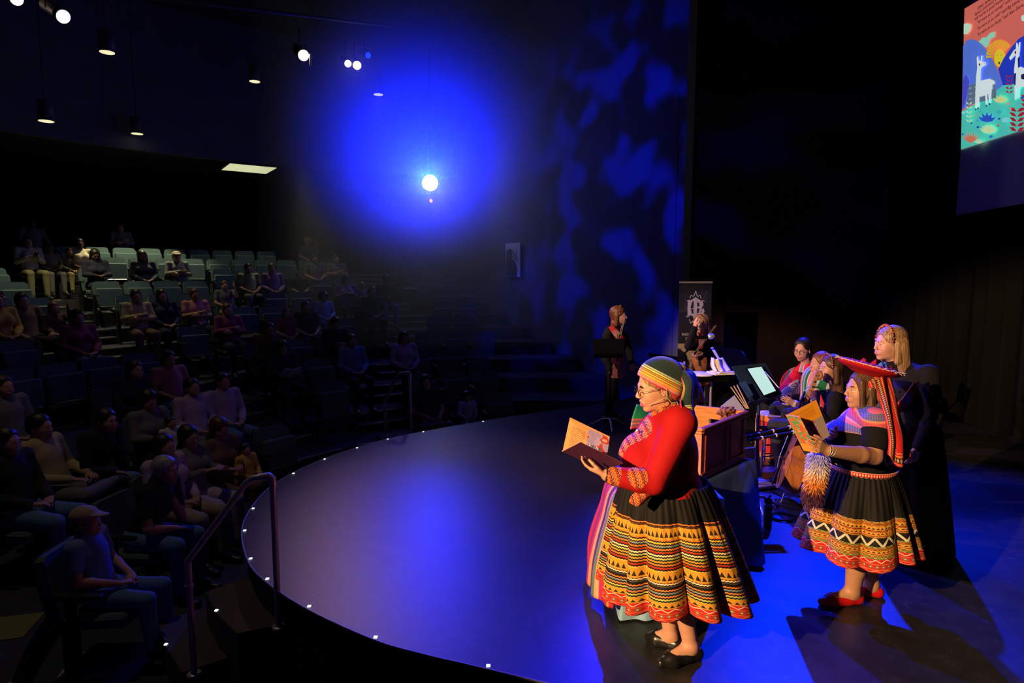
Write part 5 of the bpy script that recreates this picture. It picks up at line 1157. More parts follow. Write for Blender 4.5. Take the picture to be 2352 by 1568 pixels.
# standing woman with long straight hair behind the second reader
J = J_stand(2.98, 4.62, pi, 1.73); Y2 = 4.66
J['hd'] = at(2044, 790, Y2); J['nek'] = at(2058, 838, Y2); Rh = rotz(pi + .05) @ roty(.02); c = J['hd']
per = musician('tall woman in long black dress with straight blond hair standing behind the red hat', J, Rh, (2.98, 4.62, 0), 'l', 'long', 'n', M_black, None, .008, 1.02, 1.08, .2)
base = NP((2.98, 4.62, 0)); S = Sdf()
S.cap(Lp(-.06, 0, .0, 1.02), Lp(-.115, 0, -.36, 1.02), .098, .085, .03, sq=(Rh[:, 0], .5)); S.cap(Lp(-.05, .04, .0, 1.02), Lp(-.1, .05, -.38, 1.02), .05, .04, .04)
S.cap(Lp(-.02, .072, .02, 1.02), Lp(-.07, .085, -.34, 1.02), .028, .028, .02); S.build('hair', [HAIRC['n']], per, base, .008)
hband(per, base, c, Rh, 1.02)
skirt('dress_skirt', per, base, NP((2.99, 4.62, 1.02)), .19, NP((3.02, 4.6, .03)), .30, M_black, 11, .02, nu=120, nv=20)
sheet('sash', [[at(2052, 935, 4.44), at(2066, 950, 4.42)], [at(2080, 905, 4.4), at(2090, 925, 4.4)], [at(2100, 878, 4.42), at(2110, 892, 4.42)]], [M_sash], per, base, .006, 8, 16)
mb = MB(base); mb.lathe([(.001, -.008), (.008, -.004), (.008, .004), (.001, .008)], at(2054, 895, 4.42)); mb.build('round_badge', [M_gold], per)
# folding chair with a lit edge behind her
def fold_chair(x, y, ang, label, m, group=None):
    e = empty('folding_chair', (x, y, 0), ang, label, 'chair', group)
    mb = MB(); mb.box((0, 0, .44), (.40, .40, .03), bev=.012); mb.build('seat', [m], e)
    mb = MB(); mb.box((-.22, 0, .74), (.025, .42, .24), roty(-.12), bev=.01); mb.build('backrest', [m], e)
    for y_ in (-.21, .21):
        mb = MB(); mb.tube([(.22, y_, .012), (-.2, y_, .6), (-.245, y_, .87)], .011, 8); mb.build('leg', [M_tubing], e)
        mb = MB(); mb.tube([(-.24, y_ * .95, .012), (.16, y_ * .95, .44)], .011, 8); mb.build('leg', [M_tubing], e)
    mb = MB(); mb.tube([(.15, -.2, .1), (.15, .2, .1)], .009, 8); mb.build('stretcher', [M_tubing], e); mb = MB(); mb.tube([(-.18, -.2, .08), (-.18, .2, .08)], .009, 8); mb.build('stretcher', [M_tubing], e)
    return e
M_tubing = mat('chair_tubing', (.5, .45, .5), .35, metal=.8)
fold_chair(5.15, 7.9, pi - .5, 'dark folding chair behind the tall woman in long black dress', mat('chair_shell', (.05, .045, .05), .9, spec=.05))
# cellist
J = J_seat(3.2, 6.05, pi + .15, -.02, 1.05); J['hd'] = at(1908, 846, 6.1); J['nek'] = at(1925, 885, 6.15); J['shL'] = at(1918, 915, 5.93); J['shR'] = at(1935, 912, 6.33); J['che'] = at(1932, 940, 6.15); J['pel'] = NP((3.24, 6.1, .57))
J['elL'] = at(1908, 985, 5.85); J['wrL'] = at(1868, 935, 5.85); J['elR'] = at(1880, 985, 6.4); J['wrR'] = at(1832, 1012, 6.15)
J['knL'] = at(1852, 1018, 5.62); J['anL'] = on(1868, 1152) + (0, 0, .09); J['toeL'] = on(1845, 1160) + (0, 0, .03); J['knR'] = NP((2.72, 6.35, .55)); J['anR'] = on(1796, 1108) + (0, 0, .09); J['toeR'] = on(1771, 1114) + (0, 0, .03)
Rh = rotz(pi + .1) @ roty(.02); c = J['hd']
per = musician('seated cellist in black with brown hair and flower headband', J, Rh, (3.2, 6.05, 0), 'l', 'long', 'b', M_black, M_trous, .009, 1.03, 1.02, .2)
base = NP((3.2, 6.05, 0)); hband(per, base, c, Rh, 1.03)
sheet('sash', [[at(1885, 905, 5.98), at(1893, 925, 5.95)], [at(1882, 935, 5.95), at(1890, 955, 5.93)], [at(1880, 965, 5.93), at(1894, 985, 5.92)]], [M_sash], per, base, .006, 8, 12)
# cello
M_wood = mat('varnished_orange_wood', rough=.28, coat=.6, fn=lambda g: (g.coord('Object'), g.ramp(g.noise(g.vec(*[a * k for a, k in zip(g.coord('Object'), (9, 9, 2))]), 4, 4), [(.3, (.3, .09, .02)), (.6, (.45, .16, .04)), (.8, (.25, .07, .015))], 'LINEAR'))[1])
M_ebony = mat('ebony', (.01, .008, .008), .5, spec=.2); M_maple = mat('maple_neck', (.35, .16, .06), .4)
def fiddle(name, P0, up, fr, L, label, cat, group=None, endpin=0, depth=.16, mw=M_wood):
    """P0 bottom of the body, up along the neck, fr front normal, L whole length"""
    up = nrm(up); fr = nrm(fr - up * (fr @ up)); x = np.cross(up, fr); R = np.stack([x, up, fr], 1); P0 = NP(P0); e = empty(name, P0, 0, label, cat, group)
    bl = L * .62; w_ = bl * .29; d = L * depth
    half = [(0, 0), (.35, .01), (.75, .06), (1.0, .2), (.98, .34), (.8, .42), (.62, .46), (.60, .53), (.66, .6), (.74, .66), (.8, .76), (.78, .88), (.6, .96), (.3, .995), (0, 1)]
    hp = spline([(a * w_, b * bl, 0) for a, b in half], 44); pl = [(a, b) for a, b, _ in hp] + [(-a, b) for a, b, _ in hp[-2:0:-1]]
    mb = MB(P0); mb.prism([(a * .97, b * .985 + bl * .007) for a, b in pl], -d * .42, d * .42, P0, R, 0, True); mb.build('ribs', [mw], e)
    for s_, nm in ((1, 'front_plate'), (-1, 'back_plate')):
        mb = MB(P0); v = []; rings = 4; n = len(pl)
        for k in range(rings + 1):
            t = 1 - k / (rings + .6); z = s_ * (d * .42 + d * .16 * (1 - t * t)) + (0 if k else 0); v += [P0 + R @ NP((a * t, (b - bl * .5) * t + bl * .5, z)) for a, b in pl]
        v0 = [P0 + R @ NP((a, b, s_ * d * .42 + s_ * .0)) for a, b in pl]
        f = []
        for k in range(rings): f += [(k * n + i, k * n + (i + 1) % n, (k + 1) * n + (i + 1) % n, (k + 1) * n + i) if s_ > 0 else (k * n + i, (k + 1) * n + i, (k + 1) * n + (i + 1) % n, k * n + (i + 1) % n) for i in range(n)]
        mb.add(v, f, 0, True); q = list(range(rings * n, rings * n + n)); mb.add(v, [tuple(q if s_ > 0 else q[::-1])]); mb.add([p + R @ NP((0, 0, -s_ * d * .05)) for p in v[:n]] + v[:n], [(i, (i + 1) % n, n + (i + 1) % n, n + i) for i in range(n)]); mb.build(nm, [mw], e)
    top = d * .6
    mb = MB(P0); mb.box(P0 + R @ NP((0, bl * .97 + L * .1, top * .9)), (L * .035, L * .3, L * .03), R, bev=.003); mb.build('neck', [M_maple], e)
    mb = MB(P0); mb.box(P0 + R @ NP((0, bl * .78 + L * .13, top * 1.25)), (L * .04, L * .44, L * .012), R, bev=.002); mb.build('fingerboard', [M_ebony], e)
    mb = MB(P0); mb.box(P0 + R @ NP((0, bl * .14, top * 1.15)), (L * .05, bl * .24, L * .012), R, bev=.002); mb.build('tailpiece', [M_ebony], e)
    mb = MB(P0); mb.box(P0 + R @ NP((0, bl * .4, top * 1.1)), (L * .1, L * .008, top * .5), R); mb.build('bridge', [M_maple], e)
    mb = MB(P0)
    for q in (-1.5, -.5, .5, 1.5): mb.tube([P0 + R @ NP((q * L * .006, bl * .25, top * 1.22)), P0 + R @ NP((q * L * .008, bl * .4, top * 1.36)), P0 + R @ NP((q * L * .005, bl + L * .24, top * 1.2))], L * .0012, 4)
    o = mb.build('strings', [mat('silver')], e); o['kind'] = 'stuff'
    for s_ in (-1, 1):
        mb = MB(P0); mb.tube(spline([P0 + R @ NP((s_ * w_ * (.42 + .1 * t_), bl * (.4 + y_), d * .56)) for t_, y_ in ((-.6, .09), (.2, .09), (.2, .03), (-.1, 0), (-.2, -.05), (.7, -.09))], 16), L * .005, 5); mb.build('f_hole', [M_ebony], e)
    mb = MB(P0); hb = bl + L * .245; mb.box(P0 + R @ NP((0, hb + L * .05, top * .8)), (L * .035, L * .12, L * .035), R, bev=.003)
    sc = P0 + R @ NP((0, hb + L * .13, top * .72)); mb.tube([sc + R @ NP((0, L * (.034 - .0034 * q) * math.cos(q), -L * (.034 - .0034 * q) * math.sin(q))) for q in np.linspace(-.5, 7.5, 36)], [L * .014] * 36, 8)
    mb.build('scroll', [M_maple], e)
    for s_, y_ in ((1, .02), (-1, .04), (1, .065), (-1, .085)): mb = MB(P0); mb.tube([P0 + R @ NP((0, hb + L * y_, top * .8)), P0 + R @ NP((s_ * L * .06, hb + L * y_, top * .8))], L * .006, 6); mb.build('peg', [M_ebony], e)
    if endpin: mb = MB(P0); mb.tube([P0, P0 - up * endpin], .005, 8); mb.build('endpin', [M_steel], e)
    return e
cb = at(1803, 1128, 5.62); ct = at(1897, 868, 5.86)
fiddle('cello', cb, ct - cb, (-1.0, .35, .25), np.linalg.norm(ct - cb), 'orange brown cello leaning between the knees of the seated cellist', 'cello', endpin=.11, depth=.155)
# bearded musician in green and white poncho, mostly behind the cellist
def stripe_fn(cols, n=9, dots=(.75, .75, .8)):
    def fn(g):
        u, v, _ = g.coord('UV'); t = (u * n).frac(); c = g.ramp(t, cols); a = ((u * n * 9).tri() - .5).abs() + ((v * 45).tri() - .5).abs(); return g.mix((a < .32) * (t > .38) * (t < .72), c, dots)
    return fn
M_pred = mat('red_poncho', rough=.85, fn=stripe_fn([(0, (.6, .0, .03)), (.36, (.5, .45, .55)), (.42, (.12, .1, .16)), (.68, (.5, .45, .5)), (.74, (.6, .0, .03))], 6))
M_pgrn = mat('green_poncho', rough=.85, fn=stripe_fn([(0, (.35, .5, .45)), (.1, (.0, .15, .06)), (.34, (.6, .65, .7)), (.4, (.55, .1, .2)), (.7, (.6, .65, .7)), (.78, (.1, .2, .4))], 6))
def poncho(J, per, base, m, h=.01, r=.27):
    S = Sdf(); R = J['R']; S.cap(J['nek'] - (0, 0, .02), J['che'] - (0, 0, .05), .12, .215, .06, sq=(R[:, 0], .8)); S.cap(J['che'] - (0, 0, .05), J['pel'] + (0, 0, .12), .215, r, .06, sq=(R[:, 0], .8))
    for a in 'LR': S.cap(J['sh' + a], J['el' + a], .075, .085, .05); S.cap(J['el' + a], J['el' + a] * .55 + J['wr' + a] * .45, .085, .07, .04)
    S.build('poncho', [m], per, base, h, uvfn=lambda P: np.stack([(P - base) @ R[:, 1] + .5, P[:, 2]], 1), clip=((-9, -9, J['pel'][2] + .05), (9, 9, 9)))
J = J_seat(3.5, 7.0, pi + .05, .02, 1.05); J['hd'] = at(1884, 836, 6.95); J['nek'] = at(1893, 872, 7.0); J['shL'] = at(1868, 900, 6.82); J['shR'] = at(1890, 895, 7.2); J['elL'] = at(1865, 948, 6.7); J['wrL'] = at(1822, 925, 6.6); J['elR'] = at(1850, 945, 7.15); J['wrR'] = at(1815, 950, 6.95)
Rh = rotz(pi + .12) @ roty(.0)
per = musician('bearded musician in green and white poncho, half hidden by the cellist', J, Rh, (3.5, 7.0, 0), 'l', 'short', 'r', mat('white_shirt', (.55, .5, .6), .8), M_trous, .01, 1.05)
base = NP((3.5, 7.0, 0)); c = J['hd']; poncho(J, per, base, M_pgrn, .011, .25)
S = Sdf(); S.ell(Lp(.062, 0, -.095, 1.05), (.042, .05, .045), Rh, .02); S.cap(Lp(.02, .06, -.06, 1.05), Lp(.06, .03, -.1, 1.05), .02, .025, .02); S.build('beard', [HAIRC['r']], per, base, .009)
gb = at(1850, 968, 6.45); gt = at(1795, 905, 6.35)
e = fiddle('small_guitar', at(1862, 925, 6.5), at(1800, 975, 6.35) - at(1862, 925, 6.5), (-.3, -1, .35), .5, 'dark purple small guitar held by the bearded musician', 'guitar', depth=.2, mw=mat('purple_lacquer', (.05, .015, .07), .25, coat=.6))
# seated man in red poncho with glasses
J = J_seat(3.62, 7.75, pi + .45, .06, 1.05); J['hd'] = at(1843, 803, 7.6); J['nek'] = at(1855, 845, 7.65); J['shL'] = at(1826, 865, 7.5); J['shR'] = at(1880, 862, 7.85); J['che'] = at(1855, 885, 7.68); J['elL'] = at(1800, 905, 7.35); J['wrL'] = at(1790, 925, 7.2); J['elR'] = at(1880, 925, 7.8); J['wrR'] = at(1850, 935, 7.5)
Rh = rotz(pi + .75) @ roty(.16); c = J['hd']
per = musician('seated man in red striped poncho and round glasses looking down', J, Rh, (3.62, 7.75, 0), 'l', 'receding', 'k', M_black, M_trous, .01, 1.08, mouth=.006)
base = NP((3.62, 7.75, 0)); poncho(J, per, base, M_pred, .011, .26); glasses(per, base, c, Rh, 1.08, mat('dark_metal'), .002)
S = Sdf(); S.cap(J['nek'] - (0, 0, .05), J['nek'] + (0, 0, .02), .075, .062, .01); S.build('collar', [M_black], per, base, .01)
# violinist by the side wall
J = J_stand(1.44, 8.95, -.25, 1.68); J['hd'] = at(1421, 725, 8.9); J['nek'] = at(1417, 757, 8.9); J['shL'] = at(1434, 775, 9.05); J['shR'] = at(1396, 775, 8.78); J['elR'] = at(1388, 820, 8.7); J['wrR'] = at(1402, 850, 8.6); J['elL'] = at(1445, 805, 8.95); J['wrL'] = at(1450, 835, 8.8)
Rh = rotz(-.35) @ roty(.0); c = J['hd']; base = NP((1.44, 8.95, 0))
per = musician('violinist with auburn hair and red sash standing by the dark side wall', J, Rh, base, 'l', 'long', 'r', M_black, M_black, .011, 1.05, .98, .1, mouth=.004)
sheet('sash', [[at(1398, 752, 8.74), at(1408, 750, 8.78)], [at(1406, 765, 8.68), at(1420, 760, 8.7)], [at(1416, 778, 8.68), at(1428, 768, 8.72)], [at(1428, 784, 8.72), at(1434, 776, 8.75)]], [M_sash], per, base, .008, 8, 14)
hband(per, base, c, Rh, 1.05, mat('gold'), .03, .006)
vb = at(1420, 868, 8.5); vt = at(1417, 800, 8.55)
fiddle('violin', vb, vt - vb, (.0, -1, 0), .60, 'reddish violin hanging low in front of the auburn haired violinist', 'violin', depth=.1, mw=mat('red_violin_wood', (.22, .07, .04), .35, coat=.4))
def bow(a, b, label, hook=None):
    mb = MB((a + b) / 2); mb.tube([a, b], .005, 6); o = empty('violin_bow', (a + b) / 2, 0, label, 'bow'); mb.build('stick', [M_maple], o); d = nrm(b - a); s_ = NP((-d[2], 0, d[0])); mb = MB((a + b) / 2); mb.tube([a + d * .03 + s_ * .02, b - d * .01 + s_ * .015], .002, 4); mb.build('hair', [mat('bow_hair', (.7, .6, .45), .6)], o)
    mb = MB((a + b) / 2); mb.box(a + d * .04 + s_ * .01, (.05, .012, .022), frame(d)); mb.build('frog', [M_ebony], o)
bow(at(1424, 778, 8.58), at(1437, 724, 8.62), 'pale bow held upright before the auburn haired violinist')
# violinist with glasses before the roll-up banner
J = J_stand(2.52, 8.05, pi + .6, 1.66); J['hd'] = at(1612, 747, 8.0); J['nek'] = at(1624, 776, 8.02); J['shL'] = at(1605, 795, 7.95); J['shR'] = at(1646, 795, 8.12); J['elL'] = at(1582, 795, 7.75); J['wrL'] = at(1596, 752, 7.8); J['elR'] = at(1640, 815, 7.95); J['wrR'] = at(1612, 812, 7.72); J['che'] = at(1628, 820, 8.05)
Rh = rotz(pi + .55) @ roty(.2); c = J['hd']; base = NP((2.52, 8.05, 0)); up3 = NP((-.3, -.6, 1.))
per = musician('violinist with glasses touching her hair, before the roll-up banner', J, Rh, base, 'l', 'long', 'n', M_black, M_black, .01, 1.04, 1, .1, hands=dict(L=dict(f=(.1, .1, 1), up=(-1, -.3, 0), want=(0, -1, 0)), R=dict(f=(-1, -.2, -.1), up=(0, -.7, .7), want=(0, 0, 1), curl=(.8, .9, .9, .9))), mouth=.004)
glasses(per, base, c, Rh, 1.04, M_plast, .0028); hband(per, base, c, Rh, 1.04, M_emb, .03, .006)
sheet('sash', [[at(1604, 765, 7.82), at(1616, 768, 7.84)], [at(1605, 785, 7.78), at(1615, 788, 7.8)], [at(1604, 800, 7.8), at(1614, 802, 7.8)]], [M_sash], per, base, .008, 8, 12)
vb = at(1615, 885, 7.72); vt = at(1606, 812, 7.8)
fiddle('violin', vb, vt - vb, (-.55, -1, 0), .62, 'orange violin held down in front of the violinist with glasses', 'violin', depth=.1)
bow(at(1594, 817, 7.66), at(1646, 747, 7.7), 'slanted bow held by the violinist with glasses')
# ================================================================== PROPS ON THE STAGE
def draped(name, top, z0, hem, z1, m, base, parent=None, rip=.02, nr=9, nu=160, seed=3):
    """cloth over a table: top polygon at z0, hem polygon at z1"""
    def per(poly, n):
        P = np.array(list(poly) + [poly[0]], float); L = np.r_[0, np.cumsum(np.linalg.norm(np.diff(P, axis=0), axis=1))]; t = np.arange(n) / n * L[-1]; k = len(poly)
        kk = np.interp(t, L, np.arange(k + 1)); return kk
    T = np.array(top, float); Hm = np.array(hem, float); kk = per(top, nu); i = kk.astype(int) % len(top); j = (i + 1) % len(top); fr = (kk % 1)[:, None]
    A = T[i] * (1 - fr) + T[j] * fr; B = Hm[i] * (1 - fr) + Hm[j] * fr; c = T.mean(0); U = np.arange(nu) / nu; v = []; uv = []
    rows = [(0, 0)] + [(0, q) for q in (.5, .97)] + [(w_, 1) for w_ in (.02, .1, .25, .45, .65, .85, 1)]
    for w_, q in rows:
        P = c + (A - c) * q if w_ == 0 else A + (B - A) * w_ ** 1.1; d = P - c; d = d / (np.linalg.norm(d, axis=1, keepdims=True) + 1e-6)
        if w_ > 0: P = P + d * (rip * w_ * (np.sin(U * 2 * pi * nr + seed) + .5 * np.sin(U * 2 * pi * nr * 1.7)))[:, None]
        z = z0 if w_ == 0 else z0 + (z1 - z0) * w_; v.append(np.c_[P, np.full(nu, z)]); uv.append(np.c_[U, np.full(nu, 1 - w_ if w_ else 1.2)])
    v = np.vstack(v) - np.array(base); uv = np.vstack(uv); nr_ = len(rows); a, b = np.meshgrid(np.arange(nr_ - 1), np.arange(nu), indexing='ij'); q = (a * nu + b).ravel(); r = (a * nu + (b + 1) % nu).ravel()
    f = np.stack([q, q + nu, r + nu, r], 1); me = mesh_np(name, v, f, [m], uv=uv); return link(name, me, parent, base if parent is None else (0, 0, 0))
def table(name, c, top, z, label, m):
    e = empty(name, (c[0], c[1], 0), 0, label, 'table'); b = NP((c[0], c[1], 0)); T = np.array(top); cc = T.mean(0)
    mb = MB(b); mb.prism([tuple(cc + (p - cc) * .97) for p in T], z - .035, z - .006); mb.build('table_top', [m], e)
    for p in T: q = cc + (p - cc) * .86; mb = MB(b); mb.tube([(q[0], q[1], 0.0), (q[0], q[1], z - .035)], .016, 8); mb.build('leg', [M_tubing], e)
    return e
M_tt = mat('table_board', (.1, .08, .07), .6)
t1 = [(.72, 3.78), (1.34, 3.80), (1.32, 4.22), (.72, 4.28)]; table('small_table', (1.02, 4.0), t1, .70, 'low table under pale blue cloth behind the red jacket woman', M_tt)
h1 = [(.66, 3.60), (1.22, 3.64), (1.36, 4.30), (.64, 4.38)]
o = draped('tablecloth', t1, .705, h1, .012, mat('pale_blue_cloth', (.22, .42, .62), .9, bump=.25, bscale=25), (1.02, 4.0, .7), rip=.012); tag(o, 'pale steel blue cloth hanging to the floor behind the bright banded skirt', 'tablecloth')
def ag_fn(g):
    u, v, _ = g.coord('UV'); c = g.ramp(u, [(0, (.55, .02, .05)), (.05, (.7, .3, .1)), (.08, (.5, .01, .06)), (.2, (.6, .02, .12)), (.28, (.7, .35, .2)), (.34, (.12, .2, .15)), (.42, (.75, .3, .25)), (.48, (.45, .02, .15)), (.52, (.06, .03, .12)), (.6, (.7, .3, .2)), (.66, (.5, .02, .08)), (.85, (.25, .02, .12)), (.93, (.55, .02, .05))])
    a = ((v * 22).tri() - .5).abs() + ((u - .47) * 9).abs(); c = g.mix((a < .42), c, (.6, .08, .25)); a = ((v * 26).tri() - .5).abs() + ((u - .3) * 14).abs(); return g.mix(a < .4, c, (.6, .5, .35))
a0 = NP((.8, 4.0, .71)); o = sheet('woven_cloth', [[(1.05, 3.79, .715), (1.05, 3.95, .716), (1.05, 4.1, .715), (1.05, 4.26, .714)], [(.72, 3.74, .712), (.71, 3.92, .714), (.70, 4.08, .713), (.71, 4.27, .71)], [(.62, 3.62, .5), (.60, 3.85, .48), (.60, 4.05, .48), (.62, 4.26, .5)], [(.60, 3.55, .27), (.54, 3.8, .24), (.53, 4.0, .24), (.55, 4.25, .27)], [(.61, 3.58, .1), (.53, 3.8, .05), (.51, 3.98, .05), (.54, 4.22, .08)]], [mat('striped_weaving', rough=.85, fn=ag_fn, bump=.2, bscale=200)], None, a0, .005, 40, 40, lambda U, W: .014 * np.sin(U * 20) * W)
tag(o, 'red and orange striped woven cloth draped over the pale blue tablecloth', 'woven cloth')
Cn, Cr, Cf, Cl = NP((1.42, 4.58)), NP((1.97, 5.17)), NP((1.55, 5.42)), NP((1.03, 4.82))
t2 = [tuple(Cn + (-.02, -.09)), tuple(Cr + (.1, -.02)), tuple(Cf + (.02, .08)), tuple(Cl + (-.07, .02))]; table('draped_table', (1.5, 5.0), t2, .545, 'low table under navy cloth that carries the wooden box', M_tt)
h2 = [(1.40, 4.28), (1.86, 4.42), (2.12, 5.25), (1.55, 5.66)]; h2 = [(1.36, 4.30), (1.80, 4.30), (2.10, 5.10), (.95, 5.2)]
t2b = [tuple(Cn + (-.02, -.09)), tuple(Cr + (.1, -.02)), tuple(Cf + (.02, .08)), tuple(Cl + (-.07, .02))]
o = draped('tablecloth', t2b, .55, [(1.37, 4.26), (1.84, 4.30), (1.66, 5.66), (.88, 4.86)], .03, mat('navy_cloth', (.015, .035, .12), .9, bump=.25, bscale=25), (1.5, 5.0, .54), rip=.016, nr=7); tag(o, 'navy blue cloth hanging around the table with the wooden box', 'tablecloth')
# wooden box
M_box = mat('box_pine', rough=.4, fn=lambda g: (lambda c: g.ramp(g.noise(g.vec(c[0] * 4, c[1] * 4, c[2] * 30), 2, 4), [(.3, (.55, .2, .05)), (.55, (.7, .3, .08)), (.8, (.45, .15, .04))], 'LINEAR'))(g.coord('Object')), coat=.2)
M_boxr = mat('box_red_wood', rough=.35, fn=lambda g: (lambda c: g.ramp(g.noise(g.vec(c[0] * 4, c[1] * 4, c[2] * 26), 2, 4), [(.3, (.2, .03, .012)), (.6, (.3, .06, .02)), (.8, (.15, .02, .01))], 'LINEAR'))(g.coord('Object')))
zb, zt = .557, .945; cx = (Cn + Cf) / 2; bx = NP((cx[0], cx[1], zb)); e = empty('wooden_box', bx, 0, 'open wooden box with moulded rim and hand hole on the navy table', 'box')
def wall(a, b, nm, m, hole=False):
    a3, b3 = NP((*a, 0)), NP((*b, 0)); d = b3 - a3; L = np.linalg.norm(d); R = frame(d); mid = (a3 + b3) / 2; inn = R[:, 1] * (1 if (NP((*cx, 0)) - mid) @ R[:, 1] > 0 else -1)
    mb = MB(bx)
    if hole:
        hw, hh = .055, .02; zc = zt - .1
        for (x0, x1, z0, z1) in ((-L / 2, -hw, zb, zt), (hw, L / 2, zb, zt), (-hw, hw, zb, zc - hh), (-hw, hw, zc + hh, zt)): mb.box(mid + inn * .01 + R[:, 0] * (x0 + x1) / 2 + (0, 0, (z0 + z1) / 2), (x1 - x0, .02, z1 - z0), R)
    else: mb.box(mid + inn * .01 + (0, 0, (zb + zt) / 2), (L, .02, zt - zb), R)
    mb.build(nm, [m], e)
    mb = MB(bx); mb.box(mid - inn * .004 + (0, 0, zt + .008), (L + .02, .04, .022), R, bev=.006); mb.build('rim', [m], e); mb = MB(bx); mb.box(mid - inn * .002 + (0, 0, zt - .02), (L + .01, .03, .02), R, bev=.006); mb.build('moulding', [m], e); mb = MB(bx); mb.box(mid - inn * .004 + (0, 0, zb + .03), (L + .01, .018, .05), R, bev=.004); mb.build('plinth', [m], e)
    if m is M_boxr:
        for t in (-.42, .05, .14, .44): mb = MB(bx); mb.box(mid - inn * .004 + R[:, 0] * L * t + (0, 0, (zb + zt) / 2), (.03, .014, zt - zb - .09), R, bev=.004); mb.build('stile', [m], e)
wall(Cn, Cr, 'side_panel', M_boxr); wall(Cr, Cf, 'end_panel', M_box, True); wall(Cf, Cl, 'side_panel', M_box); wall(Cl, Cn, 'end_panel', M_box)
mb = MB(bx); mb.prism([tuple(p) for p in (Cn, Cr, Cf, Cl)], zb + .01, zb + .025); mb.build('bottom_panel', [M_box], e)
# nut rattle hanging on the rim
rb = at(1672, 952, 5.22); e = empty('nut_rattle', rb, 0, 'bundle of brown nut shells hanging over the rim of the wooden box', 'rattle'); mb = MB(); mb.lathe([(.002, -.03), (.011, -.018), (.012, 0), (.004, .012)], (0, 0, 0), n=7); nm = mb.mesh('nut_shell', [mat('nut_brown', (.2, .07, .04), .5)])
for k in range(64):
    a = rng.uniform(0, 2 * pi); r = .055 * math.sqrt(rng.uniform()); o = link('nut_shell', nm, e, (r * math.cos(a) * 1.2, r * math.sin(a), rng.uniform(-.075, .06))); o.rotation_euler = tuple(rng.uniform(-1, 1, 3)); s_ = rng.uniform(.9, 1.6); o.scale = (s_, s_, s_)
mb = MB(rb); mb.tube([rb + (-.04, 0, .05), rb + (0, 0, .065), rb + (.04, 0, .05)], .006, 6); mb.build('cord', [mat('nut_brown')], e)
# music stands
M_stand = mat('stand_black', (.004, .004, .005), 1.0, spec=.0); M_standb = mat('stand_navy', (.006, .02, .07), .6, spec=.3); M_paper = mat('paper', (.75, .68, .6), .7)
def mstand(q, foot, label, m=M_stand, chrome=True, paper=None, group='music stands on stage', lip=True):
    q = [NP(a) for a in q]; c = sum(q) / 4; b = NP((foot[0], foot[1], 0)); e = empty('music_stand', b, 0, label, 'music stand', group)
    panel('desk', q, m, e, b, .012); n = nrm(np.cross(q[1] - q[0], q[3] - q[0]))
    if lip:
        s_ = 1 if n[1] > 0 else -1; panel('ledge', [q[3], q[2], q[2] + n * s_ * .05, q[3] + n * s_ * .05], m, e, b, .01)
    mb = MB(b); mb.tube([(foot[0], foot[1], .1), (foot[0], foot[1], c[2] - .22)], .014, 10); mb.tube([(foot[0], foot[1], c[2] - .25), (foot[0], foot[1], c[2] - .06), c - (0, 0, .02)], .009, 8); mb.build('pole', [m], e)
    mb = MB(b); mb.lathe([(.012, -.02), (.024, -.012), (.024, .012), (.012, .02)], c - (0, 0, .05) , frame((0, 0, 1), (0, 1, 0)), 12); mb.build('knob', [M_steel], e)
    for k in range(3):
        a = 2 * pi * k / 3 + .5; mb = MB(b); mb.tube([(foot[0], foot[1], .13), (foot[0] + .1 * math.cos(a), foot[1] + .1 * math.sin(a), .11), (foot[0] + .27 * math.cos(a), foot[1] + .27 * math.sin(a), .012)], [.014, .015, .011], 8); mb.build('leg', [M_tubing if chrome else m], e)
    return e
f = on(1400, 982); mstand([at(1360, 779, 8.3), at(1436, 779, 8.35), at(1432, 814, 8.1), at(1364, 814, 8.05)], f, 'black music stand with silver feet in front of the auburn haired violinist')
mstand([at(1489, 812, 6.9), at(1556, 821, 6.95), at(1560, 850, 6.7), at(1494, 842, 6.65)], at(1530, 900, 6.8) * (1, 1, 0), 'thin black music stand seen edge-on behind the green headscarf')
s2 = mstand([at(1636, 797, 6.5), at(1697, 802, 6.65), at(1730, 840, 6.5), at(1668, 852, 6.3)], (at(1684, 900, 6.5)[0], 6.5), 'black music stand with white pages showing at both edges')
bs = np.array(s2.location); panel('page', [at(1632, 798, 6.47), at(1638, 797, 6.49), at(1670, 852, 6.29), at(1664, 850, 6.27)], M_paper, s2, bs, .002); panel('page', [at(1697, 804, 6.67), at(1704, 806, 6.69), at(1729, 838, 6.54), at(1722, 838, 6.52)], M_paper, s2, bs, .002)
tb = [at(1680, 842, 5.5), at(1757, 835, 5.55), at(1795, 905, 5.35), at(1722, 920, 5.3)]
s3 = mstand(tb, (at(1742, 1000, 5.4)[0], 5.42), 'navy lit music stand holding a glowing tablet', M_standb)
tq = [at(1712, 846, 5.44), at(1747, 841, 5.46), at(1784, 902, 5.29), at(1754, 913, 5.25)]; bt = sum(tq) / 4; te = empty('tablet', bt, 0, 'tablet with glowing pale cyan screen on the navy lit music stand', 'tablet')
panel('case', tq, M_stand, te, bt, .01); cc = bt; nn_ = nrm(np.cross(tq[1] - tq[0], tq[3] - tq[0])); nn_ = nn_ if nn_[1] < 0 else -nn_; panel('screen', [cc + (a - cc) * .9 + nn_ * .014 for a in tq], mat('tablet_screen', (.32, .62, .72), .3, emit=.75), te, bt, .003)
mb = MB(bt); mb.tube([tq[1] + (.035, 0, -.05) + nn_ * .01, tq[2] + (.01, 0, .04) + nn_ * .01], .004, 6); tag(mb.build('stylus', [M_paper]), 'white stylus beside the glowing tablet', 'stylus')
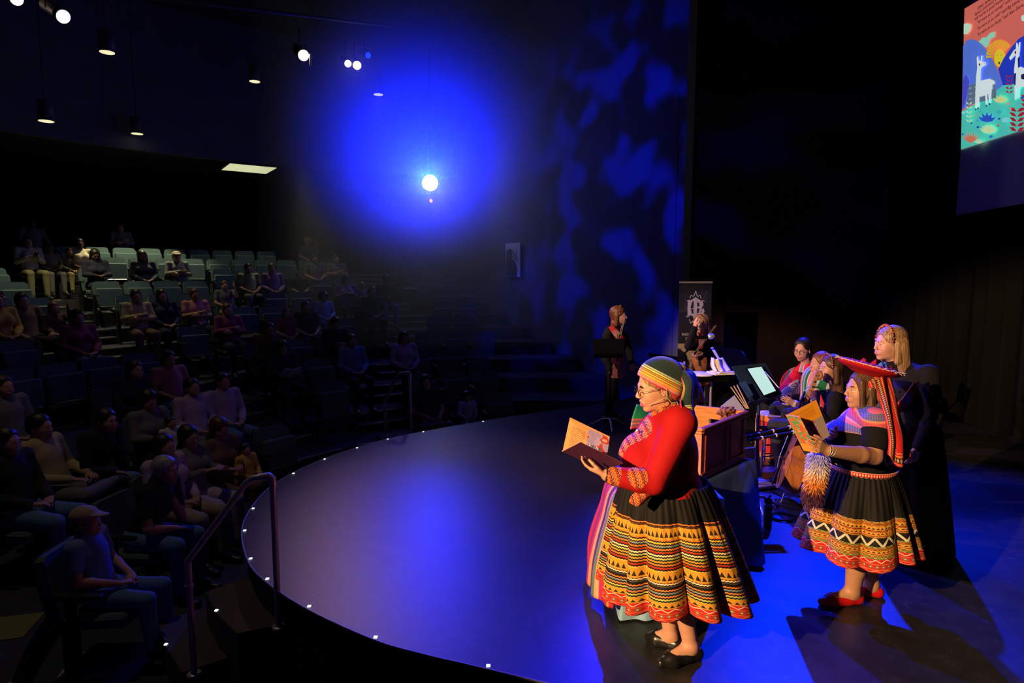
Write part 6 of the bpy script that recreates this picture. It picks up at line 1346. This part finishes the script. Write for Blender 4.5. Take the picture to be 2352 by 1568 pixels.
pq = [at(1697, 880, 5.3), at(1712, 876, 5.3), at(1730, 908, 5.22), at(1718, 914, 5.2)]; pb = sum(pq) / 4; o = panel('phone', pq, mat('phone_blue', (.02, .05, .2), .3), None, pb, .01); o.location = tuple(pb); tag(o, 'dark blue phone leaning on the navy lit music stand', 'phone')
# tray of drum head and papers on a black stand
tp = at(1622, 862, 6.0); te = empty('percussion_tray', (tp[0], tp[1], 0), 0, 'flat black stand tray with drum head and papers before the orange violin', 'stand'); b = NP((tp[0], tp[1], 0))
mb = MB(b); mb.box(tp, (.36, .34, .02), rotz(.2), bev=.006); mb.box(tp - (0, .16, .015), (.36, .02, .045), rotz(.2)); mb.build('tray', [M_stand], te); mb = MB(b); mb.tube([(tp[0] + .05, tp[1], .1), (tp[0] + .05, tp[1], tp[2])], .013, 8); mb.build('pole', [M_tubing], te)
for k in range(3): a = 2 * pi * k / 3 + .2; mb = MB(b); mb.tube([(tp[0] + .05, tp[1], .14), (tp[0] + .05 + .26 * math.cos(a), tp[1] + .26 * math.sin(a), .012)], .011, 8); mb.build('leg', [M_tubing], te)
p = tp + (-.06, -.03, .012); mb = MB(p); mb.lathe([(.125, 0), (.13, .004), (.13, .012), (.12, .016), (.0, .02)], p, n=40); tag(mb.build('drum_head', [mat('drum_skin', (.7, .65, .75), .6)]), 'round white drum head lying on the black tray', 'drum head')
p = at(1656, 842, 6.0); sheet('crumpled_paper', [[at(1634, 820, 6.0), at(1645, 824, 5.95), at(1658, 822, 6.05)], [at(1632, 838, 5.92), at(1648, 842, 5.9), at(1668, 838, 6.0)], [at(1638, 852, 5.86), at(1655, 855, 5.84), at(1678, 852, 5.9)]], [M_paper], None, p, .004, 16, 16, lambda U, W: .012 * np.sin(U * 18))
tag(bpy.data.objects['crumpled_paper'], 'creased white paper standing on the black tray', 'paper')
p = at(1655, 856, 5.9); mb = MB(p); mb.box(p, (.2, .16, .012), rotz(.2) @ rotx(.03)); mb.box(p + (.02, .01, .012), (.17, .14, .01), rotz(.35)); tag(mb.build('sheet_stack', [M_paper]), 'stack of white sheets at the edge of the black tray', 'paper')
# microphone with boom
b = NP((at(1574, 900, 6.2)[0], 6.2, 0)); e = empty('microphone_stand', b, 0, 'boom microphone stand crossing in front of the roll-up banner', 'microphone stand')
jt = at(1572, 822, 6.2); mb = MB(b); mb.tube([(b[0], b[1], .05), jt], .011, 10); mb.build('pole', [M_tubing], e); mb = MB(b); mb.tube([at(1546, 836, 6.25), at(1601, 784, 6.15)], .01, 10); mb.build('boom', [M_stand], e); mb = MB(b); mb.lathe([(.02, -.03), (.024, 0), (.02, .03)], jt); mb.build('clutch', [M_stand], e)
mb = MB(b); mb.lathe([(.13, 0), (.13, .02), (.03, .04)], b); mb.build('base', [M_stand], e)
m0, m1 = at(1592, 776, 6.15), at(1626, 773, 6.12); Rm = frame(m1 - m0); Rz = np.stack([Rm[:, 1], Rm[:, 2], Rm[:, 0]], 1); e = empty('microphone', m0, 0, 'black hand microphone with blue lit grille on the boom stand', 'microphone')
mb = MB(m0); mb.lathe([(.012, 0), (.016, .06), (.021, .14)], m0, Rz); mb.build('handle', [M_stand], e); mb = MB(m0); mb.lathe([(.021, .14), (.028, .15), (.03, .165), (.026, .19), (.012, .205)], m0, Rz); mb.build('grille', [mat('grille', (.35, .4, .6), .35, metal=.6)], e)
# bundle of sticks in a holder, leaning papers
p0, p1 = at(1714, 938, 5.9), at(1683, 888, 5.95)
for k in range(3): mb = MB(p0); mb.tube([p0 + (.012 * k, 0, 0), p1 + (.03 * k - .02, .0, .01 * k)], .006, 6); tag(mb.build('drumstick', [mat('stick_wood', (.6, .42, .25), .5)]), 'pale wooden stick in the bundle beyond the wooden box, %s' % ('leftmost', 'middle', 'rightmost')[k], 'drumstick', 'sticks leaning beyond the wooden box')
q = [at(1686, 908, 6.1), at(1712, 944, 6.05), at(1682, 948, 6.0), at(1654, 934, 6.0)]; c_ = sum(q) / 4; o = panel('folded_sheet', q, mat('bluish_paper', (.5, .55, .8), .6), None, c_, .006); o.location = tuple(c_); tag(o, 'bluish white sheet tilted on a low stand beyond the wooden box', 'paper')
f = at(1690, 960, 6.15); mstand([at(1655, 905, 6.2), at(1690, 900, 6.25), at(1718, 944, 6.12), at(1680, 950, 6.06)], (f[0], 6.2), 'low dark stand that carries the bluish sheet', M_stand, False)
# tray with flutes
q = [at(1712, 995, 5.36), at(1815, 985, 5.4), at(1826, 998, 5.28), at(1716, 1012, 5.24)]; c_ = sum(q) / 4; b = NP(s3.location); panel('flute_tray', q, M_stand, s3, b, .012)
for k, (a, b2, lab) in enumerate(((at(1714, 1008, 5.26), at(1822, 984, 5.38), 'black wooden flute with ivory rings, upper of two on the tray'), (at(1720, 1016, 5.2), at(1830, 996, 5.28), 'black wooden flute lying lower on the tray'))):
    R = frame(b2 - a); Rz = np.stack([R[:, 1], R[:, 2], R[:, 0]], 1); L = np.linalg.norm(b2 - a); a = a + (0, 0, .02); e = empty('flute', a, 0, lab, 'flute'); mb = MB(a); mb.lathe([(.018, 0), (.013, .03), (.012, L * .5), (.015, L * .52), (.012, L * .55), (.010, L)], a, Rz, 12); mb.build('tube', [M_ebony], e)
    for t in (.27, .56, .92): mb = MB(a); mb.lathe([(.0165, -.006), (.0165, .006)], a + R[:, 0] * L * t, Rz, 14); mb.build('ring', [mat('ivory', (.7, .62, .45), .4)], e)
# red drum
d0 = on(1772, 1044); d0 = NP((d0[0], d0[1], 0)); e = empty('red_drum', d0, 0, 'tall red drum with white cords standing among the musicians', 'drum'); r = .175; hd_ = at(1772, 950, d0[1])[2]
mb = MB(d0); mb.lathe([(r, .05), (r * 1.02, hd_ / 2), (r, hd_ - .05)], d0, n=32); mb.build('shell', [mat('drum_red', (.55, .015, .02), .4)], e)
for z in (.0, hd_ - .06): mb = MB(d0); mb.lathe([(r * 1.06, z + .0), (r * 1.07, z + .03), (r * 1.05, z + .06)], d0, n=32); mb.build('hoop', [mat('hoop_wood', (.7, .22, .05), .4)], e)
mb = MB(d0); mb.lathe([(r * 1.02, hd_ - .005), (r * .98, hd_ + .005)], d0, n=32); mb.build('drum_skin', [mat('drum_skin')], e)
mb = MB(d0)
for k in range(12):
    a = 2 * pi * k / 12; a2 = a + pi / 12; mb.tube([d0 + (r * 1.08 * math.cos(a), r * 1.08 * math.sin(a), hd_ - .07), d0 + (r * 1.05 * math.cos(a2), r * 1.05 * math.sin(a2), .06), d0 + (r * 1.08 * math.cos(a2 + pi / 12), r * 1.08 * math.sin(a2 + pi / 12), hd_ - .07)], .003, 5)
mb.build('cord', [mat('cord_white', (.7, .6, .5), .8)], e)
# tubular stool frame left of the cello
q = [on(1748, 1092), on(1790, 1086), on(1800, 1060), on(1755, 1062)]; b = sum(q) / 4; e = empty('tubular_stool', b, 0, 'empty tubular metal stool frame left of the cello', 'stool')
for p in q: mb = MB(b); mb.tube([p + (0, 0, .01), p + (0, 0, .42)], .011, 8); mb.build('leg', [M_tubing], e)
for z in (.1, .2): mb = MB(b); mb.tube([p + (0, 0, z) for p in q], .009, 8, closed=True); mb.build('rail', [M_tubing], e)
mb = MB(b); mb.box(b + (0, 0, .43), (.24, .22, .03), bev=.01); mb.build('seat', [M_stand], e)
fold_chair(3.24, 6.15, pi + .15, 'dark folding chair under the seated cellist', M_stand); fold_chair(3.52, 7.05, pi + .05, 'dark folding chair under the bearded musician', M_stand); fold_chair(3.66, 7.8, pi + .4, 'dark folding chair under the man in red poncho', M_stand)
# bottle, cable
p = on(1762, 1210); e = empty('water_bottle', p, 0, 'dark grey water bottle with flip straw lid standing on the blue floor', 'bottle'); mb = MB(p); mb.lathe([(.034, 0), (.036, .01), (.036, .2), (.03, .215)], p, n=24); mb.build('flask', [mat('bottle_grey', (.06, .06, .07), .35)], e); mb = MB(p); mb.lathe([(.031, .215), (.031, .24), (.02, .245)], p, n=20); mb.tube([p + (0, 0, .245), p + (.02, 0, .275)], .008, 8); mb.build('lid', [M_stand], e); mb = MB(p); mb.lathe([(.037, .195), (.037, .203)], p, n=24); mb.build('rim_band', [M_steel], e)
p = on(1795, 1190); mb = MB(p); mb.tube(spline([p + (.14 * math.cos(a) * (1 - k * .02), .09 * math.sin(a), .008 + .004 * (k % 3)) for k, a in enumerate(np.linspace(0, 6 * pi, 30))], 120), .005, 6); mb.tube(spline([p + (.14, 0, .006), p + (.3, .3, .006), p + (.2, .7, .006), p + (.5, 1.2, .006)], 30), .005, 6); tag(mb.build('cable', [M_stand]), 'dark coiled cable on the blue floor behind the water bottle', 'cable')
q = at(1715, 975, 6.3); q[2] = 0; mb = MB(q); mb.box(q + (0, 0, .16), (.36, .03, .32), rotz(.3) @ rotx(-.2), bev=.01); mb.box(q + (0, -.22, .02), (.36, .3, .035), rotz(.3), bev=.01); tag(mb.build('instrument_case', [mat('case_tan', (.3, .24, .17), .8)]), 'open tan instrument case on the floor behind the wooden box', 'case')
# ------------------------------------------------------------------ roll-up banner
B0, B1 = at(1561, 648, 10.2), at(1636, 646, 10.2); bw = B1[0] - B0[0]; bc = NP(((B0[0] + B1[0]) / 2, 10.2, 0)); zT = B0[2]; Rb_ = np.stack([(1., 0, 0), (0, 0, 1.), (0, -1., 0)], 1); e = empty('rollup_banner', bc, 0, 'roll-up banner with white monogram on black above a beige panel', 'banner')
def bfn(g):
    x, y, z = g.coord('Object'); n = g.noise(g.vec(x * 3, z * 2), 2, 3); lo = z < .98; c = g.mix(((n - .5).abs() < .012) * (z > 1.5), (.018, .018, .024), (.05, .05, .06)); c = g.mix(lo, c, (.5, .4, .28))
    st = (z > .30) * (z < .75) * (x > -.12) * (x < .24) * ((z * 9).frac() < .45) * (g.noise(g.vec(x * 12, (z * 9).flr() * 3.7), 1, 1) > .42); return g.mix(st, c, (.33, .22, .1))
mb = MB(bc); mb.box(bc + (0, 0, zT / 2 + .03), (bw, .006, zT - .08)); mb.build('panel', [mat('banner_print', rough=.6, fn=bfn)], e)
mb = MB(bc); mb.box(bc + (0, 0, zT), (bw + .01, .02, .03)); mb.build('top_rail', [mat('banner_rail', (.6, .52, .42), .4)], e); mb = MB(bc); mb.box(bc + (0, 0, .045), (bw + .03, .16, .08), bev=.02); mb.build('base', [mat('banner_rail')], e)
M_logo = mat('banner_white', (.62, .58, .52), .6); lp = lambda x, z: bc + NP((x, -.006, z))
z0 = zT - .43
text('B', .36, 'monogram', e, bc, lp(.055, z0), Rb_, M_logo, .001, font_bold=.004); text('I', .36, 'monogram', e, bc, lp(-.1, z0) - (0, .002, 0), Rb_, M_logo, .001, font_bold=.006); text('O', .42, 'monogram', e, bc, lp(0, z0) - (0, .004, 0), Rb_ @ np.diag((.7, 1.15, 1)), M_logo, .001); text('I', .5, 'monogram', e, bc, lp(0, z0 - .02) - (0, .006, 0), Rb_, M_logo, .001, font_bold=.004)
mb = MB(bc)
for s_ in (-1, 1):
    mb.tube(spline([lp(s_ * .09, z0 + .17), lp(s_ * .07, z0 + .22), lp(s_ * .03, z0 + .2), lp(0, z0 + .29)], 14), .007, 5); mb.tube(spline([lp(s_ * .09, z0 - .17), lp(s_ * .06, z0 - .24), lp(s_ * .03, z0 - .2), lp(0, z0 - .3)], 14), .007, 5); mb.box(lp(s_ * .12, z0 + .13), (.05, .002, .012)); mb.box(lp(s_ * .12, z0 - .13), (.05, .002, .012))
mb.box(lp(0, z0), (.26, .002, .012)); mb.build('ornament', [M_logo], e)
for s_, z_, sz in (('INDIANAPOLIS', z0 - .42, .062), ('BAROQUE', z0 - .49, .062), ('ORCHESTRA', z0 - .56, .03)): text(s_, sz, 'lettering', e, bc, lp(0, z_), Rb_, M_logo, .001, font_bold=.001)
# ------------------------------------------------------------------ projection screen
SA, SB = NP((6.29, 9.0, 0)), NP((6.03, 7.5, 0)); se = nrm(SB - SA); sn = NP((se[1], -se[0], 0)); sn = sn if sn[0] < 0 else -sn
def onscr(px, py, off=0):
    r = ray(px, py); P0_ = SA + sn * off; t = ((P0_ - np.array((0, 0, H))) @ sn) / (r @ sn); return np.array((0, 0, H)) + r * t
zb_ = onscr(2195, 497)[2]; s0 = (onscr(2195, 497) - SA) @ se; Sc = SA + se * (s0 + 1.9); Sc[2] = zb_ + 1.9
e = empty('projection_screen', Sc, 0, 'hanging projection screen with a storybook picture of llamas and hills', 'screen'); Rs = np.stack([se, (0, 0, 1.), -np.cross((0, 0, 1.), se)], 1)
mb = MB(Sc); mb.box(Sc - sn * .012, (3.8, 3.8, .02), np.stack([se, (0, 0, 1.), np.cross(se, (0, 0, 1.))], 1)); mb.build('screen_cloth', [mat('screen_cloth', (.55, .5, .6), .8, emit=.0)], e)
mb = MB(Sc); mb.box(Sc + (0, 0, -1.91) - sn * .012, (3.82, .04, .05), np.stack([se, (0, 0, 1.), np.cross(se, (0, 0, 1.))], 1)); mb.build('bottom_bar', [M_stand], e)
for t in (-1.7, 1.7): mb = MB(Sc); mb.tube([Sc + se * t + (0, 0, 1.9), Sc + se * t + (0, 0, 8.4 - Sc[2])], .01, 6); mb.build('cable', [M_stand], e)
zx = lambda x, y: (2150 + x / 3.015, y / 3.015)
layer = [0]; pic = empty('projected_picture', Sc, 0); pic.parent = e; pic.location = (0, 0, 0)
PM = {}
def emi(c):
    if c not in PM: PM[c] = mat('projected_%d' % len(PM), c, .9, emit=.72, spec=0)
    return PM[c]
PV = {}
def shape(pts, c, off=None):
    layer[0] += 1; o = .002 + layer[0] * .0005 if off is None else off; PV.setdefault(c, MB(Sc)).add([onscr(*zx(x, y), o) for x, y in pts], [tuple(range(len(pts)))])
def ellp(x, y, a, b, c, rot=0, n=18): shape([(x + a * math.cos(t) * math.cos(rot) - b * math.sin(t) * math.sin(rot), y + a * math.cos(t) * math.sin(rot) + b * math.sin(t) * math.cos(rot)) for t in np.linspace(0, 2 * pi, n, endpoint=False)], c)
Cc, Lb, Db, Te, Wh = (.75, .16, .12), (.10, .2, .75), (.02, .05, .55), (.08, .62, .5), (.8, .92, .92)
BLp, TLp = onscr(*zx(172, 1035), .002), onscr(*zx(197, 60), .002)
def rectp(c, s0_, s1_, z0_, z1_, o_=.0022): PV.setdefault(c, MB(Sc)).add([BLp + se * s0_ + (0, 0, z0_) + sn * o_, BLp + se * s1_ + (0, 0, z0_) + sn * o_, BLp + se * s1_ + (0, 0, z1_) + sn * o_, BLp + se * s0_ + (0, 0, z1_) + sn * o_], [(0, 1, 2, 3)])
hp_ = TLp[2] - BLp[2]; rectp(Cc, 1.2, 2.9, 0, hp_, 0); rectp(Te, 1.4, 2.9, 0, hp_ * .34, .001)
for k_ in range(3): PV.setdefault((Lb, Db)[k_ % 2], MB(Sc)).add([BLp + se * (1.75 + k_ * .42 + .36 * math.cos(t)) + (0, 0, hp_ * .34 + hp_ * (.3 + .06 * k_) * math.sin(t)) + sn * (.0012 + k_ * .0002) for t in np.linspace(0, pi, 16)], [tuple(range(16))])
shape([(197, 60), (760, -272), (760, 850), (172, 1035)], Cc)
shape([(187, 320), (210, 280), (250, 270), (300, 290), (345, 340), (400, 430), (440, 520), (465, 600), (180, 760)], Lb)
for k in range(13): a = -pi * .98 + k * .19; shape([(440 + 42 * math.cos(a), 400 + 60 * math.sin(a)), (440 + 95 * math.cos(a - .075), 400 + 125 * math.sin(a - .075)), (440 + 95 * math.cos(a + .075), 400 + 125 * math.sin(a + .075)), (440 + 42 * math.cos(a + .08), 400 + 60 * math.sin(a + .08))], (.75, .5, .02))
ellp(440, 402, 38, 62, (.85, .68, .03)); ellp(437, 436, 7, 9, (.1, .05, .02))
for x_ in (424, 452): shape([(x_ - 8, 384), (x_, 376), (x_ + 8, 380), (x_ + 8, 384), (x_, 381), (x_ - 8, 388)], (.5, .25, .02))
shape([(430, 480), (470, 400), (520, 330), (570, 270), (620, 240), (700, 215), (760, 240), (760, 600), (465, 600)], Db)
shape([(178, 770), (270, 720), (400, 640), (465, 590), (560, 580), (760, 560), (760, 850), (172, 1035)], Te)
shape([(205, 510), (232, 560), (218, 640), (200, 720), (180, 760), (186, 560)], (.08, .08, .6))
shape([(228, 590), (410, 540), (418, 675), (205, 735)], (.12, .18, .26))
for k in range(14): ellp(238 + (k % 5) * 38, 610 + (k // 5) * 38 - (k % 5) * 9, 13, 7, (.25, .33, .42), -.25, 8)
shape([(192, 165), (215, 160), (245, 172), (240, 205), (220, 235), (191, 237)], (.6, .85, .6)); shape([(293, 290), (320, 262), (350, 258), (375, 228), (408, 219), (406, 255), (375, 270), (358, 320), (345, 332), (318, 305)], (.3, .75, .55))
shape([(285, 470), (281, 400), (291, 385), (298, 420), (310, 420), (312, 385), (322, 385), (320, 425), (345, 432), (347, 450), (318, 465), (310, 480), (308, 560), (330, 553), (370, 545), (405, 560), (408, 582), (392, 585), (385, 625), (378, 712), (366, 716), (362, 650), (355, 650), (354, 725), (343, 727), (340, 660), (300, 670), (298, 740), (286, 746), (284, 690), (281, 752), (270, 752), (272, 640), (276, 540)], Wh)
ellp(301, 447, 5, 10, (.05, .05, .1)); ellp(337, 440, 6, 5, (.8, .5, .45))
for x_, y_ in ((275, 756), (290, 750), (348, 731), (371, 720)): ellp(x_, y_, 6, 7, (.02, .1, .15))
shape([(505, 400), (540, 345), (552, 340), (555, 295), (566, 300), (570, 330), (575, 292), (585, 292), (582, 350), (578, 370), (580, 460), (609, 470), (760, 440), (760, 600), (585, 600), (575, 620), (572, 680), (562, 680), (560, 610), (556, 610), (554, 690), (545, 690), (542, 600), (540, 480), (552, 380), (515, 418)], Wh)
Bk = (.015, .02, .08)
for pts in ([(565, 405), (580, 385), (580, 465), (568, 470)], [(540, 510), (554, 505), (550, 590), (542, 590)], [(590, 515), (640, 500), (640, 560), (588, 545)]): shape(pts, Bk)
ellp(549, 363, 6, 12, (.3, .05, .1)); ellp(549, 363, 3, 8, Bk)
def leafy(x, y, n, l, c, w_=9, a0=-2.6, a1=-.5, off=0):
    for k in range(n):
        a = a0 + (a1 - a0) * k / max(n - 1, 1); shape([(x, y), (x + l * .5 * math.cos(a) - w_ * math.sin(a), y + l * .5 * math.sin(a) + w_ * math.cos(a)), (x + l * math.cos(a), y + l * math.sin(a)), (x + l * .5 * math.cos(a) + w_ * math.sin(a), y + l * .5 * math.sin(a) - w_ * math.cos(a))], c)
leafy(352, 845, 5, 70, (.03, .1, .6), 13); leafy(362, 925, 7, 72, (.65, .85, .45), 11); leafy(238, 992, 7, 85, (.75, .2, .12), 7, -2.4, -.7); leafy(445, 712, 5, 62, (.75, .75, .3), 11)
for k in range(5): leafy(228, 845 - k * 30, 2, 30, (.6, .85, .55), 6, -2.4, -.7); leafy(507, 645 - k * 27, 2, 32, (.4, .02, .06), 7, -2.5, -.6); leafy(560, 910 - k * 34, 2, 62, (.42, .02, .04), 13, -2.6, -.5); leafy(640, 800 - k * 30, 2, 60, (.42, .02, .04), 12, -2.7, -.4)
leafy(296, 995, 5, 42, (.55, .85, .5), 6); 
for x, y, a, c in ((437, 822, 9, Db), (290, 880, 10, Db), (380, 945, 13, (.04, .2, .7)), (185, 930, 10, (.04, .2, .7)), (245, 853, 7, Db), (430, 870, 9, (.5, .1, .05)), (273, 800, 8, (.8, .35, .2)), (498, 718, 13, (.8, .4, .3)), (515, 752, 9, (.8, .35, .25)), (437, 775, 20, (.05, .5, .6)), (478, 830, 24, (.25, .75, .8)), (290, 835, 12, (.05, .5, .65)), (597, 675, 12, Db), (306, 772, 9, (.05, .5, .65)), (190, 780, 14, (.3, .8, .75))): ellp(x, y, a, a * .7, c, -.3)
ellp(603, 125, 14, 22, (.6, .85, .7))
for c, m_ in PV.items(): o = m_.build('picture_shape', [emi(c)], pic)
M_ptxt = mat('projected_text', (.12, .02, .04), .9)
for k, (s_, x_, y_) in enumerate((("Other llamas wanted to be the", 285, 62), ("llama's command: trust in a silly...", 268, 103), ('will not be a good messenger!"', 268, 134), ('"So were so so strong!" said Brown Llama, crying', 285, 160), ('"So were so so soft!" said Big Llama. She looked', 285, 203), ('"So were so so dusty," said Also Llama, his greeting', 285, 245))):
    text(s_, .062, 'storybook_text', pic, Sc, onscr(*zx(x_, y_), .06), np.stack([se, (0, 0, 1.), sn], 1), M_ptxt, .0005, 'LEFT')
